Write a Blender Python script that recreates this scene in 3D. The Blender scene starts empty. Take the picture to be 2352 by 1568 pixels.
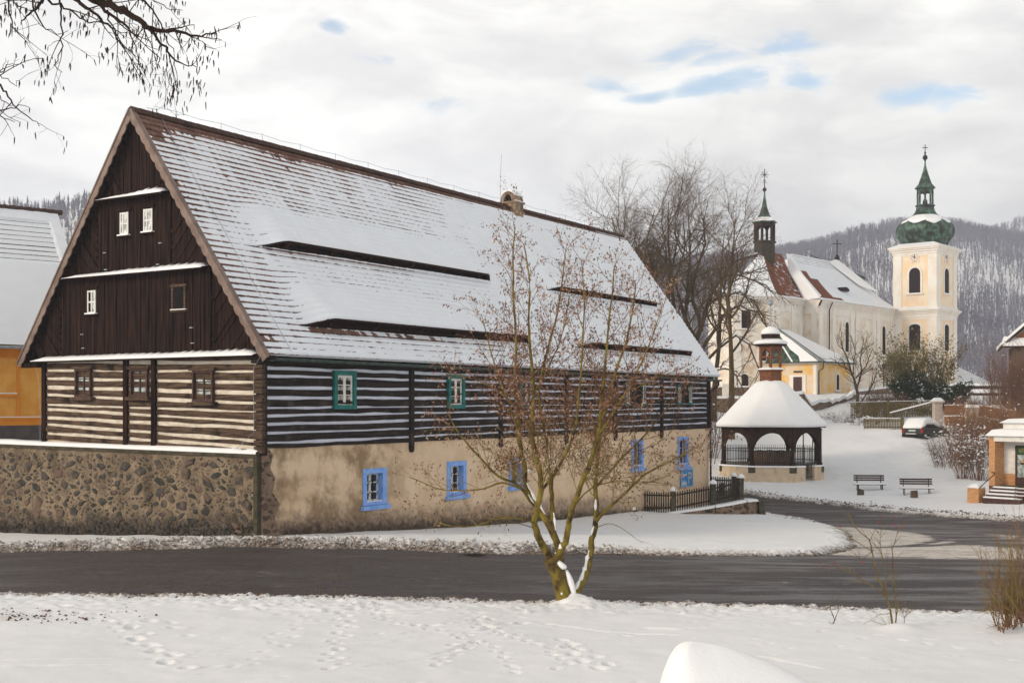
import bpy, bmesh, math, random
import numpy as np
from mathutils import Vector
R = math.radians
C = bpy.context.scene.collection
SC = bpy.context.scene

# ---------------- camera, world, sun, exposure ----------------
EYE = 4.0; HAZE = 0.00068
cam_d = bpy.data.cameras.new('camera'); cam = bpy.data.objects.new('camera', cam_d); C.objects.link(cam)
cam.location = (0, 0, EYE); cam.rotation_euler = (R(90), 0, 0)
cam_d.sensor_width = 36; cam_d.lens = 36*2790/2352; cam_d.shift_y = 143/2352
cam_d.clip_start = 0.1; cam_d.clip_end = 6000
SC.camera = cam
SUN_EL, SUN_AZ = 24.0, -118.0          # azimuth clockwise from +Y (north); the sun stands front-left, behind cloud
sd = bpy.data.lights.new('sun', 'SUN'); sun = bpy.data.objects.new('sun', sd); C.objects.link(sun)
sd.energy = 1.6; sd.angle = R(14); sd.color = (1.0, 0.83, 0.62)
sv = Vector((math.sin(R(SUN_AZ))*math.cos(R(SUN_EL)), math.cos(R(SUN_AZ))*math.cos(R(SUN_EL)), math.sin(R(SUN_EL))))
sun.rotation_euler = sv.to_track_quat('Z', 'Y').to_euler(); sun.location = sv*60
SC.view_settings.view_transform = 'Standard'; SC.view_settings.look = 'None'
SC.view_settings.exposure = 0.31; SC.view_settings.gamma = 1.0
SC.cycles.max_bounces = 6; SC.cycles.diffuse_bounces = 3; SC.cycles.glossy_bounces = 2
SC.cycles.transparent_max_bounces = 6; SC.cycles.use_denoising = True
SC.cycles.volume_bounces = 0

class NT:
    "small helper to write node trees"
    def __init__(s, tree): s.t = tree; s.n = tree.nodes; s.l = tree.links
    def new(s, typ, **kw):
        n = s.n.new(typ)
        for k, v in kw.items():
            if k.startswith('i_'):
                key = k[2:]; key = int(key) if key.isdigit() else key.replace('_', ' ')
                s.put(n.inputs[key], v)
            else: setattr(n, k, v)
        return n
    def put(s, sock, v):
        if isinstance(v, bpy.types.NodeSocket): s.l.new(v, sock)
        elif isinstance(v, bpy.types.Node): s.l.new(v.outputs[0], sock)
        else:
            if sock.type == 'RGBA' and len(v) == 3: v = tuple(v)+(1,)
            sock.default_value = v
    def math(s, op, a, b=0.0, c=None, clamp=False):
        n = s.new('ShaderNodeMath', operation=op, use_clamp=clamp); s.put(n.inputs[0], a); s.put(n.inputs[1], b)
        if c is not None: s.put(n.inputs[2], c)
        return n.outputs[0]
    def vmath(s, op, a, b=(0,0,0)):
        n = s.new('ShaderNodeVectorMath', operation=op); s.put(n.inputs[0], a); s.put(n.inputs[1], b); return n.outputs['Value'] if op in ('DOT_PRODUCT','LENGTH','DISTANCE') else n.outputs[0]
    def noise(s, vec, scale, detail=3, rough=0.55, dist=0.0):
        n = s.new('ShaderNodeTexNoise'); s.put(n.inputs['Vector'], vec); n.inputs['Scale'].default_value = scale
        n.inputs['Detail'].default_value = detail; n.inputs['Roughness'].default_value = rough; n.inputs['Distortion'].default_value = dist
        return n.outputs[0]
    def scale(s, vec, v3): return s.vmath('MULTIPLY', vec, v3)
    def ss(s, x, a, b):
        n = s.new('ShaderNodeMapRange', interpolation_type='SMOOTHSTEP'); s.put(n.inputs[0], x); s.put(n.inputs[1], a); s.put(n.inputs[2], b); return n.outputs[0]
    def mix(s, f, a, b, mode='MIX'):
        n = s.new('ShaderNodeMix', data_type='RGBA', blend_type=mode); s.put(n.inputs[0], f); s.put(n.inputs[6], a); s.put(n.inputs[7], b); return n.outputs[2]
    def sep(s, v): n = s.new('ShaderNodeSeparateXYZ'); s.put(n.inputs[0], v); return n.outputs
    def bump(s, h, strength=0.4, dist=0.02):
        n = s.new('ShaderNodeBump'); n.inputs['Strength'].default_value = strength; n.inputs['Distance'].default_value = dist; s.put(n.inputs['Height'], h); return n.outputs[0]

# ---- world: physical sky seen through a nearly closed cloud cover ----
W = bpy.data.worlds.new('World'); SC.world = W; W.use_nodes = True
w = NT(W.node_tree); w.n.clear()
sky = w.new('ShaderNodeTexSky', sky_type='NISHITA', sun_disc=False)
sky.sun_elevation = R(SUN_EL); sky.sun_rotation = R(SUN_AZ); sky.air_density = 1.2; sky.dust_density = 1.5
skyc = w.mix(1.0, sky.outputs[0], (1.0, 1.0, 1.0), 'MULTIPLY')
D = w.new('ShaderNodeTexCoord').outputs['Generated']
dx, dy, dz = w.sep(D)
hor = w.math('MAXIMUM', dz, 0.0)
warp = w.new('ShaderNodeTexNoise'); w.put(warp.inputs['Vector'], w.scale(D, (1, 1, 2))); warp.inputs['Scale'].default_value = 5; warp.inputs['Detail'].default_value = 3
Dw = w.vmath('ADD', D, w.vmath('MULTIPLY', w.vmath('SUBTRACT', warp.outputs['Color'], (.5,.5,.5)), (.17, .17, .09)))
n1 = w.noise(w.scale(Dw, (1, 1, 2.6)), 5.5, 6, 0.55)
n2 = w.noise(w.scale(Dw, (1, 1, 2.2)), 13, 5, 0.6); n3 = w.noise(w.scale(Dw, (1, 1, 2.4)), 32, 6, 0.65)
def skydir(u, v):
    p = Vector(((u-1176)/2790, 1, (927-v)/2790)); return tuple(p.normalized())
patch = None
for u, v, su in ((1440,205,.034),(1510,240,.022),(1640,225,.034),(1700,205,.040),(1860,200,.034),(1830,85,.034),(1880,74,.022),(1560,130,.035),(1640,150,.03),(2060,232,.020),(2110,228,.024),(2175,236,.024),(2215,222,.018),(765,75,.015),(795,82,.010),(830,150,.02),(955,262,.030),(1010,265,.02),(1740,110,.03)):
    p = skydir(u, v)
    q = w.vmath('MULTIPLY', w.vmath('SUBTRACT', Dw, p), (1, 1, 2.6))
    g = w.math('SUBTRACT', 1.0, w.math('DIVIDE', w.vmath('LENGTH', q), su*1.9), clamp=True)
    patch = g if patch is None else w.math('MAXIMUM', patch, g)
gap = w.ss(w.math('ADD', patch, w.math('MULTIPLY', w.math('SUBTRACT', n2, .5), 1.5)), 0.24, 0.95)
gap = w.math('MULTIPLY', gap, w.ss(w.math('ADD', n3, w.math('MULTIPLY', gap, .35)), .42, .72))
# cloud brightness: thick grey bellies and thin bright parts, brighter round the hidden sun
glow = w.vmath('DOT_PRODUCT', D, Vector((-0.50, 0.85, 0.16)).normalized())
base = w.math('ADD', w.math('MULTIPLY', w.ss(n1, 0.36, 0.66), 0.27), 0.815)
base = w.math('ADD', base, w.math('MULTIPLY', w.ss(glow, 0.72, 1.0), 0.07))
base = w.math('SUBTRACT', base, w.math('MULTIPLY', w.ss(dz, 0.24, 0.45), 0.16))
base = w.math('ADD', base, w.math('MULTIPLY', w.math('SUBTRACT', 1.0, w.ss(dz, 0.04, 0.20)), 0.06))
base = w.math('SUBTRACT', base, w.math('MULTIPLY', w.ss(dz, 0.32, 0.75), 0.42))  # overhead sky out of view, darkened to dim the foreground snow
base = w.math('ADD', base, w.math('MULTIPLY', w.math('SUBTRACT', n2, .5), 0.22))
warmc = w.mix(w.ss(n1, .35, .65), (0.985, 0.965, 0.94), (1.0, 0.985, 0.935))
clouds = w.mix(1.0, warmc, base, 'MULTIPLY')
bluef = w.mix(1.0, skyc, (0.172, 0.178, 0.185), 'MULTIPLY')
skyfin = w.mix(w.math('MULTIPLY', gap, .92), clouds, bluef)
# more light from the side of the hidden sun (behind the left of the camera)
back = w.ss(w.vmath('DOT_PRODUCT', D, sv), 0.1, 0.95)
skyfin = w.mix(1.0, skyfin, w.math('ADD', 1.0, w.math('MULTIPLY', back, 0.45)), 'MULTIPLY')
bg = w.new('ShaderNodeBackground'); w.put(bg.inputs[0], skyfin); bg.inputs[1].default_value = 1.0
w.put(w.new('ShaderNodeOutputWorld').inputs[0], bg.outputs[0])

# ---------------- materials ----------------
def mat0(name, rough=0.85, spec=0.2, metal=0.0):
    m = bpy.data.materials.new(name); m.use_nodes = True; t = NT(m.node_tree); t.n.clear()
    b = t.new('ShaderNodeBsdfPrincipled'); b.inputs['Roughness'].default_value = rough; b.inputs['Metallic'].default_value = metal
    b.inputs['Specular IOR Level'].default_value = spec
    t.put(t.new('ShaderNodeOutputMaterial').inputs[0], b.outputs[0])
    return m, t, b
def pm(name, c1, c2=None, sc=4.0, st=(1,1,1), rough=0.85, spec=0.2, bump=0.0, bsc=None, bd=0.02, metal=0.0, c3=None, sc3=1.0, lo=.38, hi=.62, lo3=.5, hi3=.7):
    m, t, b = mat0(name, rough, spec, metal)
    co = t.new('ShaderNodeTexCoord').outputs['Object']; v = t.scale(co, st)
    n = t.noise(v, sc, 5, .6)
    c = t.mix(t.ss(n, lo, hi), c1, c2 or c1)
    if c3: c = t.mix(t.ss(t.noise(co, sc3, 4, .6), lo3, hi3), c, c3)
    t.put(b.inputs['Base Color'], c)
    if bump: t.put(b.inputs['Normal'], t.bump(t.noise(v, bsc or sc*3, 4, .65), bump, bd))
    return m
M = {}
# snow: white with soft grain
def snow_mat(name, dirt=False, base=(.86,.87,.89), bs=.35):
    m, t, b = mat0(name, 0.75, 0.25)
    co = t.new('ShaderNodeTexCoord').outputs['Object']
    c = t.mix(t.ss(t.noise(co, 1.3, 4), .3, .7), base, tuple(x*.96 for x in base))
    if dirt:
        a = t.new('ShaderNodeAttribute', attribute_name='dirt').outputs['Fac']
        dn = t.noise(co, 9, 6, .7)
        dn2 = t.noise(co, 28, 5, .7)
        f = t.ss(t.math('ADD', t.math('ADD', a, t.math('MULTIPLY', t.math('SUBTRACT', dn, .5), 1.5)), t.math('MULTIPLY', t.math('SUBTRACT', dn2, .5), 1.2)), .38, .85)
        dc = t.mix(t.ss(t.noise(co, 14, 4), .35, .65), (.20,.15,.12), (.05,.038,.03))
        f2 = t.math('MULTIPLY', t.ss(t.math('ADD', a, t.math('MULTIPLY', t.math('SUBTRACT', t.noise(co, 4, 5, .7), .5), .9)), .12, .75), .55)
        c = t.mix(f2, c, (.56,.52,.49))
        c = t.mix(f, c, dc)
    t.put(b.inputs['Base Color'], c)
    t.put(b.inputs['Normal'], t.bump(t.math('ADD', t.noise(co, 22, 5, .65), t.math('MULTIPLY', t.noise(co, 90, 3, .6), .3)), bs, .02))
    return m
M['snow'] = snow_mat('snow'); M['snowground'] = snow_mat('snow_ground', True, (.82,.83,.85))
M['snowroof'] = snow_mat('snow_roof', False, (.84,.87,.92), .25)
# asphalt with films of packed snow
m, t, b = mat0('asphalt', .72, .35); M['asphalt'] = m
co = t.new('ShaderNodeTexCoord').outputs['Object']
g = t.noise(co, 17, 5, .9); g2 = t.noise(co, 75, 3, .8); streak = t.noise(t.scale(co, (.18, .75, 1)), 1.3, 6, .7)
c = t.mix(t.ss(streak, .35, .68), (.024,.019,.019), (.070,.060,.060))
c = t.mix(t.ss(g, .40, .62), t.mix(.70, c, (.014,.011,.011)), t.mix(.45, c, (.17,.145,.145)))
c = t.mix(t.ss(g2, .55, .75), c, (.045,.035,.035))
f = t.new('ShaderNodeAttribute', attribute_name='film').outputs['Fac']
fn = t.noise(t.scale(co, (.5, .8, 1)), 2.2, 6, .68, .6)
fn2 = t.noise(t.scale(co, (.6, 1.5, 1)), 6, 5, .75); ff = t.ss(t.math('ADD', t.math('ADD', f, t.math('MULTIPLY', t.math('SUBTRACT', fn, .5), 1.7)), t.math('MULTIPLY', t.math('SUBTRACT', fn2, .5), 1.1)), .26, .80)
fc = t.mix(t.ss(t.noise(t.scale(co, (.45, 1.3, 1)), 5, 6, .75, 1.2), .38, .62), (.72,.67,.61), (.36,.31,.27))
t.put(b.inputs['Base Color'], t.mix(ff, c, fc)); t.put(b.inputs['Normal'], t.bump(g, .35, .01))
t.put(b.inputs['Roughness'], t.mix(t.ss(streak,.4,.6), (.38,.38,.38), (.85,.85,.85)))
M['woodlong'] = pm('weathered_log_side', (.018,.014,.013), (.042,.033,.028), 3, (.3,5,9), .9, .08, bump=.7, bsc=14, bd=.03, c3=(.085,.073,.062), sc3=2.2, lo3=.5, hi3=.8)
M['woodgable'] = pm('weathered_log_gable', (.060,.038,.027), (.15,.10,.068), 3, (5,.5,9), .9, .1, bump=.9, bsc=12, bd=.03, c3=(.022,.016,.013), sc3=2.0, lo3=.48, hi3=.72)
M['board'] = pm('dark_tarred_board', (.005,.0035,.003), (.033,.015,.010), 2.0, (1,7,.35), .8, .07, bump=.5, bsc=8)
M['boarddiag'] = M['board']
M['barge'] = pm('barge_board', (.17,.12,.10), (.25,.185,.155), 2, (1,1,1), .8, bump=.2)
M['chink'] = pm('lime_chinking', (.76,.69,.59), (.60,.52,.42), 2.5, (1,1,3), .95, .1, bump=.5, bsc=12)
M['chinkskytint'] = pm('lime_chinking_sky_tint', (.70,.73,.84), (.62,.65,.76), 2.5, (1,1,3), .95, .1, bump=.5, bsc=12)  # same lime as the gable, blue skylight of the shaded side painted in
M['darkpaint'] = pm('dark_frame_paint', (.055,.026,.022), (.085,.042,.035), 6, rough=.6)
M['green'] = pm('green_paint', (.012,.125,.115), (.02,.17,.155), 5, rough=.6, bump=.15)
M['blue'] = pm('blue_paint', (.17,.34,.76), (.25,.42,.82), 5, rough=.8, bump=.3)
M['white'] = pm('white_paint', (.78,.77,.74), (.68,.66,.62), 5, rough=.6)
M['redpanel'] = pm('dull_red_panel', (.30,.13,.11), (.24,.10,.09), 6, rough=.7)
M['black'] = pm('dark_void', (.006,.005,.005), (.01,.008,.007), 5, rough=.9)
M['iron'] = pm('wrought_iron', (.02,.017,.015), (.035,.028,.025), 8, rough=.6, metal=.3)
M['rust'] = pm('brown_downpipe', (.055,.022,.018), (.035,.015,.013), 4, rough=.5)
M['gutter'] = pm('green_gutter', (.07,.10,.085), (.035,.06,.05), 4, rough=.55)
M['zinc'] = pm('grey_zinc', (.36,.40,.44), (.28,.31,.34), 5, rough=.45, metal=.4)
M['curtain'] = pm('net_curtain', (.45,.46,.46), (.33,.35,.36), 12, (3,3,.5), rough=.9)
def glass(name, c, r=.12):
    m, t, b = mat0(name, r, .6); co = t.new('ShaderNodeTexCoord').outputs['Object']
    t.put(b.inputs['Base Color'], t.mix(t.ss(t.noise(co, 5, 3), .4, .6), c, tuple(x*.4 for x in c))); return m
M['glass'] = glass('window_glass', (.03,.035,.04)); M['glasswarm'] = glass('window_glass_warm', (.30,.20,.11), .25); M['glasspale'] = glass('window_glass_pale', (.50,.58,.56), .3)
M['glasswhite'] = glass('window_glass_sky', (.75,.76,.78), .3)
# plaster of the long wall: stains with a shape of their own
m, t, b = mat0('plaster', .95, .1); M['plaster'] = m
co = t.new('ShaderNodeTexCoord').outputs['Object']; px, py, pz = t.sep(co)
c = t.mix(t.ss(t.noise(co, 1.2, 5, .6), .35, .65), (.64,.47,.31), (.73,.56,.40))
st = t.math('MULTIPLY', t.ss(t.noise(co, .75, 5, .65), .40, .62), t.math('SUBTRACT', 1.0, t.ss(px, 4.5, 8.5)))
c = t.mix(t.math('MULTIPLY', st, .8), c, (.20,.125,.06))
low = t.math('ADD', t.math('MULTIPLY', px, -.035), t.math('SUBTRACT', 1.05, pz))
lowm = t.ss(t.math('ADD', low, t.math('MULTIPLY', t.math('SUBTRACT', t.noise(co, 2.2, 5, .7), .5), 1.1)), .0, .55)
lowm = t.math('MULTIPLY', lowm, t.math('SUBTRACT', 1.0, t.ss(px, 20, 26)))
c = t.mix(t.math('MULTIPLY', lowm, .75), c, t.mix(t.ss(t.noise(co, 6, 5, .7), .4, .6), (.30,.21,.16), (.12,.085,.06)))
bot = t.ss(t.math('ADD', t.math('SUBTRACT', .50, pz), t.math('ADD', t.math('MULTIPLY', px, -.05), t.math('MULTIPLY', t.math('SUBTRACT', t.noise(co, 3.5, 5, .75), .5), 1.0))), -.25, .2)
c = t.mix(t.math('MULTIPLY', bot, .85), c, t.mix(t.ss(t.noise(co, 11, 4, .7), .4, .6), (.06,.045,.035), (.018,.016,.013)))
vs = t.ss(t.noise(t.scale(co, (7, 7, .35)), 1.4, 4, .6), .55, .75)
c = t.mix(t.math('MULTIPLY', vs, .25), c, (.28,.2,.14))
spk = t.ss(t.noise(co, 30, 4, .8), .60, .72); c = t.mix(t.math('MULTIPLY', spk, .35), c, (.2,.14,.09))
t.put(b.inputs['Base Color'], c); t.put(b.inputs['Normal'], t.bump(t.math('ADD', t.noise(co, 9, 6, .7), t.math('MULTIPLY', t.noise(co, 2, 3), 1.5)), .5, .03))
# rubble masonry: stones in mortar
def rubble(name, mortar, mortar2, s1, s2, s3, sc, thr=.42, moss=False, zstr=1.75):
    m, t, b = mat0(name, .95, .1)
    co = t.new('ShaderNodeTexCoord').outputs['Object']
    wv = t.new('ShaderNodeTexNoise'); t.put(wv.inputs['Vector'], co); wv.inputs['Scale'].default_value = sc*1.6; wv.inputs['Detail'].default_value = 3
    v = t.vmath('ADD', t.scale(co, (1, 1, zstr)), t.scale(t.vmath('SUBTRACT', wv.outputs['Color'], (.5,.5,.5)), (.62/sc*2,)*3))
    vo = t.new('ShaderNodeTexVoronoi', feature='F1'); t.put(vo.inputs['Vector'], v); vo.inputs['Scale'].default_value = sc
    vd = t.new('ShaderNodeTexVoronoi', feature='DISTANCE_TO_EDGE'); t.put(vd.inputs['Vector'], v); vd.inputs['Scale'].default_value = sc
    rnd, rg, rb = t.sep(vo.outputs['Color'])
    edge = t.math('ADD', t.math('MULTIPLY', rg, .16), .06)
    stone = t.ss(t.math('ADD', vd.outputs[0], t.math('MULTIPLY', t.math('SUBTRACT', t.noise(co, sc*5, 4, .7), .5), .16)), edge, t.math('ADD', edge, .045))
    stone = t.math('MULTIPLY', stone, t.math('GREATER_THAN', rnd, thr))
    v2 = t.new('ShaderNodeTexVoronoi', feature='F1'); t.put(v2.inputs['Vector'], v); v2.inputs['Scale'].default_value = sc*2.7
    r2, _, _ = t.sep(v2.outputs['Color'])
    small = t.math('MULTIPLY', t.math('GREATER_THAN', r2, .66), t.math('SUBTRACT', 1.0, t.ss(v2.outputs['Distance'], .22, .34)))
    stone = t.math('MAXIMUM', stone, t.math('MULTIPLY', small, .9))
    sc_ = t.mix(t.ss(rb, .3, .5), s1, s2); sc_ = t.mix(t.ss(rb, .6, .8), sc_, s3)
    sc_ = t.mix(t.math('MULTIPLY', t.ss(t.noise(co, sc*6, 4), .4, .7), .5), sc_, tuple(x*.4 for x in s1))
    mo = t.mix(t.ss(t.noise(co, 2.2, 5, .7), .35, .65), mortar, mortar2)
    mo = t.mix(t.math('MULTIPLY', t.ss(t.noise(co, 16, 5, .75), .5, .7), .6), mo, tuple(x*.35 for x in mortar))
    c = t.mix(stone, mo, sc_)
    if moss:
        _, yy_, z = t.sep(co); z = t.math('ADD', z, t.math('MULTIPLY', yy_, .045))
        lo = t.ss(t.math('ADD', t.math('MULTIPLY', z, -1), t.math('MULTIPLY', t.math('SUBTRACT', t.noise(co, 1.8, 5, .75), .5), .9)), -.98, -.52)
        c = t.mix(lo, c, t.mix(t.ss(t.noise(co, 9, 5, .75), .42, .6), (.10,.08,.06), (.012,.011,.010)))
        vs = t.ss(t.noise(t.scale(co, (1, 1.3, .12)), 1.0, 3, .6), .58, .72)
        c = t.mix(t.math('MULTIPLY', vs, .45), c, (.08,.055,.03))
    t.put(b.inputs['Base Color'], c); t.put(b.inputs['Normal'], t.bump(t.math('ADD', t.math('MULTIPLY', stone, .6), t.noise(co, sc*5, 5, .7)), .8, .05))
    return m
M['rubble'] = rubble('rubble_wall', (.36,.265,.175), (.235,.175,.12), (.085,.075,.068), (.055,.058,.045), (.14,.10,.08), 2.9, .34, True)
M['rubble2'] = rubble('old_rubble', (.30,.21,.15), (.20,.14,.10), (.10,.08,.06), (.06,.05,.04), (.15,.10,.08), 3.0, .2)
M['concrete'] = pm('concrete_cap', (.075,.064,.042), (.045,.042,.028), 2.5, rough=.95, bump=.4, c3=(.11,.09,.06), sc3=3)
# roof tiles, uv = (metres along, metres up)
def tiles(name, c1, c2, c3, tw=.18, th=.229, snow=None):
    m, t, b = mat0(name, .9, .15)
    uv = t.new('ShaderNodeTexCoord').outputs['UV']; u, v, _ = t.sep(uv)
    co = t.new('ShaderNodeTexCoord').outputs['Object']
    row = t.math('FLOOR', t.math('DIVIDE', v, th)); uu = t.math('ADD', t.math('DIVIDE', u, tw), t.math('MULTIPLY', row, .5))
    cell = t.math('FLOOR', uu); fr = t.math('FRACT', uu); frv = t.math('FRACT', t.math('DIVIDE', v, th))
    wn = t.new('ShaderNodeTexWhiteNoise', noise_dimensions='2D'); cb = t.new('ShaderNodeCombineXYZ'); t.put(cb.inputs[0], cell); t.put(cb.inputs[1], row); t.put(wn.inputs['Vector'], cb.outputs[0])
    c = t.mix(wn.outputs['Value'], c1, c2)
    c = t.mix(t.ss(t.noise(co, .8, 5, .7), .5, .68), c, c3)
    gap = t.math('MAXIMUM', t.math('LESS_THAN', fr, .09), t.math('LESS_THAN', frv, .10))
    c = t.mix(t.math('MULTIPLY', gap, .75), c, (.015,.01,.008))
    if snow is not None:
        cu = t.new('ShaderNodeCombineXYZ'); t.put(cu.inputs[0], u); t.put(cu.inputs[1], v)
        nn = t.noise(cu.outputs[0], snow[1], 5, .6)
        a = t.new('ShaderNodeAttribute', attribute_name='snow').outputs['Fac']
        nn2 = t.noise(t.scale(cu.outputs[0], (3.0,.8,1)), 3, 3, .6)
        cov = t.math('ADD', t.math('ADD', a, t.math('MULTIPLY', t.math('SUBTRACT', nn, .5), snow[0])), t.math('MULTIPLY', t.math('SUBTRACT', nn2, .5), .35))
        cov = t.math('SUBTRACT', cov, t.math('MULTIPLY', t.math('SUBTRACT', 1.0, t.ss(frv, .0, .28)), snow[2]))
        c = t.mix(t.ss(cov, .42, .56), c, (.83,.86,.90))
    t.put(b.inputs['Base Color'], c); t.put(b.inputs['Normal'], t.bump(t.math('SUBTRACT', t.math('MULTIPLY', t.noise(co, 20, 3), .3), gap), .5, .02))
    return m
M['tile'] = tiles('roof_tile', (.17,.085,.062), (.26,.15,.115), (.12,.07,.055))
M['tilered'] = tiles('church_tile', (.27,.085,.042), (.18,.055,.032), (.15,.09,.025), .2, .3, (.9, 1.2, .35))
M['tilegrey'] = tiles('snowed_tile', (.17,.11,.09), (.11,.075,.06), (.13,.09,.07), .2, .3, (.5, 1.0, .5))
M['bark'] = pm('bark_lichen', (.22,.17,.032), (.12,.08,.03), 6, (1,1,.5), .95, .05, bump=.8, bsc=26, c3=(.04,.026,.016), sc3=4, lo3=.5, hi3=.7)
M['twig'] = pm('twig_bark', (.13,.085,.03), (.075,.038,.022), 3, rough=.95, spec=.05)
M['bark2'] = pm('linden_bark', (.06,.042,.022), (.11,.078,.040), 3, (1,1,.4), .95, .1, bump=.5)
M['twig2'] = pm('linden_twig', (.085,.055,.032), (.13,.085,.045), 1.5, rough=.95)
M['twigdark'] = pm('dark_twig', (.020,.011,.008), (.035,.020,.014), 3, rough=.9)
M['leaf'] = pm('dry_leaf', (.24,.12,.08), (.36,.23,.15), 2.0, rough=.8, c3=(.13,.05,.035), sc3=5)
M['twigbrown'] = pm('red_brown_twig', (.19,.105,.070), (.12,.068,.045), 2, rough=.95)
M['twigolive'] = pm('olive_twig', (.16,.12,.03), (.10,.06,.025), 3, rough=.9)
M['twigpink'] = pm('pinkish_twig', (.20,.10,.07), (.26,.16,.08), 3, rough=.9)
M['twigbush'] = pm('bush_twig', (.20,.14,.05), (.15,.065,.05), 1.1, rough=.95, spec=.05)
M['leafgreen'] = pm('evergreen_leaf', (.020,.038,.018), (.05,.065,.02), 1.5, rough=.7)
M['leafolive'] = pm('olive_leaf', (.19,.15,.05), (.10,.095,.03), 1.2, rough=.8)
M['berry'] = pm('red_berry', (.38,.012,.02), (.25,.01,.015), 5, rough=.5)
M['orange'] = pm('orange_render', (.72,.33,.055), (.80,.42,.10), 1.4, rough=.95, bump=.3, bsc=20)
M['orangetrim'] = pm('orange_trim', (.78,.30,.035), (.70,.26,.03), 1.4, rough=.95)
M['greyplinth'] = pm('grey_plinth', (.12,.10,.10), (.09,.08,.08), 3, rough=.95, bump=.4, bsc=30)
M['chwall'] = pm('church_render_worn', (.80,.70,.57), (.84,.79,.72), 1.1, (1,1,.6), .95, .1, bump=.3, bsc=6, c3=(.62,.46,.33), sc3=.7, lo3=.46, hi3=.74)
M['chyellow'] = pm('church_yellow_panel', (.86,.64,.42), (.86,.74,.57), .9, (1,1,.6), .95, .1, bump=.2, c3=(.80,.66,.52), sc3=.6)
M['chwhite'] = pm('church_white_pilaster', (.84,.80,.74), (.80,.72,.63), .9, (1,1,.6), .95, .1, bump=.2, c3=(.70,.60,.48), sc3=.9, lo3=.55, hi3=.85)
M['annex'] = pm('annex_render', (.80,.46,.12), (.78,.58,.34), .75, (1,1,.8), .95, .1, bump=.3, bsc=6, c3=(.74,.62,.48), sc3=.6, lo3=.42, hi3=.62)
M['copper'] = pm('copper_patina', (.045,.085,.062), (.10,.185,.14), 2.6, (1,1,.5), .65, .3, c3=(.022,.026,.018), sc3=1.6, lo3=.38, hi3=.60)
M['shingle'] = pm('dark_shingle', (.032,.026,.020), (.06,.05,.035), 6, rough=.9, bump=.4)
M['louvre'] = pm('dark_louvre', (.018,.010,.012), (.03,.016,.018), 3, (1,1,8), .8, bump=.4)
M['pavwood'] = pm('pavilion_dark_wood', (.022,.012,.009), (.05,.028,.020), 3, (3,3,.6), .85, .07, bump=.4)
M['pavwood2'] = pm('lantern_brown_wood', (.22,.085,.035), (.13,.055,.03), 3, (1,1,5), .8, bump=.4)
M['pavstone'] = pm('pale_plinth_render', (.62,.50,.36), (.53,.42,.30), 2, rough=.95, bump=.4, c3=(.35,.27,.19), sc3=1.5, lo3=.55)
M['oldwood'] = pm('old_grey_boards', (.15,.105,.075), (.09,.062,.045), 3, (3,3,.5), .9, bump=.4)
M['fence'] = pm('black_fence_paint', (.022,.018,.014), (.05,.042,.03), 4, rough=.8)
M['post'] = pm('mossy_stone_post', (.10,.085,.06), (.045,.045,.025), 4, rough=.95, bump=.5)
M['fencewood'] = pm('yellow_green_pickets', (.17,.135,.055), (.11,.085,.04), 4, rough=.9)
M['fenceorange'] = pm('orange_stained_wood', (.30,.13,.045), (.22,.09,.035), 3, (1,1,4), .85)
M['pinkpost'] = pm('pale_gatepost', (.55,.46,.40), (.48,.39,.33), 4, rough=.95)
M['benchwood'] = pm('dark_bench_slats', (.03,.014,.012), (.05,.022,.018), 4, rough=.7)
M['carpaint'] = pm('dark_green_car_paint', (.012,.030,.026), (.02,.04,.035), 3, rough=.3, spec=.5)
M['tail'] = pm('tail_lamp_red', (.30,.03,.03), (.20,.02,.02), 9, rough=.3)
M['rubber'] = pm('black_rubber', (.015,.015,.015), None, rough=.8)
M['plate'] = pm('number_plate', (.5,.5,.45), None, rough=.5)
M['signblue'] = pm('sign_blue', (.008,.17,.45), (.02,.24,.52), 4, rough=.45, spec=.4)
M['signgreen'] = pm('sign_green', (.006,.13,.045), None, rough=.5)
M['signletter'] = pm('sign_letter_orange', (.75,.42,.18), None, rough=.6)
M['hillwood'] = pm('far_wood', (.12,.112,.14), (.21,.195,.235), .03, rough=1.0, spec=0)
m, t, b = mat0('shop_brick', .9, .1); M['brick'] = m
co = t.new('ShaderNodeTexCoord').outputs['Object']
_, _, z = t.sep(co); lay = t.math('FRACT', t.math('DIVIDE', z, .075))
c = t.mix(t.ss(t.noise(t.scale(co, (4, 4, 13)), 1, 2), .4, .6), (.62,.33,.15), (.50,.25,.11))
t.put(b.inputs['Base Color'], t.mix(t.math('MULTIPLY', t.math('LESS_THAN', lay, .16), .5), c, (.45,.32,.22)))

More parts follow.
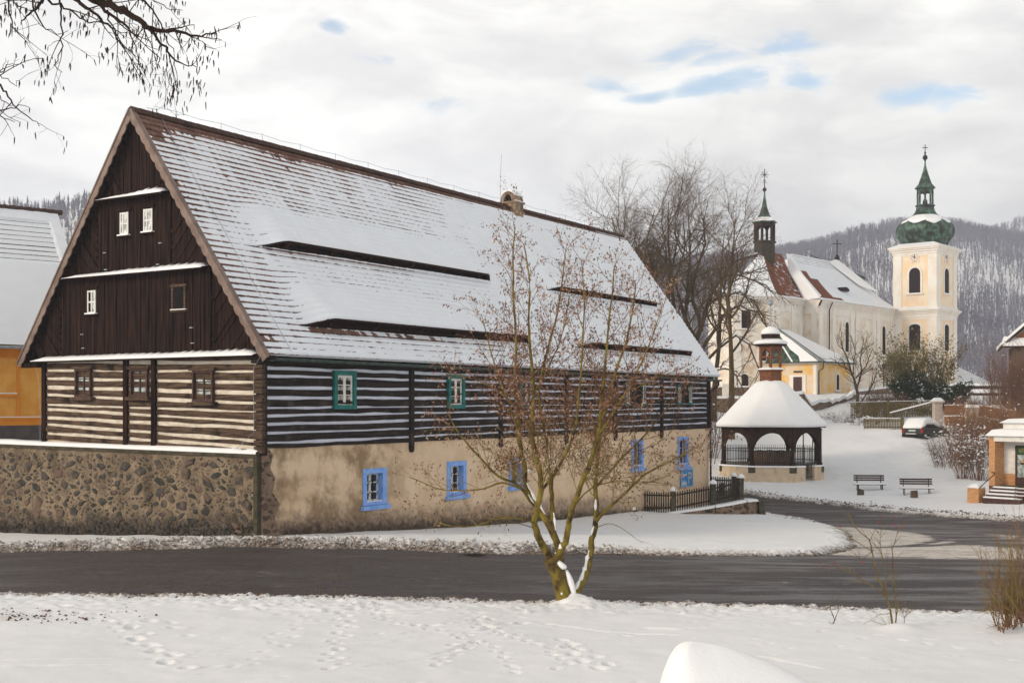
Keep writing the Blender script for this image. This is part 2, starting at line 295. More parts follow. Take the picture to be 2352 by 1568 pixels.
# ---------------- mesh helpers ----------------
class MB:
    "collects geometry and links it as ONE mesh object"
    def __init__(s): s.v = []; s.f = []; s.n = 0; s.mi = []; s.cur = 0
    def add(s, v, f):
        v = np.asarray(v, float).reshape(-1, 3); s.v.append(v)
        for q in f: s.f.append(tuple(i+s.n for i in q)); s.mi.append(s.cur)
        s.n += len(v); return s
    def box(s, x0, x1, y0, y1, z0, z1):
        return s.add([(x0,y0,z0),(x1,y0,z0),(x1,y1,z0),(x0,y1,z0),(x0,y0,z1),(x1,y0,z1),(x1,y1,z1),(x0,y1,z1)],
                     [(0,3,2,1),(4,5,6,7),(0,1,5,4),(1,2,6,5),(2,3,7,6),(3,0,4,7)])
    def boxP(s, P, h0, h1, d0, d1, z0, z1):
        c = [(h0,d0,z0),(h1,d0,z0),(h1,d1,z0),(h0,d1,z0),(h0,d0,z1),(h1,d0,z1),(h1,d1,z1),(h0,d1,z1)]
        return s.add([P(*q) for q in c], [(0,3,2,1),(4,5,6,7),(0,1,5,4),(1,2,6,5),(2,3,7,6),(3,0,4,7)])
    def prism(s, pts, P, d0, d1):
        "polygon pts (h,z) extruded between depths d0 and d1"
        n = len(pts); v = [P(h, d0, z) for h, z in pts]+[P(h, d1, z) for h, z in pts]
        return s.add(v, [tuple(range(n)), tuple(range(2*n-1, n-1, -1))]+[(i, i+n, (i+1) % n+n, (i+1) % n) for i in range(n)])
    def hull8(s, a, b):
        "solid between two quads a and b (4 points each)"
        return s.add(list(a)+list(b), [(0,1,2,3),(7,6,5,4),(0,4,5,1),(1,5,6,2),(2,6,7,3),(3,7,4,0)])
    def quad(s, *p): return s.add(p, [tuple(range(len(p)))])
    def bar(s, p, q, w, h=None, up=(0,0,1)):
        p = Vector(p); q = Vector(q); h = h or w; d = (q-p).normalized(); u = Vector(up)
        a = d.cross(u)
        if a.length < 1e-4: a = d.cross(Vector((1,0,0)))
        a = a.normalized()*w/2; b = a.cross(d).normalized()*h/2
        return s.hull8([p-a-b, p+a-b, p+a+b, p-a+b], [q-a-b, q+a-b, q+a+b, q-a+b])
    def tube(s, pts, rad, k=6, cap=True):
        P = np.array([tuple(p) for p in pts], float); n = len(P); r = np.broadcast_to(np.asarray(rad, float), (n,))
        T = np.gradient(P, axis=0); T /= np.linalg.norm(T, axis=1)[:, None]+1e-9
        ref = np.array([0,0,1.]) if abs(T[0,2]) < .9 else np.array([1.,0,0])
        A = np.cross(T, ref); A /= np.linalg.norm(A, axis=1)[:, None]+1e-9; B = np.cross(T, A)
        an = np.arange(k)*2*math.pi/k
        V = P[:,None,:]+r[:,None,None]*(np.cos(an)[None,:,None]*A[:,None,:]+np.sin(an)[None,:,None]*B[:,None,:])
        f = [(i*k+j, i*k+(j+1) % k, (i+1)*k+(j+1) % k, (i+1)*k+j) for i in range(n-1) for j in range(k)]
        if cap: f += [tuple(range(k-1, -1, -1)), tuple((n-1)*k+j for j in range(k))]
        return s.add(V.reshape(-1, 3), f)
    def lathe(s, prof, k, c=(0,0,0), rot=0.0, cap=True, sq=1.0):
        "prof = [(radius, z)...] round the vertical axis; sq<1 pulls the corners in"
        V = []
        for r, z in prof:
            for j in range(k):
                a = rot+2*math.pi*j/k; V.append((c[0]+r*math.cos(a), c[1]+r*math.sin(a), c[2]+z))
        n = len(prof); f = [(i*k+j, i*k+(j+1) % k, (i+1)*k+(j+1) % k, (i+1)*k+j) for i in range(n-1) for j in range(k)]
        if cap: f += [tuple(range(k-1, -1, -1)), tuple((n-1)*k+j for j in range(k))]
        return s.add(V, f)
    def build(s, name, mat, parent=None, label=None, fix=True, smooth=False, **props):
        me = bpy.data.meshes.new(name)
        V = np.concatenate(s.v) if s.v else np.zeros((0,3))
        me.from_pydata(V.tolist(), [], s.f)
        mats = mat if isinstance(mat, (list, tuple)) else [mat]
        for m_ in mats: me.materials.append(M[m_] if isinstance(m_, str) else m_)
        if len(mats) > 1: me.polygons.foreach_set('material_index', s.mi)
        if fix and len(s.f) < 30000:
            bm = bmesh.new(); bm.from_mesh(me); bmesh.ops.recalc_face_normals(bm, faces=bm.faces); bm.to_mesh(me); bm.free()
        if smooth: me.polygons.foreach_set('use_smooth', [True]*len(me.polygons))
        o = bpy.data.objects.new(name, me); C.objects.link(o)
        if parent: o.parent = parent
        if label: o['label'] = label
        for k_, v_ in props.items(): o[k_] = v_
        return o
def thing(name, label, cat, loc=(0,0,0), rz=0.0, group=None):
    o = bpy.data.objects.new(name, None); C.objects.link(o); o.location = loc; o.rotation_euler = (0,0,rz)
    o.empty_display_size = .3
    o['label'] = label; o['category'] = cat
    if group: o['group'] = group
    return o
def tag(o, label, cat, group=None, kind=None):
    o['label'] = label; o['category'] = cat
    if group: o['group'] = group
    if kind: o['kind'] = kind
    return o
def text_mesh(txt, size, name, mat, parent, fn, depth=.01):
    cu = bpy.data.curves.new(name, 'FONT'); cu.body = txt; cu.size = size; cu.extrude = depth; cu.offset = size*.012
    to = bpy.data.objects.new(name+'_tmp', cu); C.objects.link(to); dg = bpy.context.evaluated_depsgraph_get(); dg.update()
    me = bpy.data.meshes.new_from_object(to.evaluated_get(dg)); bpy.data.objects.remove(to)
    for v in me.vertices: v.co = Vector(fn(v.co.x, v.co.y, v.co.z))
    me.materials.clear(); me.materials.append(M[mat]); o = bpy.data.objects.new(name, me); C.objects.link(o); o.parent = parent
    return o
def at(u, v, Y):
    "world point on the line of sight (u, v) at distance Y, in the metres of the place"
    return Vector(((u-1176)/2790*Y, Y, EYE-(v-927)/2790*Y))
class Frame:
    def __init__(s, x, y, a): s.o = np.array([x,y,0.]); s.a = a; s.e = [np.array([math.cos(a), math.sin(a), 0]), np.array([-math.sin(a), math.cos(a), 0]), np.array([0,0,1.])]
    def hit(s, u, v, ax, val):
        c = np.array([0,0,EYE])-s.o; r = np.array([(u-1176)/2790, 1, -(v-927)/2790]); e = s.e[ax]
        p = c+(val-c@e)/(r@e)*r; return [float(p@k) for k in s.e]
    def w(s, a, b, z=0.): return s.o+a*s.e[0]+b*s.e[1]+np.array([0,0,z])
    def loc(s, x, y): p = np.array([x,y,0.])-s.o; return float(p@s.e[0]), float(p@s.e[1])
# numpy value noise
_rng = np.random.RandomState(7); _T = _rng.rand(256, 256)
def vn(x, y):
    xi = np.floor(x).astype(int); yi = np.floor(y).astype(int); fx = x-xi; fy = y-yi
    fx = fx*fx*(3-2*fx); fy = fy*fy*(3-2*fy)
    a = _T[xi & 255, yi & 255]; b = _T[(xi+1) & 255, yi & 255]; c = _T[xi & 255, (yi+1) & 255]; d = _T[(xi+1) & 255, (yi+1) & 255]
    return (a*(1-fx)+b*fx)*(1-fy)+(c*(1-fx)+d*fx)*fy
def fbm(x, y, o=4, g=.5):
    s = 0; a = 1; n = 0
    for i in range(o): s = s+a*vn(x*2**i+17.3*i, y*2**i+5.1*i); n += a; a *= g
    return s/n
def sst(x, a, b):
    t_ = np.clip((x-a)/(b-a), 0, 1); return t_*t_*(3-2*t_)
def grid_obj(name, X, Y, Z, mat, parent=None, attrs=None, uv=None, keep=None, smooth=True):
    "X, Y, Z are 2D arrays; attrs = {name: 2D array}"
    r, c = X.shape; me = bpy.data.meshes.new(name)
    V = np.stack([X, Y, Z], -1).reshape(-1, 3)
    idx = np.arange(r*c).reshape(r, c)
    q = np.stack([idx[:-1,:-1], idx[:-1,1:], idx[1:,1:], idx[1:,:-1]], -1)
    if keep is not None: q = q[keep]
    q = q.reshape(-1, 4)
    me.vertices.add(len(V)); me.vertices.foreach_set('co', V.astype(np.float32).ravel())
    me.loops.add(len(q)*4); me.loops.foreach_set('vertex_index', q.astype(np.int32).ravel())
    me.polygons.add(len(q)); me.polygons.foreach_set('loop_start', np.arange(len(q), dtype=np.int32)*4); me.polygons.foreach_set('loop_total', np.full(len(q), 4, np.int32))
    me.polygons.foreach_set('use_smooth', np.full(len(q), smooth))
    if attrs:
        for k_, a_ in attrs.items():
            at_ = me.attributes.new(k_, 'FLOAT', 'POINT'); at_.data.foreach_set('value', a_.astype(np.float32).ravel())
    if uv is not None:
        ul = me.uv_layers.new(name='UVMap'); UVa = np.stack(uv, -1).reshape(-1, 2)[q.ravel()]; ul.data.foreach_set('uv', UVa.astype(np.float32).ravel())
    me.update(calc_edges=True); me.validate()
    me.materials.append(M[mat]); o = bpy.data.objects.new(name, me); C.objects.link(o)
    if parent: o.parent = parent
    return o

# lichen on the lower twigs of the alder, plain brown ones higher up
m, t, b = mat0('alder_twig', .95, .05); M['aldertwig'] = m
co = t.new('ShaderNodeTexCoord').outputs['Object']; _, _, z = t.sep(co)
f = t.ss(t.math('ADD', z, t.math('MULTIPLY', t.math('SUBTRACT', t.noise(co, 2.5, 4), .5), 2.0)), 2.2, 4.4)
t.put(b.inputs['Base Color'], t.mix(f, t.mix(t.ss(t.noise(co, 8, 3), .4, .6), (.26,.20,.06), (.16,.11,.04)), t.mix(t.ss(t.noise(co, 5, 3), .4, .6), (.19,.095,.065), (.13,.07,.042))))
m, t, b = mat0('wall_mortar', .95, .08); M['mortar'] = m
co = t.new('ShaderNodeTexCoord').outputs['Object']; _, yy_, z = t.sep(co)
c = t.mix(t.ss(t.noise(co, 1.7, 6, .7), .36, .64), (.31,.24,.165), (.17,.13,.09))
c = t.mix(t.math('MULTIPLY', t.ss(t.noise(co, 13, 5, .75), .50, .66), .75), c, (.10,.08,.06))
c = t.mix(t.math('MULTIPLY', t.ss(t.noise(t.scale(co, (1, 1.1, .12)), 1.0, 3, .6), .52, .68), .6), c, (.085,.06,.038))
lo = t.ss(t.math('ADD', t.math('MULTIPLY', t.math('ADD', z, t.math('MULTIPLY', yy_, .045)), -1), t.math('MULTIPLY', t.math('SUBTRACT', t.noise(co, 1.8, 6, .75), .5), 1.1)), -1.05, -.50)
c = t.mix(lo, c, t.mix(t.ss(t.noise(co, 9, 5, .75), .42, .6), (.085,.07,.055), (.012,.011,.010)))
t.put(b.inputs['Base Color'], c); t.put(b.inputs['Normal'], t.bump(t.math('ADD', t.noise(co, 14, 6, .75), t.noise(co, 4, 3)), .9, .05))
M['stones'] = pm('wall_stone', (.085,.076,.070), (.042,.044,.036), 1.4, (1,2.3,2.3), .95, .08, bump=.7, bsc=12, c3=(.15,.10,.08), sc3=2.1, lo3=.5, hi3=.62)
M['stonesdark'] = pm('dark_wet_stone', (.045,.042,.040), (.016,.015,.014), 2, (1,2,2), .8, .2, bump=.7, bsc=12, c3=(.09,.07,.055), sc3=2.1, lo3=.55, hi3=.68)

# ---------------- the lie of the land ----------------
HF = Frame(-7.02, 34.0, math.atan2(2790, 1739))      # frame of the log house: x along it, y across its gable
CF = Frame(30.75, 121.7, math.atan2(2790, 2424))     # frame of the church: x along the nave, y across
def _ctl():
    P = [(-30,28,0),(-15,28,0),(0,28,0),(8,28,-.05),(20,28,-.1),(40,28,0),(-30,23,.1),(-12,22,.06),(0,21.5,.04),(10,20.5,.04),(20,19,.1),(-14,16,.15),(0,15,.2),(12,15,.15),(0,10,.5),(-12,10,.5),(12,10,.4),(30,12,.3),
         (-7,34,.08),(-10,36.5,-.16),(-17,40,-.46),(-24,44.5,-.7),(-14,33,-.08),(-25,34,-.2),(-4.9,37.3,-.18),(-1.6,42.3,-.52),(1.6,47.5,-.78),(5.25,53.7,-1.03),(9.9,61,-1.25),(0,33,-.02),(5,33.5,-.15),(9,34,-.25),
         (6,42,-.72),(8,48,-.95),(12,62,-1.25),(20,60,-1.22),(25,50,-1.1),(16,45,-.85),(15,38,-.5),(18,34,-.3),(30,40,-.4),(28,56,-.75),(20,69,-1.12),(12,70,-.9),(15.7,74,-.5),(10,75,-.4),(20.5,73,-.55),(26,66,-.75),
         (25,85,1.3),(28,88,1.7),(17,88,1.2),(30,104,2.75),(24,103,2.5),(17,100,2.9),(12,95,2.4),(28.5,113,4.6),(33,119,4.8),(45,135,4.8),(20,118,4.7),(60,135,4.5),(38,90,2.2),(34,76,.6),(45,80,1.0),(38,66,-.2),(50,60,0.),
         (-20,70,0),(-40,60,0),(0,80,0),(0,110,3),(-40,110,2),(-60,40,-.5),(60,40,0),(-60,15,.3),(60,15,.3),(80,100,3),(-40,150,3),(40,160,4.5),(90,150,4),(0,150,4)]
    return np.array(P, float)
_P = _ctl(); _n = len(_P)
def _ker(d2): return .5*d2*np.log(d2+1e-9)
_A = np.zeros((_n+3, _n+3)); _d2 = ((_P[:,None,:2]-_P[None,:,:2])**2).sum(-1)
_A[:_n,:_n] = _ker(_d2)+np.eye(_n)*1.5; _A[:_n,_n] = 1; _A[:_n,_n+1:] = _P[:,:2]; _A[_n,:_n] = 1; _A[_n+1:,:_n] = _P[:,:2].T
_b = np.zeros(_n+3); _b[:_n] = _P[:,2]; _Wt = np.linalg.solve(_A, _b)
def base_z(x, y):
    x = np.asarray(x, float); y = np.asarray(y, float); xc = np.clip(x, -70, 100); yc = np.clip(y, 8, 160)
    z = _Wt[_n]+_Wt[_n+1]*xc+_Wt[_n+2]*yc
    for i in range(_n): z = z+_Wt[i]*_ker((xc-_P[i,0])**2+(yc-_P[i,1])**2)
    return z
def gz(x, y): return float(base_z(np.array([x]), np.array([y]))[0])
def interp(x, pts): return np.interp(x, [p[0] for p in pts], [p[1] for p in pts])
NEAR = [(-40,24.6),(-10.5,24.9),(-5.1,24.6),(1.1,24.4),(5.3,23.8),(9.3,23.0),(14,22.2),(40,18)]
FAR = [(-40,33.9),(-14,33.4),(-6.9,33.0),(0,32.6),(5,33.1),(8.8,33.9),(10.6,34.6),(12.0,36.5),(40,36)]
BR = np.array([(8.4,34.0),(9.6,35.4),(10.5,37.2),(11.4,40.5),(12.5,45),(13.2,49.5),(13.0,54.0),(11.8,59.0),(8.0,64.0),(2,69),(2,74),(9,70.2),(13.1,68.2),(16.6,63.6),(19.2,57.2),(22.6,52.4),(27,47.5),(33,43.5),(45,40),(45,30),(10,30)])
def poly_sd(x, y, P):
    "signed distance, positive outside"
    d = np.full(x.shape, 1e9); ins = np.zeros(x.shape, bool); n = len(P)
    for i in range(n):
        ax, ay = P[i]; bx, by = P[(i+1) % n]; ex, ey = bx-ax, by-ay
        tt = np.clip(((x-ax)*ex+(y-ay)*ey)/(ex*ex+ey*ey), 0, 1)
        d = np.minimum(d, np.hypot(x-ax-tt*ex, y-ay-tt*ey))
        c = ((ay > y) != (by > y)) & (x < (bx-ax)*(y-ay)/((by-ay) if by != ay else 1e-9)+ax); ins ^= c
    return np.where(ins, -d, d)
def road_sd(x, y):
    m = np.maximum(interp(x, NEAR)-y, y-interp(x, FAR)); s = m.copy()
    k = (y > 28) & (y < 90)
    s[k] = np.minimum(m[k], poly_sd(x[k], y[k], BR)); return s

# coordinates of the snow sheet: fine where it is near
def axis(parts):
    o = []
    for a, b_, st_ in parts: o += list(np.arange(a, b_-1e-6, st_))
    return np.array(o+[parts[-1][1]])
gx = axis([(-140,-60,8),(-60,-20,2),(-20,-13.5,.5),(-13.5,12.5,.05),(12.5,20,.12),(20,32,.3),(32,60,2),(60,160,8)])
gy = axis([(6,14,.8),(14,25.2,.05),(25.2,32.2,.7),(32.2,36.5,.06),(36.5,60,.14),(60,76,.25),(76,115,.6),(115,170,4)])
X, Y = np.meshgrid(gx, gy)
B0 = base_z(X, Y); S = road_sd(X, Y)
nl = fbm(X*.55, Y*.55, 4)-.5; nm = fbm(X*2.3, Y*2.3, 4)-.5; nh = fbm(X*7, Y*7, 3)-.5
Sn = S+nl*.9+nm*.35
th = sst(Sn, -.05, .45)*np.where(Y > 28, .15, .07)+sst(Sn, .2, 2.5)*.06
dirtz = np.exp(-np.clip(Sn, 0, 9)/np.where(Y > 30, np.where(X < 1.5, 1.1, .45), .42))
farv = (Y > 30)
verge = np.exp(-((S-.42)/.42)**2)
nk = fbm(X*13, Y*13, 3)-.5
verge2 = np.exp(-((S-.5)/np.where(farv & (X < 2), .75, .38))**2)
th += verge2*(.02+.16*np.clip(nh, -.2, 1)*(1+.5*farv)+.16*nk+.05*np.abs(nm))*sst(Sn, 0, .2)*np.where(farv, 1-.72*sst(X, 1.5, 4.0), .55)
near_b = np.exp(-((S-1.3)/1.0)**2)*(Y < 26)
th += near_b*(.02+.05*nm+.05*nh+.05*nk)
th += nl*.22*sst(Y, 60, 70)*sst(S, .5, 3)+nm*.05*sst(Y, 60, 70)*sst(S, .5, 2)
th += nl*.10*sst(S, 0, 3)+nm*.022*sst(S, .5, 2)+nh*.006
dirt = np.where(farv, dirtz*.86, .60*np.exp(-((Sn-.45)/.50)**2))*(.75+.5*fbm(X*.9+40, Y*.9, 2))
dirt = np.clip(dirt, 0, 1)
# trampled line along the near side and a bare, leafy patch at the left edge of it
dirt = np.maximum(dirt, .42*np.exp(-(((X+8.9)/1.0)**2+((Y-21.6)/.55)**2)))
dirt = np.maximum(dirt, .62*np.exp(-(((X+6.3)/1.5)**2+((Y-24.3)/.35)**2)))
# footprints and sledge tracks pressed into the snow (ground positions in metres)
frng = random.Random(5)
def press(x0, y0, rx, ry, ang, dep, rim=.35):
    i0 = np.searchsorted(gx, x0-rx*3-.1); i1 = np.searchsorted(gx, x0+rx*3+.1); j0 = np.searchsorted(gy, y0-ry*3-.2); j1 = np.searchsorted(gy, y0+ry*3+.2)
    if i1 <= i0 or j1 <= j0: return
    a, b_ = X[j0:j1, i0:i1]-x0, Y[j0:j1, i0:i1]-y0; ca, sa = math.cos(ang), math.sin(ang)
    p = (a*ca+b_*sa)/rx; q = (-a*sa+b_*ca)/ry; d = np.sqrt(p*p+q*q)
    th[j0:j1, i0:i1] += -.95*dep*np.exp(-d**3)+rim*dep*np.exp(-((d-1.45)/.35)**2)
def gpt(u, v, z=.12):
    Yg = (EYE-z)*2790/(v-927); return (u-1176)/2790*Yg, Yg
def trail(pts, step=.36, off=.10, size=.13, dep=.05, jit=.05):
    P = [gpt(*p) for p in pts]; side = 1; carry = 0.
    for (ax, ay), (bx, by) in zip(P[:-1], P[1:]):
        L = math.hypot(bx-ax, by-ay); a = math.atan2(by-ay, bx-ax); s_ = carry
        while s_ < L:
            x = ax+(bx-ax)*s_/L-math.sin(a)*off*side+frng.gauss(0, jit); y = ay+(by-ay)*s_/L+math.cos(a)*off*side+frng.gauss(0, jit)
            press(x, y, size*frng.uniform(.8,1.2), size*.5*frng.uniform(.8,1.3), a+frng.uniform(-.3,.3), dep*frng.uniform(.7,1.3)); side = -side; s_ += step*frng.uniform(.8,1.2)
        carry = s_-L
def groove(pts, wd=.05, dep=.035):
    P = [gpt(*p) for p in pts]
    for (ax, ay), (bx, by) in zip(P[:-1], P[1:]):
        L = math.hypot(bx-ax, by-ay); n = max(1, int(L/.07)); a = math.atan2(by-ay, bx-ax)
        for k in range(n):
            tt = k/n; press(ax+(bx-ax)*tt+frng.gauss(0,.01), ay+(by-ay)*tt+frng.gauss(0,.01), .09, wd, a, dep*.45*frng.uniform(.5,1.3), .30)
for off in (0, 14):
    groove([(0,1545+off),(250,1538+off),(420,1520+off),(600,1500+off),(760,1482+off),(900,1470+off),(1010,1448+off)])
groove([(480,1400),(640,1412),(820,1415),(960,1408)]); groove([(560,1395),(740,1400),(900,1398)])
groove([(850,1560),(980,1530),(1080,1495),(1200,1478)]); groove([(1250,1440),(1400,1462),(1560,1470)],.07)
groove([(1480,1452),(1560,1458),(1620,1452)],.09,.04); groove([(1740,1520),(1900,1560)],.07)
trail([(1010,1555),(1060,1500),(1090,1460),(1120,1420)],.28,.07,.12,.055); trail([(760,1568),(770,1500),(790,1440),(800,1400)],.33,.09)
trail([(1180,1568),(1160,1520),(1080,1480),(980,1450),(900,1440)],.3,.05,.10,.045); trail([(1290,1560),(1280,1520),(1200,1478),(1120,1448),(1060,1425)],.3,.05,.10,.045)
trail([(1400,1560),(1330,1520),(1290,1480)],.3,.1,.15,.06); trail([(560,1568),(620,1520),(660,1470),(700,1430),(760,1400)],.4,.12,.11,.03)
trail([(850,1390),(880,1430),(980,1450),(1100,1440),(1150,1430)],.26,.05,.10,.04); trail([(1180,1440),(1130,1450),(1150,1480)],.2,.06,.13,.05)
trail([(150,1400),(250,1430),(300,1470),(330,1500),(390,1540)],.3,.12,.12,.025); trail([(320,1440),(330,1500),(370,1510),(420,1568)],.55,.12,.16,.06,.02)
trail([(430,1470),(310,1430),(200,1410),(60,1400)],.35,.2,.14,.03,.15); trail([(1600,1440),(1750,1430),(1900,1450)],.4,.15,.12,.02)
trail([(1700,1400),(1850,1420),(1990,1440)],.4,.2,.12,.02,.15); trail([(2000,1470),(2120,1480),(2200,1500)],.35,.15,.14,.03,.1)
for k in range(70): press(frng.uniform(-8, 9), frng.uniform(15.5, 23.8), frng.uniform(.05,.16), frng.uniform(.04,.08), frng.uniform(0,3), frng.uniform(.01,.035))
for k in range(110):       # churned snow beside the tree and along the bank
    press(frng.uniform(-6, 7), frng.gauss(22.9, .4), frng.uniform(.05,.2), frng.uniform(.05,.1), frng.uniform(0,3), frng.uniform(-.05,.05))
for k in range(260): press(frng.uniform(8,30), frng.uniform(64,84), frng.uniform(.2,.6), frng.uniform(.15,.3), frng.uniform(0,3), frng.uniform(.02,.06))
# drift at the foot of the leaning tree
th += .20*np.exp(-(((X-1.25)/.34)**2+((Y-23.45)/.34)**2))
th += .10*np.exp(-(((X-6.6)/.35)**2+((Y-20.6)/.3)**2))
th = np.where(Sn < -.02, -.16, th)
# the branch road's junction is packed snow, so the sheet stays under the road there
Zs = B0+.02+th
grid_obj('ground', X, Y, Zs, 'snowground', attrs={'dirt': dirt})
ground = bpy.data.objects['ground']; ground['kind'] = 'structure'; ground['label'] = 'snow covered ground with footprints, tracks and slushy verges'
SNOWH = .14
# roads
def road_mesh(name, xs, ys, label):
    Xr, Yr = np.meshgrid(xs, ys); Zr = base_z(Xr, Yr)
    film = np.zeros_like(Xr)
    pk = np.array([(8.0,34.6),(10.5,33.4),(13,33.2),(17.5,33.0),(16.8,35.5),(15.4,38.5),(15.4,42),(15.7,46.5),(14.6,50.6),(13.0,50.5),(12.0,44),(10.8,40),(9.6,36.6)])
    film = sst(-poly_sd(Xr, Yr, pk), -.7, 1.0)*.80
    pk2 = np.array([(16.5,37.6),(18.8,37.0),(20.5,39.5),(19.6,44),(18.2,46.5),(17.6,46)]); film = np.maximum(film, sst(-poly_sd(Xr, Yr, pk2), -.6, .9)*.62)
    for ph in (0, 1.3, 2.9): film -= .60*np.exp(-((np.hypot(Xr-6.5-ph*.8, Yr-46-ph)-(9.2+ph*.6))/.22)**2)*(film > .1)
    # an open wheel line through it and thin strips elsewhere
    line = np.abs(Yr-(33.6+(Xr-12)*1.35))-.0
    film += .05*np.exp(-((Yr-31.2)/.4)**2)
    film += .10*np.exp(-np.clip(-road_sd(Xr, Yr), 0, 9)/.35)
    film += .13*np.exp(-((Yr-(27.6-Xr*.05))/.5)**2)*(Yr < 33)
    film = np.clip(film, 0, 1)
    o = grid_obj(name, Xr, Yr, Zr, 'asphalt', attrs={'film': film}); o['kind'] = 'structure'; o['label'] = label; return o
road_mesh('road', axis([(-60,-16,4),(-16,22,.25),(22,60,4)]), axis([(17,22,1),(22,34.3,.15)]), 'wet dark asphalt road running across the foreground')
road_mesh('side_road', axis([(5,27,.2),(27,60,3)]), axis([(34.3,60,.2),(60,76,.5)]), 'narrow asphalt road bending away past the well house')
# thin pale joint line along the road, and scraps of the old centre marking
mk = MB()
xs = np.arange(-16, 12.4, .4)
jl = [(-16, 29.1), (-9, 29.2), (0, 29.6), (8, 29.4), (12, 29.0)]
for a, b_ in zip(xs[:-1], xs[1:]):
    ya, yb = interp(a, jl), interp(b_, jl)
    mk.quad((a, ya, gz(a, ya)+.004), (b_, yb, gz(b_, yb)+.004), (b_, yb+.022, gz(b_, yb)+.004), (a, ya+.022, gz(a, ya)+.004))
for x0, x1, yy in ((-1.0,-.4,27.0),(3.3,4.6,29.9),(-5.2,-4.6,27.4),(1.0,1.5,27.2)):
    mk.quad((x0, yy, gz(x0, yy)+.005), (x1, yy, gz(x1, yy)+.005), (x1, yy+.05, gz(x1, yy)+.005), (x0, yy+.05, gz(x0, yy)+.005))
M['oldpaint'] = pm('worn_marking', (.20,.19,.19), (.10,.09,.09), 3, rough=.9)
o = mk.build('road_marking', 'oldpaint', fix=False); o['kind'] = 'structure'; o['label'] = 'faint worn line along the road'
p = at(1085, 1279, 32.0); c_ = thing('manhole_cover', 'round dark iron cover sunk in the far side of the road', 'manhole cover', (p.x, 31.9, gz(p.x, 31.9)))
MB().lathe([(.30,.002),(.33,.012),(.35,.012),(.37,.0)], 20).build('rim', 'iron', c_); MB().lathe([(.29,.003),(.0001,.008)], 20).build('lid', 'black', c_)

# far hills: ridges read against the sky, wooded
def hill(name, prof, y0, y1, label, u0, u1, ybase=0.):
    us = np.linspace(u0, u1, 150); ts = np.linspace(0, 1, 60)
    U, T_ = np.meshgrid(us, ts); el = np.interp(U, [p[0] for p in prof], [p[1] for p in prof])
    Yd = y0+(y1*1.25-y0)*T_; Xd = (U-1176)/2790*Yd
    top = EYE+(927-el)/2790*y1
    k = sst(Yd, y0, y1); Z = ybase+(top-ybase)*k+ (fbm(Xd*.02, Yd*.02, 4)-.5)*12*k*(1-sst(Yd, y1*.8, y1))
    Z = np.where(Yd > y1, top-(Yd-y1)*.12+0*Z, Z)
    o = grid_obj(name, Xd, Yd, Z, 'snow'); o['kind'] = 'structure'; o['label'] = label
    return Xd, Yd, Z
def forest(name, XYZ, n, label, hmin, hmax, seed, dens=None, conifer=0.0, urange=None, wmul=1.0, tmax=.84, nbr=(13,20)):
    rg = np.random.RandomState(seed); Xd, Yd, Z = XYZ; r, c = Xd.shape; mb = MB(); V = []; Fc = []; nv = 0
    cnt = 0; tries = 0
    while cnt < n and tries < n*6:
        tries += 1
        j = rg.rand()*(c-2); i = (rg.rand()**.75)*(r*tmax-2); i0, j0 = int(i), int(j)
        x = Xd[i0,j0]+(Xd[i0,j0+1]-Xd[i0,j0])*(j-j0)+rg.randn()*1.0; y = Yd[i0,j0]+(Yd[i0+1,j0]-Yd[i0,j0])*(i-i0); z = Z[i0,j0]+(Z[i0+1,j0]-Z[i0,j0])*(i-i0)
        if dens is not None and rg.rand() > dens(x, y): continue
        h = rg.uniform(hmin, hmax); cnt += 1
        if rg.rand() < conifer:
            rr = h*.15
            for q in range(3):
                zz = z+h*(.15+.27*q); w_ = rr*(1-.27*q)
                a = rg.rand()*3
                pts = [(x+w_*math.cos(a+k*2.09), y+w_*math.sin(a+k*2.09), zz) for k in range(3)]+[(x, y, zz+h*.36)]
                V += pts; Fc += [(nv,nv+1,nv+3),(nv+1,nv+2,nv+3),(nv+2,nv,nv+3)]; nv += 4
        else:
            # trunk and a fan of bare branches, each a thin blade
            nb = rg.randint(*nbr)
            for q in range(nb):
                if q == 0: p0 = (x, y, z-1); p1 = (x+rg.randn()*.5, y, z+h*.8); wd = .22*wmul
                else:
                    t0 = rg.uniform(.18, .72); a = rg.rand()*6.28; ln = h*rg.uniform(.2, .38)*(1.1-.6*t0); el = rg.uniform(.5, 1.35)
                    p0 = (x, y, z+h*t0); p1 = (x+math.cos(a)*ln*math.cos(el), y+math.sin(a)*ln*math.cos(el), z+h*t0+ln*math.sin(el)); wd = rg.uniform(.07, .16)*wmul
                V += [(p0[0]-wd, p0[1], p0[2]), (p0[0]+wd, p0[1], p0[2]), (p1[0], p1[1], p1[2])]; Fc.append((nv, nv+1, nv+2)); nv += 3
    mb.add(V, Fc); o = mb.build(name, 'hillwood', fix=False); o['kind'] = 'stuff'; tag(o, label, 'woodland'); return o
HR = hill('hill', [(1300,650),(1440,604),(1540,634),(1640,626),(1740,616),(1820,602),(1900,586),(1990,562),(2060,549),(2130,543),(2220,548),(2290,562),(2360,574),(2500,590)], 225, 860, 'snowy hill rising behind the church', 1250, 2560, 3)
def dR(x, y):
    d = fbm(np.array([x*.013]), np.array([y*.02+9.]), 3)[0]; band = 1-.93*math.exp(-((y-300)/18)**2)
    g = math.exp(-(((x-205)/38)**2+((y-560)/70)**2))
    return (.45+.55*sst(np.array([d]), .34, .5)[0])*band*(1-.75*g)
forest('hill_woodland', HR, 21000, 'bare grey brown wood covering the hill behind the church', 6, 10, 3, dR, .0, wmul=.95, nbr=(9,14))
H2 = hill('hill', [(2100,575),(2230,558),(2290,542),(2352,524),(2500,512)], 620, 1000, 'paler hill further off at the right edge', 2080, 2560, 20)
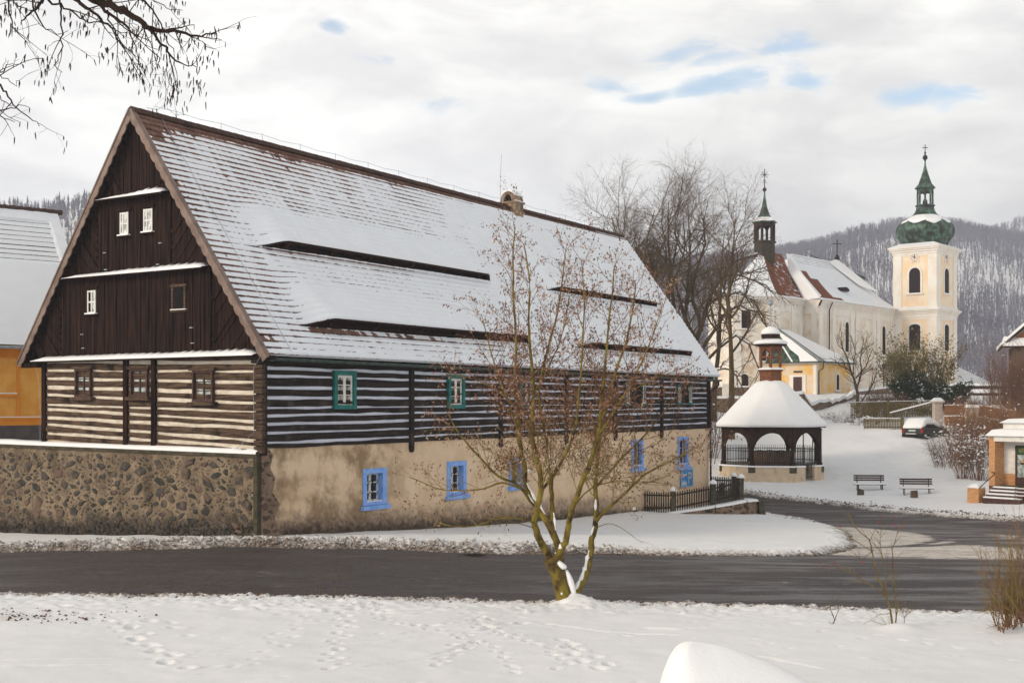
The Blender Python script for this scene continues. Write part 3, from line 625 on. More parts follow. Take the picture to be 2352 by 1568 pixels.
forest('hill_woodland', H2, 2200, 'faint wood on the farther pale hill at the right edge', 8, 12, 4, None, .0)
HL = hill('hill', [(-250,490),(0,512),(60,510),(150,500),(215,488),(300,480),(420,520),(520,600),(620,700)], 200, 520, 'wooded hill behind the orange house', -300, 640, 0)
forest('hill_woodland', HL, 3000, 'dark mixed wood on the hill behind the orange house', 5, 9, 6, None, .22, wmul=.9)

# litter of dead leaves and grit on the verges
def litter(name, label, spots, mat, size, seed):
    rg = random.Random(seed); V = []; Fc = []; b0 = 0
    for x, y in spots:
        i = min(np.searchsorted(gx, x), len(gx)-1); j = min(np.searchsorted(gy, y), len(gy)-1); z = Zs[j, i]+rg.uniform(-.004,.012)
        s_ = size*rg.uniform(.4,1.4); n = 5; a0 = rg.random()*6
        ring = [(x+s_*math.cos(a0+k*1.256)*rg.uniform(.5,1), y+s_*math.sin(a0+k*1.256)*rg.uniform(.5,1), z+rg.uniform(-.3,.3)*s_) for k in range(n)]; V += ring+[(x, y, z+s_*rg.uniform(.3,.9))]
        Fc += [(b0+k, b0+(k+1) % n, b0+n) for k in range(n)]; b0 += n+1
    mb = MB(); mb.add(V, Fc); o = mb.build(name, mat, fix=False); tag(o, label, 'litter', kind='stuff')
M['litter'] = pm('dead_leaf_litter', (.055,.030,.018), (.16,.085,.045), 3, rough=.95, spec=.05)
M['clod'] = pm('dirty_snow_clod', (.50,.46,.43), (.20,.16,.13), 6, rough=.95, spec=.1)
lr = random.Random(4); sp_ = []
while len(sp_) < 1150:
    x = lr.uniform(-11, 10); yn = float(interp(x, NEAR)); d = abs(lr.gauss(.25, .28)); 
    if fbm(np.array([x*.8]), np.array([3.]), 3)[0] > lr.uniform(.3,.62): sp_.append((x, yn-d))
for k in range(230): sp_.append((lr.gauss(-6.2, 1.0), lr.gauss(24.2, .2)))
for k in range(150): sp_.append((lr.gauss(-8.6, .8), lr.gauss(21.7, .35)))
litter('leaf_litter', 'dead brown leaves and soil crumbs strewn along the near verge', sp_, 'litter', .032, 1)
sp_ = []
while len(sp_) < 1200:
    x = lr.uniform(-15, 3.5); yn = float(interp(x, FAR)); w_ = 1.5 if x < 1 else .8; sp_.append((x, yn+abs(lr.gauss(0, .45))*w_-.1))
litter('snow_clods', 'dirty clods of ploughed snow along the far verge', sp_, 'clod', .055, 2)
sp_ = [(x, y) for x, y in ((lr.uniform(11, 24), lr.uniform(52, 70)) for _ in range(26000)) if .05 < float(road_sd(np.array([x]), np.array([y]))[0]) < abs(lr.gauss(0,.5))][:1500]
litter('leaf_litter', 'brown leaves and grit along the verge of the side road', sp_, 'litter', .05, 3)

# ---------------- the log house ----------------
rng = random.Random(11)
LH = thing('log_house', 'long dark log house with white striped chinking, plaster ground floor and steep snowy roof', 'house', (-7.02, 34.0, 0), HF.a)
LEN, WID = 32.0, 9.42
EY, EZ, AY, AZ = -.42, 5.35, 5.0, 12.78
TH = math.atan2(AZ-EZ, AY-EY); SL = math.hypot(AZ-EZ, AY-EY); ct, sn_ = math.cos(TH), math.sin(TH)
LY = 10.22                                            # far eave
def roof_pt(x, s, n=0.0): return (x, EY+s*ct-n*sn_, EZ+s*sn_+n*ct)
PL = lambda h, d, z: (h, -d, z)                       # long wall: h along, d outwards
PG = lambda h, d, z: (-d, h, z)                       # gable
def wob(h, seed, a=.02, f=.7):
    return a*(2*float(fbm(np.array([h*f+seed*7.1]), np.array([seed*3.3]), 3)[0])-1)
# plaster storey with openings for the deep windows
BW = [(4.48,5.67,.72,1.97,1), (9.04,10.21,.74,2.01,1), (13.03,14.11,.82,2.01,2), (23.25,24.44,1.04,2.40,0), (28.18,29.46,.90,2.42,0)]
def holed(mb, P, h0, h1, z0, z1, holes, d, depth):
    hs = sorted({h0, h1, *[q for o in holes for q in o[:2]]}); zs = sorted({z0, z1, *[q for o in holes for q in o[2:4]]})
    for a, b_ in zip(hs[:-1], hs[1:]):
        for c_, e in zip(zs[:-1], zs[1:]):
            if any(o[0] <= (a+b_)/2 <= o[1] and o[2] <= (c_+e)/2 <= o[3] for o in holes): continue
            mb.quad(P(a,d,c_), P(b_,d,c_), P(b_,d,e), P(a,d,e))
    for o in holes:
        a, b_, c_, e = o[:4]
        mb.quad(P(a,d,c_), P(a,d,e), P(a,d-depth,e), P(a,d-depth,c_)); mb.quad(P(b_,d,c_), P(b_,d,e), P(b_,d-depth,e), P(b_,d-depth,c_))
        mb.quad(P(a,d,c_), P(b_,d,c_), P(b_,d-depth,c_), P(a,d-depth,c_)); mb.quad(P(a,d,e), P(b_,d,e), P(b_,d-depth,e), P(a,d-depth,e))
inner = [(a+.18, b_-.20, c_+.20, e-.16) for a, b_, c_, e, k in BW]
mb = MB(); holed(mb, PL, 0, LEN, -2.2, 2.80, inner, 0.0, .30)
mb.quad((0,0,-2.2),(0,WID,-2.2),(0,WID,2.85),(0,0,2.85)); mb.quad((LEN,0,-2.2),(LEN,WID,-2.2),(LEN,WID,5.3),(LEN,0,5.3)); mb.quad((0,WID,-2.2),(LEN,WID,-2.2),(LEN,WID,5.3),(0,WID,5.3))
mb.quad((0,.35,2.79),(LEN,.35,2.79),(LEN,0,2.79),(0,0,2.79))
pw = mb.build('plaster_wall', 'plaster', LH, fix=False)
# sloping render apron along the foot of the wall
ap = []
for i in range(47):
    h = .9+i*.42; ap.append((h, .30+.043*(h-1)+wob(h, 3, .03, 1.3)))
mb = MB(); n_ = len(ap)
for (a, za), (b_, zb) in zip(ap[:-1], ap[1:]):
    mb.hull8([PL(a,0.003,-2.2),PL(b_,0.003,-2.2),PL(b_,.09,-2.2),PL(a,.09,-2.2)], [PL(a,0.003,za+.015),PL(b_,0.003,zb+.015),PL(b_,.028,zb),PL(a,.028,za)])
mb.build('plaster_apron', 'plaster', LH)
# bare corner masonry where the render has fallen away
mb = MB(); edge = [(-.02,-1.2),(1.3,-1.2),(1.15,.1),(.62,.35),(.50,.75),(.72,1.15),(.38,1.5),(.55,1.9),(.30,2.2),(.42,2.55),(.16,2.79),(-.02,2.79)]
ee = [(h+(rng.uniform(-.05,.05) if h > 0 else 0), z) for h, z in edge]; mb.prism(ee, PL, .002, .05)
mb.build('corner_masonry', 'rubble2', LH)
# log walls
def logwall(name, mat, chname, chmat, P, h0, h1, Ls, ztop, zbot, gap, gaps_h, wins, seed, off=0.0):
    "Ls: list of (z at h0, z at h1) centres of the white joints"
    mb = MB(); ch = MB(); step = .45; n = int((h1-h0)/step); hs = [h0+(h1-h0)*i/n for i in range(n+1)]
    lines = [ztop]+list(Ls)+[zbot]
    Lz = lambda k, h: (lines[k][0]+(lines[k][1]-lines[k][0])*(h-h0)/(h1-h0))
    for k in range(len(lines)-1):
        top = (lambda h, k=k: Lz(k, h)-(gap(k, h)/2 if k > 0 else 0)+(wob(h, seed+k*2+1, .040, .9) if k > 0 else 0))
        bot = (lambda h, k=k: Lz(k+1, h)+(gap(k+1, h)/2 if k < len(lines)-2 else 0)+wob(h, seed+k*2+2, .040, .9))
        bulge = rng.uniform(.0, .022)
        for a, b_ in zip(hs[:-1], hs[1:]):
            ta, tb, ba, bb = top(a), top(b_), bot(a), bot(b_); da = off+.03+bulge+wob(a, seed+k+50, .012); db = off+.03+bulge+wob(b_, seed+k+50, .012)
            v = []
            for h, t_, b2, d in ((a, ta, ba, da), (b_, tb, bb, db)):
                for fz, fd in ((0, -.07), (.07, 0), (.5, .016), (.93, 0), (1, -.07)): v.append(P(h, d+fd, b2+(t_-b2)*fz))
            mb.add(v, [(i, i+1, i+6, i+5) for i in range(4)])
        if k > 0:
            for a, b_ in zip(hs[:-1], hs[1:]):
                za, zb = Lz(k, a), Lz(k, b_); 
                v = []
                for h, z in ((a, za), (b_, zb)):
                    for fz, fd in ((-.10, -.01), (0, .004+wob(h*2, k+seed, .006)), (.10, -.004)): v.append(P(h, off+.006+fd, z+fz))
                ch.add(v, [(0,1,4,3), (1,2,5,4)])
    w_ = mb.build(name, mat, LH, fix=False); c_ = ch.build(chname, chmat, LH, fix=False); return w_, c_
JL = [(5.0,5.05),(4.79,4.78),(4.45,4.54),(4.165,4.28),(3.88,4.015),(3.665,3.80),(3.42,3.60),(3.17,3.29),(2.89,3.05)]
JG = [(5.165,5.34),(4.91,5.05),(4.6,4.81),(4.305,4.53),(4.01,4.29),(3.77,3.98),(3.49,3.84),(3.32,3.55),(2.965,3.34),(2.78,3.065)]
gl = lambda k, h: .060+.02*math.sin(k*2.1)+(.02 if k == 2 else 0)-.0006*h
gg = lambda k, h: .074+.028*math.sin(k*1.7+1)+(.03 if k > 8 else 0)
logwall('log_wall', 'woodlong', 'chinking', 'chinkskytint', PL, .12, LEN-.25, JL, (5.34,5.34), (2.74,2.76), gl, None, None, 1)
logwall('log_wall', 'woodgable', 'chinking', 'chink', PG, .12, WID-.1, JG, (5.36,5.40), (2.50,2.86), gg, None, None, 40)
# posts, corner dovetails and the plate under the eaves
mb = MB()
for px_ in (6.95, 12.4, 17.3, 21.6, 26.3): mb = MB(); mb.prism([(px_-.085,5.125),(px_+.085,5.125),(px_+.085,2.52),(px_+.05,2.44),(px_,2.41),(px_-.05,2.44),(px_-.085,2.52)], PL, -.05, .115); mb.build('post', 'woodlong', LH)
mb = MB(); mb.boxP(PL, LEN-.28, LEN+.02, -.1, .09, 2.76, 5.125); mb.build('post', 'woodlong', LH)
mb = MB(); mb.boxP(PL, -.05, .14, -.15, .10, 2.55, 5.125); mb.build('post', 'woodlong', LH)
mb = MB(); mb.boxP(PL, -.2, LEN+.3, -.2, .13, 5.13, 5.36); mb.build('wall_plate', 'woodlong', LH)
for py_ in (4.27, 5.50): mb = MB(); mb.boxP(PG, py_-.09, py_+.09, -.05, .10, 2.62, 5.36); mb.build('post', 'board', LH)
mb = MB(); mb.boxP(PG, WID-.16, WID+.02, -.1, .09, 2.7, 5.36); mb.build('post', 'board', LH)
mb = MB(); z = 2.62; k = 0
while z < 5.3:
    hgt = rng.uniform(.12, .26); mb.hull8([PG(-.11,-.05,z), PG(.20+rng.uniform(0,.05),-.05,z), PG(.20,.085+rng.uniform(0,.03),z), PG(-.11,.085,z)],
        [PG(-.11,-.05,z+hgt-.03), PG(.20,-.05,z+hgt-.03), PG(.20,.085,z+hgt-.03), PG(-.11,.085,z+hgt-.03)]); z += hgt; k += 1
mb.build('corner_joint', 'woodgable', LH)
# windows
def casement(P, a, b_, z0, z1, fw, frame, pane, cols=2, rows=3, d=.10, casing=None, cw=.10, sill=None, sillw=.12, head=None, par=LH, curtain=None, mun=.028, recess=0.0, void=False, sash='white'):
    "one window: outer casing, sashes, panes, sill and head board"
    if casing:
        mb = MB(); c0 = recess
        mb.boxP(P, a, a+cw, .0+c0, d+c0, z0, z1); mb.boxP(P, b_-cw, b_, .0+c0, d+c0, z0, z1)
        mb.boxP(P, a-.004, b_+.004, .0+c0, d+.004+c0, z1-cw, z1+.004); mb.boxP(P, a-.004, b_+.004, .0+c0, d+.004+c0, z0-.004, z0+cw)
        W_ = mb.build('window', casing, par); ia, ib, i0, i1 = a+cw, b_-cw, z0+cw, z1-cw
    else: W_ = None; ia, ib, i0, i1 = a, b_, z0, z1
    mb = MB(); dd = d*.45+recess if casing else d+recess
    fw_ = fw
    mb.boxP(P, ia, ia+fw_, dd-.03, dd, i0, i1); mb.boxP(P, ib-fw_, ib, dd-.03, dd, i0, i1); mb.boxP(P, ia+fw_, ib-fw_, dd-.03, dd-.002, i1-fw_, i1); mb.boxP(P, ia+fw_, ib-fw_, dd-.03, dd-.002, i0, i0+fw_)
    mid = (ia+ib)/2
    if cols == 2: mb.boxP(P, mid-fw_*.75, mid+fw_*.75, dd-.03, dd+.008, i0+fw_, i1-fw_)
    for r in range(1, rows):
        zz = i0+(i1-i0)*r/rows; mb.boxP(P, ia+fw_, ib-fw_, dd-.03, dd-.008, zz-mun/2, zz+mun/2)
    Wf = mb.build('sash' if W_ else 'window', frame, W_ or par); top = W_ or Wf
    g = MB(); g.quad(P(ia,dd-.028,i0), P(ib,dd-.028,i0), P(ib,dd-.028,i1), P(ia,dd-.028,i1)); g.build('pane', pane, top, fix=False)
    if curtain:
        g = MB()
        for x0, x1, s_ in ((ia+fw_, mid-fw_, 1), (mid+fw_, ib-fw_, -1)):
            cx = (x0+x1)/2; n = 8; up = i1-(i1-i0)*curtain
            pts = [(x0, i0+fw_), (x1, i0+fw_)]+[(x1-(x1-x0)*q/n*(1), up-(up-(i0+(i1-i0)*.62))*.9*(abs(q/n-(.3 if s_ > 0 else .7)))**1.5) for q in range(n+1)]
            g.prism(pts, P, dd-.026, dd-.022)
        g.build('curtain', 'curtain', top)
    if sill: mb = MB(); mb.boxP(P, a-sillw, b_+sillw, .0, d+.08, z0-.11, z0-.008); mb.build('sill', sill, top)
    if head: mb = MB(); mb.boxP(P, a-.10, b_+.10, .0, d+.05, z1+.006, z1+.09); mb.build('head_board', head, top)
    return top
# gable, timber floor
for (a, b_, z0, z1, cu) in ((7.06,7.80,4.22,5.08,.10), (4.51,5.26,4.22,5.04,.10), (1.79,2.61,4.06,4.95,.42)):
    casement(PG, a, b_, z0, z1, .028, 'darkpaint', 'glasspale', 2, 3, .12, casing='darkpaint', cw=.055, sill='woodgable', head='woodgable', curtain=None)
    wn_ = None
# long wall, timber floor
for i, (a, b_) in enumerate(((3.02,4.04),(9.0,9.99),(13.7,14.72))):
    wq = casement(PL, a, b_, 3.84, 5.0, .075, 'white', 'glasswarm' if i == 0 else 'glass', 2, 3, .13, casing='green', cw=.13, curtain=None)
    if i == 0:
        g = MB(); mdx = (a+b_)/2
        for x0, x1 in ((a+.20, a+.30), (b_-.30, b_-.20), (mdx-.13, mdx-.07), (mdx+.07, mdx+.12)): g.boxP(PL, x0, x1, .034, .037, 3.98, 4.85)
        g.build('curtain', 'curtain', wq)
for a, b_, z0, z1 in ((22.9,24.1,3.97,4.92),(28.4,29.25,4.02,4.86)):
    mb = MB(); mb.boxP(PL, a, b_, .0, .075, z0, z1); wn_ = mb.build('window', 'black', LH)
    mb = MB(); mb.boxP(PL, a+.05, a+.11, .075, .09, z0, z1); mb.boxP(PL, (a+b_)/2-.02, (a+b_)/2+.02, .075, .085, z0, z1); mb.build('sash', 'darkpaint', wn_)
    for x0, x1 in ((a-.42, a-.03), (b_+.03, b_+.42)):
        mb = MB(); mb.boxP(PL, x0, x1, .09, .125, z0-.06, z1+.05); s1_ = mb.build('shutter', 'green', wn_)
        mb = MB(); mb.boxP(PL, x0+.07, x1-.07, .1252, .129, z0+.05, z1-.08); mb.boxP(PL, x0+.11, x1-.11, .1292, .133, z0+.09, z1-.12); mb.mi[6:] = [1]*6; mb.build('shutter_panel', ['white', 'redpanel'], s1_)
# small dark hatches in the log wall
for a in (17.9, 21.1): 
    mb = MB(); mb.boxP(PL, a, a+.5, .0, .085, 4.2, 4.62); mb.build('hatch', 'oldwood', LH)
# blue framed windows in the plaster
for (a, b_, z0, z1, kind), (ia, ib, i0, i1) in zip(BW, inner):
    mb = MB(); mb.boxP(PL, a, ia, 0.002, .035, z0+.10, z1); mb.boxP(PL, ib, b_, 0.002, .035, z0+.10, z1); mb.boxP(PL, ia, ib, 0.002, .035, i1, z1); mb.boxP(PL, ia, ib, .002, .035, z0+.10, i0)
    # painted reveals
    mb.quad(PL(ia+.004,.03,i0),PL(ia+.004,.03,i1),PL(ia+.004,-.29,i1),PL(ia+.004,-.29,i0)); mb.quad(PL(ib-.004,.03,i0),PL(ib-.004,.03,i1),PL(ib-.004,-.29,i1),PL(ib-.004,-.29,i0))
    mb.quad(PL(ia,.03,i1-.004),PL(ib,.03,i1-.004),PL(ib,-.29,i1-.004),PL(ia,-.29,i1-.004)); mb.quad(PL(ia,.03,i0+.004),PL(ib,.03,i0+.004),PL(ib,-.29,i0+.004),PL(ia,-.29,i0+.004))
    F_ = mb.build('window', 'blue', LH, fix=False)
    mb = MB(); mb.boxP(PL, a-.10, b_+.10, 0.002, .13, z0-.04, z0+.09); mb.build('sill', 'blue', F_)
    mb = MB(); mb.boxP(PL, ia+.01, ib-.01, -.18, .02, i0+.005, i0+.03); mb.build('sill_snow', 'snow', F_)
    dd = -.22
    if kind == 2:
        mb = MB(); mb.boxP(PL, ia+.006, ib-.006, dd-.02, dd, i0+.006, i1-.35); mb.build('wooden_panel', 'oldwood', F_)
        mb = MB(); mb.boxP(PL, ia+.006, ib-.006, dd-.05, dd-.03, i1-.35, i1-.006); mb.build('opening', 'black', F_)
        continue
    mb = MB(); fw = .055; md = (ia+ib)/2
    for x0, x1 in ((ia+.006, ia+fw), (ib-fw, ib-.006), (md-.05, md+.05)): mb.boxP(PL, x0, x1, dd, dd+.04, i0+.006, i1-.006)
    for zz in (i0+.04, i1-.04, i0+(i1-i0)/3, i0+(i1-i0)*2/3): mb.boxP(PL, ia+fw, ib-fw, dd, dd+.032, zz-.02, zz+.02)
    mb.build('sash', 'white', F_)
    g = MB(); g.quad(PL(ia,dd+.01,i0),PL(ib,dd+.01,i0),PL(ib,dd+.01,i1),PL(ia,dd+.01,i1)); g.build('pane', 'glass', F_, fix=False)
    mb = MB(); mb.boxP(PL, md-.012, md+.012, -.07, -.045, i0, i1)
    if kind == 1:
        for zc in (i0+(i1-i0)*.28, i0+(i1-i0)*.68):
            for s_ in (-1, 1):
                pts = [PL(md+s_*.13+.085*math.cos(t_)*s_, -.05, zc+s_*.03+.085*math.sin(t_)) for t_ in np.linspace(-.4 if s_ < 0 else -2.6, 3.0 if s_ < 0 else .6, 10)]; mb.tube(pts, .011, 5)
    else:
        for xx in (ia+.14, ib-.14): mb.boxP(PL, xx-.01, xx+.01, -.07, -.05, i0, i1)
        for zc in np.linspace(i0+.12, i1-.12, 5): mb.boxP(PL, ia+.01, ib-.01, -.075, -.055, zc-.01, zc+.01)
    mb.build('grille', 'iron', F_)
# boarded gable in three tiers
def rline(y): return EZ+(y-EY)*(AZ-EZ)/(AY-EY)-.10 if y < AY else EZ+(LY-y)*(AZ-EZ)/(LY-AY)-.10
T3 = [(5.50,7.92,1.95,8.30,.05),(8.02,10.22,3.62,6.58,.03),(10.32,12.7,4.10,5.60,.01)]
def clipline(p, q, inside):
    n = 80; ok = [i for i in range(n+1) if inside(p[0]+(q[0]-p[0])*i/n, p[1]+(q[1]-p[1])*i/n)]
    if len(ok) < 3: return None
    a, b_ = ok[0]/n, ok[-1]/n; f = lambda t_: (p[0]+(q[0]-p[0])*t_, p[1]+(q[1]-p[1])*t_); return f(a), f(b_)
for z0, z1, ya, yb, off in T3:
    y0 = EY+(z0+.1-EZ)*(AY-EY)/(AZ-EZ); y1 = LY-(z0+.1-EZ)*(LY-AY)/(AZ-EZ)
    mb = MB(); pts = [(y0, z0), (y1, z0)]
    if z1 < 12: pts += [(LY-(z1+.1-EZ)*(LY-AY)/(AZ-EZ), z1), (EY+(z1+.1-EZ)*(AY-EY)/(AZ-EZ), z1)]
    else: pts += [(AY, AZ-.1)]
    mb.prism(pts, PG, -.1, off); y = ya
    while y < yb:          # overlapping upright boards of uneven width
        wd = rng.uniform(.13, .20); zt = min(z1, rline(y), rline(y+wd)); d1 = off+rng.choice((.022, .032, .042))
        if zt > z0+.1: mb.boxP(PG, y, y+wd-.012, off-.01, d1, z0, zt)
        y += wd
    for yy in (ya-.09, yb+.02):
        zt = min(z1, rline(yy)); mb.boxP(PG, yy, yy+.10, off-.01, off+.06, z0, zt)
    mb.build('gable_boards', 'board', LH)
    for side in (0, 1):
        mb = MB(); ins = (lambda y, z: z0 < z < min(z1, rline(y)) and (y < ya-.10 if side == 0 else y > yb+.13))
        yc = ya-.1 if side == 0 else yb+.13; sg = -1 if side == 0 else 1
        for k in range(-14, 26):
            c0 = z0+k*.24; p = (yc, c0); q = (yc+sg*3.6, c0+3.6*1.12) ; p = (yc, c0)
            # boards fall from the middle outwards and upwards
            r_ = clipline(p, q, ins)
            if not r_: continue
            (a1, b1), (a2, b2) = r_; L = math.hypot(a2-a1, b2-b1)
            if L < .2: continue
            ux, uz = (a2-a1)/L, (b2-b1)/L; w2 = .075+rng.uniform(0,.02); d1 = off+rng.choice((.012,.030,.055))
            mb.prism([(a1-uz*w2, b1+ux*w2), (a2-uz*w2, b2+ux*w2), (a2+uz*w2, b2-ux*w2), (a1+uz*w2, b1-ux*w2)], PG, off-.01, d1)
        mb.build('gable_boards', 'boarddiag', LH)
# narrow pent ledges, each with a bank of snow
for li, (zl, ya, yb, prof) in enumerate(((5.40,-.02,9.72,(.10,.10)),(7.96,1.98,8.20,(.13,.05)),(10.27,3.62,6.60,(.15,.03)))):
    mb = MB(); mb.hull8([PG(ya,-.05,zl-.03),PG(yb,-.05,zl-.03),PG(yb,.34,zl-.10),PG(ya,.34,zl-.10)], [PG(ya,-.05,zl+.03),PG(yb,-.05,zl+.03),PG(yb,.34,zl-.055),PG(ya,.34,zl-.055)])
    pr = mb.build('pent_ledge', 'board', LH)
    ys = np.linspace(ya+.03, yb-.05, 90); mb = MB()
    for i in range(len(ys)-1):
        sec = []
        for y in (ys[i], ys[i+1]):
            t_ = (y-ya)/(yb-ya); hh = prof[0]+(prof[1]-prof[0])*t_; hh *= .75+.5*float(fbm(np.array([y*1.3+li*9]), np.array([1.5]), 2)[0])
            hh += .05*abs(math.sin(y*9+li))**8*(1-t_)
            taper = min(1, (y-ya)/.4+.15, (yb-y)/.5+.1); hh *= taper
            sec.append([PG(y,.055,zl+.02), PG(y,.058,zl+.02+hh*1.05), PG(y,.20,zl-.02+hh*.85), PG(y,.33,zl-.04+hh*.45), PG(y,.355,zl-.05)])
        mb.add(sec[0]+sec[1], [(j, j+1, j+6, j+5) for j in range(4)])
    mb.build('snow', 'snow', pr, fix=False, smooth=True)
# gable attic windows
for i, (a, b_, z0, z1) in enumerate(((5.34,5.71,9.11,9.80),(4.29,4.67,9.13,9.82),(6.82,7.20,6.79,7.51),(2.89,3.47,6.76,7.49))):
    off = .085
    if i == 3:
        mb = MB(); mb.boxP(PG, a+.06, b_-.06, 0, off+.012, z0, z1-.06); wn_ = mb.build('window', 'black', LH)
        mb = MB(); mb.boxP(PG, a, a+.07, 0, off+.03, z0-.03, z1); mb.boxP(PG, b_-.07, b_, 0, off+.03, z0-.03, z1); mb.boxP(PG, a-.06, b_+.06, 0, off+.035, z1-.07, z1+.02); mb.boxP(PG, a-.04, b_+.04, 0, off+.05, z0-.07, z0-.01); mb.build('frame', 'woodgable', wn_); mb = MB(); mb.boxP(PG, a-.03, b_+.03, .05, off+.055, z0-.009, z0+.015); mb.build('sill_snow', 'snow', wn_)
    else:
        mb = MB(); g = MB(); md = a+(b_-a)*.62 if i < 2 else (a+b_)/2
        fw = .045
        for x0, x1 in ((a, a+fw), (b_-fw, b_), (md-.02, md+.02)): mb.boxP(PG, x0, x1, off, off+.03, z0, z1)
        for zz in (z0+.03, z1-.03, (z0+z1)/2): mb.boxP(PG, a+fw, b_-fw, off, off+.024, zz-.025, zz+.025)
        wn_ = mb.build('window', 'white', LH)
        g.quad(PG(a,off+.004,z0),PG(b_,off+.004,z0),PG(b_,off+.004,z1),PG(a,off+.004,z1)); g.build('pane', 'glasswhite' if i < 2 else 'glasspale', wn_, fix=False)
        if i < 2: g = MB(); g.boxP(PG, md+.03, b_-fw-.05, off+.006, off+.010, z0+.08, (z0+z1)/2-.04); g.boxP(PG, md+.03, b_-fw-.05, off+.006, off+.010, (z0+z1)/2+.04, z1-.08); g.build('dark_gap', 'black', wn_)
        mb = MB(); mb.boxP(PG, a-.10, b_+.10, 0, off+.06, z1+.02, z1+.13); mb.build('head_board', 'board', wn_); mb = MB(); mb.boxP(PG, a-.06, b_+.06, 0, off+.09, z0-.07, z0-.02); mb.build('sill', 'board', wn_)
        mb = MB(); mb.boxP(PG, a-.05, b_+.06, .05, off+.09, z0-.019, z0+.02); mb.build('sill_snow', 'snow', wn_)
mb = MB()        # small iron vent flaps on the boards
for y, z in ((6.35,8.62),(3.9,8.75),(6.3,8.1),(4.0,8.12),(7.4,6.15),(7.35,5.72),(2.6,6.2),(2.55,5.75)): mb.boxP(PG, y, y+.12, .07, .12, z, z+.025)
mb.build('vent_flap', 'zinc', LH)
# the far roof slope, soffits and end
mb = MB()
X0, X1 = -.30, 32.32
mb.quad((X0,LY,EZ),(X1,LY,EZ),(X1,AY,AZ-.02),(X0,AY,AZ-.02)); mb.quad((X0,LY,EZ-.12),(X1,LY,EZ-.12),(X1,AY,AZ-.14),(X0,AY,AZ-.14))
mb.build('roof_underside', 'board', LH, fix=False)
mb = MB(); mb.quad((X0+.02,EY+.10,EZ+.02),(X1,EY+.10,EZ+.02),(X1,AY,AZ-.13),(X0+.02,AY,AZ-.13)); mb.quad((LEN,-.02,5.3),(LEN,WID+.3,5.3),(LEN,AY,AZ-.2)); mb.quad((-.1,.0,5.30),(LEN,.0,5.30),(LEN,.0,5.42),(-.1,.0,5.42))
# rafter tails seen under the eaves
for i in range(28): xx = .6+i*1.15; mb.hull8([(xx-.06,EY+.06,EZ-.06),(xx+.06,EY+.06,EZ-.06),(xx+.06,.1,EZ-.06),(xx-.06,.1,EZ-.06)], [(xx-.06,EY+.06,EZ+.02),(xx+.06,EY+.06,EZ+.02),(xx+.06,.1,EZ+.5),(xx-.06,.1,EZ+.5)])
mb.build('roof_underside', 'board', LH)
# tiles and the snow on them, with four long slot vents that lift the slope
SLOTS = [(1.86,14.9,.26+.0,.44,1.15),(18.4,30.35,.26,.38,1.1),(1.85,14.98,2.06,.40,1.1),(18.9,30.25,2.06,.38,1.1)]
SLOTS = [(a, b_, (y-EY)/ct, h, lt) for a, b_, y, h, lt in SLOTS]
NC = 40; CH = SL/NC
def hood(x, s):
    H = np.zeros_like(x)
    for a, b_, s0, h, lt in SLOTS:
        e0 = sst(x, a, a+1.25) if True else 1; e1 = 1-sst(x, b_-.75, b_)
        up = np.clip((s0+2.5-s)/2.5, 0, 1)*(s >= s0-1e-4)*(s < s0+2.5)
        H = np.maximum(H, h*np.minimum(e0, e1)*up**1.0)
    return H
ss_ = []
for k in range(NC): ss_ += [CH*(k+q) for q in (0.0, .06, .16, .30, .52, .78, .97)]
ss_ += [SL]+[s for *_, s0, h, lt in SLOTS for s in (s0-.002, s0)]
ss_ = np.array(sorted(set(np.round(ss_, 5))))
xs_ = np.concatenate([np.arange(X0, X1, .055), [X1]])
XX, SS = np.meshgrid(xs_, ss_)
HD = hood(XX, SS); q_ = (SS/CH) % 1.0; row = np.floor(SS/CH)
tile_h = .050*(1-q_)
def slotkeep(XX, SS):
    Xc = (XX[:-1,:-1]+XX[1:,1:])/2; S0 = SS[:-1,:-1]; S1 = SS[1:,1:]; keep = np.ones(Xc.shape, bool)
    for a, b_, s0, h, lt in SLOTS: keep &= ~((Xc > a+.05) & (Xc < b_-.05) & (np.abs(S1-s0) < 1e-4))
    return keep
tn = tile_h+HD
P3 = np.array
TX = XX; TY = EY+SS*ct-tn*sn_; TZ = EZ+SS*sn_+tn*ct
sub = slice(None, None, 4)
ro = grid_obj('roof', TX[:, sub], TY[:, sub], TZ[:, sub], 'tile', LH, uv=(XX[:, sub], SS[:, sub]), keep=slotkeep(XX[:, sub], SS[:, sub]), smooth=False)
# snow depth
streak = fbm(XX*9, SS*1.1, 3)-.5; blob = fbm(XX*.8+3, SS*1.1, 4)-.5; rowr = vn(XX*.35, row*3.7)-.5; fine = fbm(XX*5, SS*6, 3)-.5
cover = .044+.010*sst(XX, 3.0, 12.0)+.030*sst(XX, 11, 20)+.025*sst(XX, 20, 27)
cover += .022*sst(XX, 1.5, 4)*(np.exp(-((SS-3.9)/.9)**2)+np.exp(-((SS-1.9)/.6)**2))
for a, b_, s0, h, lt in SLOTS:      # snow lies thick above each vent, thin just under it
    inx = sst(XX, a-.5, a+1.0)*(1-sst(XX, b_-.3, b_+.6))
    cover += .035*inx*sst(SS, s0-.05, s0+.05)*(1-sst(SS, s0+1.3, s0+2.0))
    cover -= .055*inx*(1-sst(SS, s0, s0+.01))*sst(SS, s0-.42, s0-.1)*(1-.85*sst(XX, a+6, a+10))*(1.0 if s0 < 2 else .8)
cover -= .030*(1-sst(XX, X0+.1, X0+1.3))*(.5+1.0*vn(XX*0+2, SS*1.3))
cover -= .20*sst(SS, SL-.36, SL-.24)*(1-.5*sst(XX, 24, 31))+.026*sst(SS, SL-.85, SL-.35)*(1-sst(XX, 14, 22))
cover -= .008*sst(SS, 6.5, 8.5)*(1-sst(XX, 14, 24))
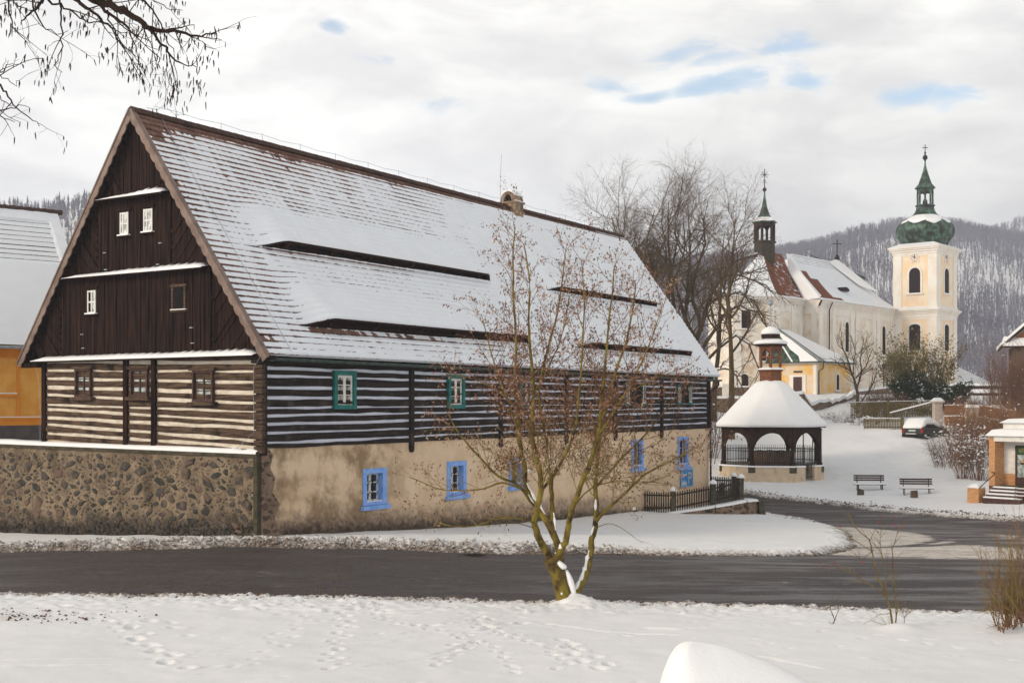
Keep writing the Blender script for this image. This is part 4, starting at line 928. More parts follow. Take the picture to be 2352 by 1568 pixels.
cover += .03*(1-sst(SS, 0, .6))
edge = (1-sst(q_, .02, .34)); 
t_s = cover+streak*.058*(1-.6*sst(XX,10,20))+blob*.05+rowr*.020+fine*.012-edge*(.062+.03*rowr)*(1-.25*sst(XX, 12, 25))
t_s = np.where(t_s > .07, .07+(t_s-.07)*.6, t_s)
endt = np.minimum(sst(SS, -.001, .05), 1); 
hs_ = np.where(t_s > 0, tile_h+t_s, tile_h-.03)+HD
hs_ = np.where((SS <= 0.001) | (XX <= X0+.001) | (XX >= X1-.001) | (SS >= SL-.001), HD-.02, hs_)
for a, b_, s0, h, lt in SLOTS: hs_ = np.where((np.abs(SS-s0) < 1e-4) & (XX > a) & (XX < b_), HD+tile_h+.03*(t_s > .0), hs_)
so = grid_obj('snow', XX, EY+SS*ct-hs_*sn_, EZ+SS*sn_+hs_*ct, 'snowroof', ro, keep=slotkeep(XX, SS))
# slot vents: board set back in the shadow, posts, tile lip
for a, b_, s0, h, lt in SLOTS:
    mb = MB(); xv = np.linspace(a+.02, b_-.02, 60); hv = hood(xv, np.full_like(xv, s0+.001)); hb = hood(xv, np.full_like(xv, s0+.14))
    for i in range(len(xv)-1):
        mb.quad(roof_pt(xv[i], s0+.14, -.02), roof_pt(xv[i+1], s0+.14, -.02), roof_pt(xv[i+1], s0+.14, hb[i+1]), roof_pt(xv[i], s0+.14, hb[i]))
    vb = mb.build('roof_vent', 'board', ro, fix=False)
    lp = MB()
    for i in range(len(xv)-1):
        lp.hull8([roof_pt(xv[i], s0-.012, hv[i]-.035), roof_pt(xv[i+1], s0-.012, hv[i+1]-.035), roof_pt(xv[i+1], s0-.012, hv[i+1]+.055), roof_pt(xv[i], s0-.012, hv[i]+.055)],
                 [roof_pt(xv[i], s0+.14, hb[i]-.04), roof_pt(xv[i+1], s0+.14, hb[i+1]-.04), roof_pt(xv[i+1], s0+.14, hb[i+1]+.02), roof_pt(xv[i], s0+.14, hb[i]+.02)])
    x = a+1.3
    while x < b_-.6:
        hh = float(hood(np.array([x]), np.array([s0+.05]))[0]); lp.hull8([roof_pt(x-.04, s0+.02, 0), roof_pt(x+.04, s0+.02, 0), roof_pt(x+.04, s0+.10, 0), roof_pt(x-.04, s0+.10, 0)], [roof_pt(x-.04, s0+.02, hh-.02), roof_pt(x+.04, s0+.02, hh-.02), roof_pt(x+.04, s0+.10, hh-.02), roof_pt(x-.04, s0+.10, hh-.02)]); x += rng.uniform(1.9, 2.5)
    lp.hull8([roof_pt(a+.6, s0+.07, -.01), roof_pt(b_-.3, s0+.07, -.01), roof_pt(b_-.3, s0+.12, -.01), roof_pt(a+.6, s0+.12, -.01)], [roof_pt(a+.6, s0+.07, .09), roof_pt(b_-.3, s0+.07, .09), roof_pt(b_-.3, s0+.12, .09), roof_pt(a+.6, s0+.12, .09)])
    lp.build('roof_vent', 'pavwood', ro)
# ridge tiles, verge boards with a wavy lower edge
mb = MB(); x = X0
while x < X1-.05:
    L = .36; n5 = [(-.17,-.115),(-.11,.02),(0,.075),(.11,.02),(.17,-.115)]; dz_ = rng.uniform(0,.012)
    v = [(x, AY+a, AZ+.06+b_+dz_) for a, b_ in n5]+[(min(x+L,X1), AY+a*.92, AZ+.05+b_+dz_) for a, b_ in n5]
    mb.add(v, [(i, i+1, i+6, i+5) for i in range(4)]+[(4,3,2,1,0)]); x += L-.03
mb.build('ridge_tiles', 'tile', ro, fix=False)
def barge(side, x0):
    L = SL if side == 0 else math.hypot(AZ-EZ, LY-AY); n = 150; mb = MB()
    tt = TH if side == 0 else math.atan2(AZ-EZ, LY-AY)
    def pt(s, w_): # w_ measured down from the roof surface
        if side == 0: return (EY+s*math.cos(tt)+w_*math.sin(tt), EZ+s*math.sin(tt)-w_*math.cos(tt))
        return (LY-s*math.cos(tt)-w_*math.sin(tt), EZ+s*math.sin(tt)-w_*math.cos(tt))
    for i in range(n):
        sa, sb = -.12+(L+.1)*i/n, -.12+(L+.1)*(i+1)/n; wa = .115+.055*abs(math.sin(sa*math.pi/.36))**.8; wb = .115+.055*abs(math.sin(sb*math.pi/.36))**.8
        q = [pt(sa,-.02), pt(sb,-.02), pt(sb,wb), pt(sa,wa)]; mb.hull8([(x0,)+p for p in q], [(x0+.035,)+p for p in q])
    mb.build('bargeboard', 'barge', LH)
    mb = MB(); q = [pt(-.12,-.075), pt(L,-.075), pt(L,-.03), pt(-.12,-.03)]; mb.hull8([(x0-.03,)+p for p in q], [(x0+.16,)+p for p in q]); mb.build('verge_strip', 'barge', LH)
barge(0, X0-.04); barge(1, X0-.04)
mb = MB(); mb.boxP(PG, -.55, -.05, .0, .26, 5.22, 5.34); mb.boxP(PG, WID+.0, LY+.1, .0, .26, 5.16, 5.30); mb.build('eaves_beam', 'board', LH)
# gutter with brackets and the downpipe at the far corner
mb = MB(); k = 9; v = []; 
for xx, zz in ((-.05, 5.27), (LEN+.45, 5.20)):
    for j in range(k): a = math.pi+math.pi*j/(k-1); v.append((xx, EY-.05+.075*math.cos(a), zz+.075*math.sin(a)))
mb.add(v, [(j, j+1, k+j+1, k+j) for j in range(k-1)]); mb.tube([(-.05,EY-.125,5.27),(LEN+.45,EY-.125,5.20)], .012, 5)
for i in range(27): xx = .6+i*1.2; mb.box(xx-.012, xx+.012, EY-.135, EY+.09, 5.27-.0022*xx-.08, 5.27-.0022*xx+.016)
mb.build('gutter', 'gutter', LH, fix=False)
mb = MB(); mb.tube([(LEN+.12,EY-.05,5.14),(LEN+.12,EY-.05,4.95),(LEN+.10,-.40,4.86),(LEN-.12,-.15,4.62),(LEN-.12,-.15,4.3),(LEN-.12,-.15,-.9)], .055, 8)
for z in (4.3, 2.3, .5): mb.tube([(LEN-.12,-.15,z),(LEN-.12,-.15,z+.05)], .068, 8)
mb.build('downpipe', 'rust', LH)
# hopper end at the near corner, conductor wire and lightning rods
mb = MB(); mb.tube([(-.05,EY-.05,5.26),(-.10,EY-.05,5.22)], .075, 8); mb.build('gutter_end', 'gutter', LH)
mb = MB(); zr = AZ+.33
pts = [(X0+.9, AY, zr-.02)]; x = 1.5
while x < X1: pts.append((x, AY, zr+.0)); mb.tube([(x,AY,AZ+.05),(x,AY,zr+.03)], .010, 4); pts.append((x+.95, AY, zr-.05)); x += 1.9
mb.tube(pts, .0065, 4)
rx = X0+1.35; mb.tube([(rx,AY,AZ+1.55),(rx,AY,AZ+.62)], .011, 4); mb.tube([(rx,AY,AZ+.64),(rx,AY,AZ+.58)], .028, 6)
mb.tube([(rx,AY,AZ+.60),(rx-.05,AY,AZ+.42),(rx-.3,AY,AZ+.24),(rx-.75,AY,AZ+.20)], .008, 4); mb.tube([(rx,AY,AZ+.60),(rx+.08,AY,AZ+.35),(rx+.4,AY,AZ+.22),(rx+.8,AY,AZ+.30)], .008, 4)
mb.tube([(20.35,AY,AZ+.25),(20.3,AY,AZ+1.0),(20.42,AY,AZ+2.3)], .011, 4)
pts = [roof_pt(.75+.02*math.sin(s*3), s, .10) for s in np.linspace(SL-.1, .1, 14)]; mb.tube(pts, .007, 4)
for s in np.linspace(.6, SL-.4, 9): mb.tube([roof_pt(.75, s, .03), roof_pt(.75, s, .12)], .008, 4)
mb.tube([(-.33,EY+.02,5.45),(-.30,.0,5.0),(-.13,.16,4.2),(-.13,.15,3.2),(-.35,.6,2.75)], .007, 4)
mb.build('lightning_conductor', 'zinc', LH)
mb = MB(); mb.tube([(-.12,WID+.25,5.2),(-.12,WID+.12,4.7),(-.12,WID+.04,3.8),(-.12,WID+.05,2.7)], .008, 4); mb.build('lightning_conductor', 'zinc', LH)
# chimney with an arched top: open arch faces the near gable
chx0, chx1, chy0, chy1 = 20.92, 21.62, 4.60, 5.40
def chim():
    z0, zc = AZ-1.2, AZ+.20
    mb = MB(); mb.box(chx0, chx1, chy0, chy1+.0, z0, zc); mb.box(chx0-.06, chx1+.06, chy0-.06, chy1+.06, zc, zc+.07)
    body = mb.build('chimney', 'plasterch', ro)
    w2 = (chy1-chy0)/2; cy = (chy0+chy1)/2; zb = zc+.07
    mb = MB(); n = 16; outer = [(cy+w2*math.cos(a), zb+w2*1.15*math.sin(a)) for a in np.linspace(0, math.pi, n)]; innr = [(cy+w2*.52*math.cos(a), zb+w2*.82*math.sin(a)) for a in np.linspace(0, math.pi, n)]
    for i in range(n-1):
        q = [outer[i], outer[i+1], innr[i+1], innr[i]]; mb.hull8([(chx0,)+p for p in q], [(chx1,)+p for p in q])
    mb.build('arched_top', 'plasterch', body)
    mb = MB(); mb.prism(innr, lambda h, d, z: (d, h, z), chx0+.15, chx1-.02); mb.build('flue_opening', 'black', body)
    mb = MB(); sn = [(cy+(w2+.02+.07*math.sin(a)**2)*math.cos(a), zb+(w2*1.15+.0+.10*math.sin(a)**2)*math.sin(a)) for a in np.linspace(.62, math.pi-.62, n)]
    inn2 = [(cy+w2*.99*math.cos(a), zb+w2*1.14*math.sin(a)) for a in np.linspace(.62, math.pi-.62, n)]
    for i in range(n-1):
        q = [sn[i], sn[i+1], inn2[i+1], inn2[i]]; mb.hull8([(chx0+.03,)+p for p in q], [(chx1-.02,)+p for p in q])
    for y0, y1 in ((chy0-.06, chy0-.005),): mb.box(chx0-.05, chx1+.05, y0, y1, zb+.001, zb+.035)
    mb.build('snow', 'snow', body, fix=True, smooth=False)
M['plasterch'] = pm('chimney_render', (.30,.22,.15), (.16,.125,.095), 2.5, rough=.95, bump=.5, c3=(.06,.05,.035), sc3=2.5, lo3=.5, hi3=.7)
chim()
# parking sign fixed to the plaster wall
PS = thing('parking_sign', 'blue parking sign with white P and arrow on the plaster wall', 'parking sign', HF.w(28.44, -.03, 0).tolist(), HF.a)
sw, s0_, s1_ = 1.50, -.02, .87
mb = MB(); mb.boxP(PL, 0, sw, 0, .03, s0_, s1_); mb.build('panel', 'signblue', PS)
mb = MB()
for a, b_, c_, d_ in ((.03,sw-.03,s1_-.05,s1_-.03),(.03,sw-.03,s0_+.03,s0_+.05),(.03,.06,s0_+.05,s1_-.05),(sw-.06,sw-.03,s0_+.05,s1_-.05)): mb.boxP(PL, a, b_, .031, .034, c_, d_)
mb.build('border', 'white', PS)
fnS = lambda ox, oz, kx, kz: (lambda x, y, z: (ox+x*kx, -.036-abs(z)*.1, oz+y*kz))
text_mesh('P', .8, 'letter', 'white', PS, fnS(.82, .14, 1.12, 1.0))
mb = MB(); mb.prism([(.12,.56),(.24,.70),(.24,.61),(.72,.61),(.72,.53),(.24,.53),(.24,.44)], PL, .031, .036); mb.build('arrow', 'white', PS)
mb = MB()      # small white pictogram of a group under the arrow
for i, (x, hgt) in enumerate(((.2,.20),(.34,.26),(.48,.24),(.62,.18))):
    mb.prism([(x-.035,.08),(x+.035,.08),(x+.05,.08+hgt*.6),(x+.02,.08+hgt*.7),(x-.02,.08+hgt*.7),(x-.05,.08+hgt*.6)], PL, .031, .036); mb.prism([(x+.028*math.cos(a), .08+hgt*.88+.028*math.sin(a)) for a in np.arange(0, 6.2, .8)], PL, .031, .036)
mb.build('pictogram', 'white', PS)

# ---------------- boundary wall of rubble with a concrete cap ----------------
SW = thing('stone_wall', 'rubble stone wall with mossy concrete cap and snow, below the gable of the log house', 'wall', (-7.02, 34.0, 0), HF.a)
mb = MB(); n = 60; hs = np.linspace(.02, 34, n)
def swz(h): return 2.50+.008*h
PW = lambda h, d, z: (-d, h, z)
for a, b_ in zip(hs[:-1], hs[1:]):
    mb.quad(PW(a,.16,-2.5), PW(b_,.16,-2.5), PW(b_,.12,swz(b_)), PW(a,.12,swz(a)))
mb.quad(PW(.02,.16,-2.5), PW(.02,.12,swz(0)), PW(.02,-.25,swz(0)), PW(.02,-.25,-2.5)); mb.quad(PW(9.42,-.25,-2.5),PW(34,-.25,-2.5),PW(34,-.25,swz(34)),PW(9.42,-.25,swz(9)))
mb.build('masonry', 'mortar', SW, fix=False)
# field stones of all sizes standing a little proud of the mortar
rs_ = random.Random(19); placed = []; ms1 = MB(); ms2 = MB(); cells = {}
def try_stone(h, z, rh, rz_):
    ck = (int(h*2), int(z*2))
    for i in (-1,0,1):
        for j in (-1,0,1):
            for (a, b_, c_, d_) in cells.get((ck[0]+i, ck[1]+j), ()):
                if abs(h-a) < (rh+c_)*.95 and abs(z-b_) < (rz_+d_)*.95 and ((h-a)/(rh+c_))**2+((z-b_)/(rz_+d_))**2 < .92: return False
    cells.setdefault(ck, []).append((h, z, rh, rz_)); return True
for rmin, rmax, tries in ((.20,.34,180),(.12,.20,900),(.065,.12,2600),(.03,.065,4200),(.014,.03,5000)):
    for q in range(tries):
        h = rs_.uniform(.2, 13.5); zlow = -.45-.045*h+.35; z = rs_.uniform(zlow-.45, 2.42)
        rh = rs_.uniform(rmin, rmax); rz_ = rh*rs_.uniform(.38, .78)
        low = z < zlow+.62+rs_.gauss(0, .08)
        if not low and rmin < .1 and rs_.random() < .35: continue
        if z+rz_ > 2.47 or not try_stone(h, z, rh, rz_): continue
        n = rs_.choice((4,5,5,6,7,8)); a0 = rs_.random()*6.28; tl = rs_.gauss(0, .3)
        ring = []
        for k in range(n):
            a = a0+k*2*math.pi/n+rs_.uniform(-.38,.38); r = rs_.uniform(.62, 1.15); x_, y_ = rh*r*math.cos(a), rz_*r*math.sin(a); ring.append((h+x_*math.cos(tl)-y_*math.sin(tl), z+x_*math.sin(tl)+y_*math.cos(tl)))
        dW = lambda zz: .16-.04*(zz+2.5)/5.0
        pr_ = min(.045, .012+rh*.16)*rs_.uniform(.6, 1.3)
        v = [PW(a, dW(b_)-.01, b_) for a, b_ in ring]+[PW(h+(a-h)*.90, dW(b_)+pr_*.6, z+(b_-z)*.90) for a, b_ in ring]+[PW(h+(a-h)*.5, dW(b_)+pr_*rs_.uniform(.85,1.1), z+(b_-z)*.5) for a, b_ in ring]
        f = [(k, (k+1) % n, n+(k+1) % n, n+k) for k in range(n)]+[(n+k, n+(k+1) % n, 2*n+(k+1) % n, 2*n+k) for k in range(n)]+[tuple(range(2*n, 3*n))]
        (ms2 if low else ms1).add(v, f)
ms1.build('stones', 'stones', SW, fix=False, kind='stuff'); ms2.build('stones', 'stonesdark', SW, fix=False, kind='stuff')
mb = MB(); mb.boxP(PW, .0, .14, .0, .17, -2.5, 2.49); mb.build('end_strip', 'concrete', SW)
mb = MB(); a = 0.0
while a < 34:
    L = 1.55; mb.hull8([PW(a,-.3,swz(a)),PW(a+L-.008,-.3,swz(a+L)),PW(a+L-.008,.19,swz(a+L)-.002),PW(a,.19,swz(a)-.002)], [PW(a,-.3,swz(a)+.16),PW(a+L-.008,-.3,swz(a+L)+.16),PW(a+L-.008,.19,swz(a+L)+.10),PW(a,.19,swz(a)+.10)]); a += L
mb.build('cap', 'concrete', SW)
mb = MB(); hs = np.linspace(.03, 34, 260); sec = None
for h in hs:
    th_ = .085+.03*float(fbm(np.array([h*.8]), np.array([3.]), 3)[0])
    if h < 1.2: th_ *= .55+.6*abs(math.sin(h*5))
    s2 = [PW(h,.195,swz(h)+.095), PW(h,.185,swz(h)+.10+th_*.7), PW(h,.10,swz(h)+.12+th_), PW(h,-.03,swz(h)+.16+th_*.9), PW(h,-.04,swz(h)+.14)]
    if sec: mb.add(sec+s2, [(j, j+1, j+6, j+5) for j in range(4)])
    sec = s2
mb.build('snow', 'snow', SW, fix=False, smooth=True)

# ---------------- orange house at the left edge ----------------
OHa = R(40); OF = Frame(-19.6, 53.2, OHa)
OH = thing('orange_house', 'orange rendered house with grey plinth and big snowy roof at the left edge', 'house', (-19.6, 53.2, 0), OHa)
PO = PL; oz_e, oz_r, od = 6.50, 13.0, 9.2
mb = MB(); mb.box(-24, .8, 0, od, -2, oz_e); mb.build('wall', 'orange', OH)
mb = MB(); mb.boxP(PO, -24, .84, .0, .07, -2, 3.08); mb.build('plinth', 'greyplinth', OH)
mb = MB()
for z0, z1, d in ((6.22,6.42,.14),(6.12,6.22,.07),(3.08,3.34,.06),(4.30,4.42,.10),(3.34,3.42,.10)): mb.boxP(PO, -24, .86 if z1 > 5 or z1 < 3.5 else -2.05, .002, d, z0, z1)
mb.boxP(PO, -2.05, -1.95, .002, .05, 3.4, 6.12); mb.boxP(PO, -24, -2.05, .002, .03, 5.95, 6.12)
mb.build('cornice', 'orangetrim', OH)
mb = MB(); mb.boxP(PO, -24, -2.05, .01, .10, 4.421, 4.47); mb.boxP(PO, -24, .8, .01, .10, 3.421, 3.46); mb.build('ledge_snow', 'snow', OH)
mb = MB()
sc = [(-4.3,2.55),(-3.0,2.55),(-3.0,2.72),(-3.25,2.72),(-3.25,2.9),(-3.55,2.92),(-3.75,3.12),(-4.0,3.14),(-4.3,3.3)]
for a, b_ in zip(sc[:-1], sc[1:]): mb.bar(PO(a[0], .10, a[1]), PO(b_[0], .10, b_[1]), .08, .06)
mb.build('window_surround', 'orangetrim', OH)
def slope_grid(name, par, x0, x1, ya, za, yb, zb, mat, nx, ns, fn, kind='snow', skx=0.0):
    xs = np.linspace(x0, x1, nx); s_ = np.linspace(0, 1, ns); Xg, Sg = np.meshgrid(xs, s_); L = math.hypot(yb-ya, zb-za)
    t_ = fn(Xg, Sg*L, L); ny, nz = -(zb-za)/L, (yb-ya)/L
    Yg = ya+(yb-ya)*Sg+ny*t_; Zg = za+(zb-za)*Sg+nz*t_
    return grid_obj(name, Xg, Yg, Zg, mat, par, uv=(Xg, Sg*L))
ro2 = slope_grid('roof', OH, -24.4, 1.25, -.55, oz_e-.05, od/2, oz_r, 'tilegrey', 200, 90, lambda x, s, L: .0*x+.05*(1-((s/.24) % 1.0)))
me_ = ro2.data; at_ = me_.attributes.new('snow', 'FLOAT', 'POINT'); at_.data.foreach_set('value', np.full(len(me_.vertices), .74, np.float32))
slope_grid('snow', ro2, -24.5, 1.3, -.60, oz_e-.1, od/2, oz_r, 'snowroof', 200, 140,
    lambda x, s, L: np.where(s < L*.60+.12*(fbm(x*.5, x*0, 2)-.5), .13+.03*fbm(x*.6, s*.6, 3), np.where((s > L*.92) | (x > .75), .07+.05*(fbm(x*3, s*3, 3)-.5), -.08+.25*(fbm(x*1.6, s*9, 3)-.45))))
mb = MB(); mb.quad((-24.4,od/2,oz_r),(1.25,od/2,oz_r),(1.25,od+.5,oz_e),(-24.4,od+.5,oz_e)); mb.quad((.8,0,oz_e-.1),(.8,od,oz_e-.1),(.8,od/2,oz_r-.1)); mb.build('roof_back', 'tile', OH, fix=False)
mb = MB(); x = -24.4
while x < 1.2: mb.tube([(x,od/2,oz_r+.04),(x+.37,od/2,oz_r+.07)], .13, 7); x += .36
mb.build('ridge_tiles', 'tile', OH)
mb = MB(); mb.tube([(-24.4,-.68,oz_e-.12),(1.3,-.68,oz_e-.12)], .075, 6); mb.build('gutter', 'zinc', OH)

# ---------------- octagonal well house ----------------
wx, wy = 15.75, 74.0; wz = -.50
WH = thing('well_pavilion', 'octagonal dark timber well house on a pale plinth with a thick cone of snow', 'pavilion', (wx, wy, wz), R(-12+2))
OR = R(-90+22.5)                      # a flat side faces the camera
def octp(r, k): a = OR+k*math.pi/4; return (r*math.cos(a), r*math.sin(a))
Rp = 3.17
def side_frame(k, r):
    "P(h, d, z) along side k of the octagon, h from -len/2 to len/2"
    a = OR-math.pi/8+k*math.pi/4+math.pi/8+math.pi/8; ap = r*math.cos(math.pi/8); nx, ny = math.cos(a), math.sin(a)
    return (lambda h, d, z: (nx*(ap+d)-ny*h, ny*(ap+d)+nx*h, z)), 2*r*math.sin(math.pi/8)
GATE = 7+0
mb = MB(); mc = MB()
for k in range(8):
    P, L = side_frame(k, Rp+.12)
    ng = (k == 0)
    segs = [(-L/2, L/2)] if k != 0 else [(-L/2, -.32), (.46, L/2)]
    for a, b_ in segs:
        mb.hull8([P(a,-.42,-.9),P(b_,-.42,-.9),P(b_,.03,-.9),P(a,.03,-.9)], [P(a,-.42,.78),P(b_,-.42,.78),P(b_,.0,.78),P(a,.0,.78)])
        mc.hull8([P(a-.02,-.45,.785),P(b_+.02,-.45,.785),P(b_+.02,.07,.785),P(a-.02,.07,.785)], [P(a,-.40,.86),P(b_,-.40,.86),P(b_,.01,.87),P(a,.01,.87)])
mb.build('plinth', 'pavstone', WH); mc.build('plinth_snow', 'snow', WH)
mb = MB()
for k in range(8): x, y = octp(Rp-.08, k); mb.box(x-.21, x+.21, y-.21, y+.21, .45, .80)
mb.build('corner_stones', 'post', WH)
for k in range(8):
    x, y = octp(Rp-.12, k); mb = MB(); mb.lathe([(.18,.80),(.18,.95),(.13,1.02),(.12,2.9),(.17,3.02)], 8, (x, y, 0)); mb.build('post', 'pavwood', WH)
for k in range(8):
    P, L = side_frame(k, Rp); L2 = L/2-.10; mb = MB(); n = 16; top = 3.12; sp = 1.35; rx = L2-.05; rz = 2.78-1.60
    arch = [(rx*math.cos(a), 1.60+rz*math.sin(a)) for a in np.linspace(0, math.pi, n)]
    for (h0, z0), (h1, z1) in zip(arch[:-1], arch[1:]):
        mb.hull8([P(h0,-.13,z0),P(h1,-.13,z1),P(h1,-.03,z1),P(h0,-.03,z0)], [P(h0,-.13,top),P(h1,-.13,top),P(h1,-.03,top),P(h0,-.03,top)])
    for s_ in (-1, 1): mb.boxP(P, s_*rx, s_*L2, -.13, -.03, 1.45, top)
    for s_ in (-1, 1): mb.boxP(P, s_*rx, s_*L2, -.13, -.03, .85, 1.47)
    mb.boxP(P, -L/2-.05, L/2+.05, -.16, .03, top-.02, top+.16)
    mb.build('arch', 'pavwood', WH)
    if True:
        mb = MB(); a0, a1 = -L2+.02, L2-.02; q = a0
        while q < a1:
            if not (k == 0 and -.36 < q < .5): mb.boxP(P, q-.011, q+.011, -.09, -.065, .85, 1.95)
            q += .135
        for zz in (1.05, 1.72): mb.boxP(P, a0, a1 if k else -.34, -.095, -.06, zz-.02, zz+.02)
        if k == 0:
            mb.boxP(P, .48, a1, -.095, -.06, 1.70, 1.74); mb.boxP(P, .48, a1, -.095, -.06, 1.03, 1.07)
        r_ = mb.build('railing', 'iron', WH)
P, L = side_frame(0, Rp)
mb = MB(); q = -.32
while q < .5: mb.boxP(P, q-.011, q+.011, -.05, -.025, .05, 1.95); q += .115
for zz in (.2, .9, 1.72): mb.boxP(P, -.33, .48, -.055, -.02, zz-.02, zz+.02)
mb.boxP(P, -.36, -.32, -.06, -.01, 0, 2.75); mb.boxP(P, .46, .50, -.06, -.01, 0, 2.85); mb.build('gate', 'iron', WH)
# boarded well inside
mb = MB(); 
for i in range(22):
    a = i*math.pi*2/22; a2 = a+.27; mb.prism([(1.25*math.cos(a),1.25*math.sin(a)),(1.25*math.cos(a2),1.25*math.sin(a2)),(1.18*math.cos(a2),1.18*math.sin(a2)),(1.18*math.cos(a),1.18*math.sin(a))], lambda h, d, z: (h, z, d), .2, 1.62+.03*(i % 2))
mb.build('well_casing', 'oldwood', WH)
mb = MB(); mb.lathe([(1.5,.05),(1.4,.16),(.0001,.2)], 16); mb.lathe([(1.22,1.5),(1.0,1.56),(.0001,1.6)], 16); mb.build('floor_snow', 'snow', WH)
# eaves and roof
mb = MB(); mb.lathe([(Rp+.05,3.24),(3.42,3.08),(3.44,3.15),(Rp-.3,3.30),(1.3,4.3),(.5,5.4)], 8, (0,0,0), OR, cap=False); mb.build('roof', 'pavwood', WH)
nA, nS = 96, 40; An = np.linspace(0, 2*math.pi, nA+1); Tn = np.linspace(0, 1, nS)
AA, TT = np.meshgrid(An, Tn); ph = ((AA-OR) % (math.pi/4))-math.pi/8; rr8 = math.cos(math.pi/8)/np.cos(ph)
rr8 = 1+(rr8-1)*(1-.55*TT)
prof_r = 3.66*(1-TT)**1.0*.90+.36; prof_r = np.interp(TT, [0,.03,.09,.32,.57,.77,.92,1.0], [3.44,3.56,3.47,2.92,2.20,1.48,.97,.62]); prof_z = np.interp(TT, [0,.03,.09,.32,.57,.77,.92,1.0], [3.13,3.24,3.38,3.89,4.60,5.28,5.78,5.92])
lump = 1+.02*(fbm(AA*1.5, TT*4, 3)-.5); pz_ = prof_z+.05*(fbm(AA*4, TT*3, 3)-.5)*(TT > .05)
grid_obj('roof_snow', prof_r*rr8*lump*np.cos(AA), prof_r*rr8*lump*np.sin(AA), pz_, 'snow', WH)
mb = MB(); HX = R(-90); mb.lathe([(.74,5.72),(.74,6.46),(.86,6.50),(.86,6.56)], 6, (0,0,0), HX); lan = mb.build('lantern', 'pavwood2', WH)
mb = MB(); mb.lathe([(.90,6.565),(.86,6.63),(.62,6.72),(.6,6.6)], 6, (0,0,0), HX); mb.build('snow', 'snow', lan)
mb = MB()
for k in range(6):
    a = HX+k*math.pi/3; x, y = .66*math.cos(a), .66*math.sin(a); mb.lathe([(.085,6.6),(.085,8.0)], 6, (x, y, 0), a)
    a2 = a+math.pi/3; x2, y2 = .66*math.cos(a2), .66*math.sin(a2)
    mb.bar((x,y,7.33),(x2,y2,7.33),.05,.10); mb.bar((x,y,7.93),(x2,y2,7.93),.08,.18)
    for s_, t_ in ((x,y),(x2,y2)), ((x2,y2),(x,y)): mb.bar((s_[0],s_[1],7.62),(s_[0]*.62+t_[0]*.38,s_[1]*.62+t_[1]*.38,7.86),.05,.13)
mb.build('arcade', 'pavwood2', lan)
mb = MB(); mb.lathe([(.76,8.0),(.98,8.06),(.98,8.11),(.5,8.3),(.5,8.42),(.56,8.6),(.56,8.72)], 12, (0,0,0), HX); mb.build('lantern_roof', 'pavwood', lan)
mb = MB(); mb.lathe([(.99,8.115),(1.04,8.18),(.95,8.30),(.55,8.45),(.5,8.3)], 12, (0,0,0), HX); mb.build('snow', 'snow', lan, smooth=True); mb = MB(); mb.lathe([(.58,8.73),(.60,8.80),(.50,9.0),(.28,9.15),(.06,9.22),(.05,9.1)], 14, (0,0,0), HX); mb.build('snow', 'snow', lan, smooth=True)
mb = MB(); mb.lathe([(.06,9.15),(.045,9.3),(.045,10.45),(.12,10.5),(.17,10.6),(.17,10.68),(.10,10.78),(.02,10.84)], 10); mb.build('finial', 'zinc', lan)

# ---------------- church ----------------
CH_ = thing('church', 'pale baroque church with snowy red roof, ridge turret and tower under a green onion dome', 'church', (30.75, 121.7, 0), CF.a)
G0, EV, RZ = 2.5, 14.40, 19.75
def pilasters(mb, P, hs, z0, z1, w_=.55, d=.10):
    for h in hs: mb.boxP(P, h-w_/2, h+w_/2, .0, d, z0, z1)
def cornice(mb, P, h0, h1, zt, steps=((.55,.10),(.42,.20),(.22,.34),(.10,.46)), base=.0):
    for i, (dz_, d) in enumerate(steps): mb.boxP(P, h0-d*0, h1+d*0, base, d, zt-dz_, zt-(steps[i+1][0] if i+1 < len(steps) else 0))
def arched(P, hc, w_, z0, z1, name, par, frame='chwhite', fill='louvre', fd=.05, fw=.22, rise=None, bars=True):
    rise = rise if rise is not None else w_/2; n = 12
    def pts(e, zb): return [(hc-w_/2-e, zb), (hc+w_/2+e, zb)]+[(hc+(w_/2+e)*math.cos(a), z1-rise+(rise+e)*math.sin(a)) for a in np.linspace(0, math.pi, n)]
    o, i_ = pts(fw, z0-.05), pts(0, z0); mb = MB(); m_ = len(o)
    for q in range(1, m_):
        q2 = (q+1) % m_
        mb.hull8([P(o[q][0],0,o[q][1]),P(o[q2][0],0,o[q2][1]),P(i_[q2][0],0,i_[q2][1]),P(i_[q][0],0,i_[q][1])], [P(o[q][0],fd+.03,o[q][1]),P(o[q2][0],fd+.03,o[q2][1]),P(i_[q2][0],fd+.03,i_[q2][1]),P(i_[q][0],fd+.03,i_[q][1])])
    mb.boxP(P, hc-w_/2-fw-.12, hc+w_/2+fw+.12, 0, fd+.14, z0-.2, z0-.06)
    f_ = mb.build(name, frame, par)
    mb = MB(); mb.prism(i_, P, .002, .02); g_ = mb.build('louvre' if fill == 'louvre' else 'pane', fill, f_)
    if bars:
        mb = MB()
        for fz in (.36, .68): mb.boxP(P, hc-w_/2, hc+w_/2, .02, .05, z0+(z1-z0)*fz, z0+(z1-z0)*fz+.05)
        mb.boxP(P, hc-.03, hc+.03, .02, .045, z0, z1-.05); mb.build('glazing_bar', 'pavwood', f_)
    mb = MB(); mb.boxP(P, hc-w_/2-fw-.1, hc+w_/2+fw+.1, .0, fd+.13, z0-.059, z0-.015); mb.build('sill_snow', 'snow', f_)
    return f_
NL = 18.2
mb = MB(); mb.box(0, NL+6, 0, 11, G0, EV-.1)
cho = [(-5.8,1.72),(0,1.72),(0,9.28),(-5.8,9.28),(-8.7,7.1),(-8.9,4.6)]
mb.prism(cho, lambda h, d, z: (h, z, d), G0, EV-.1)
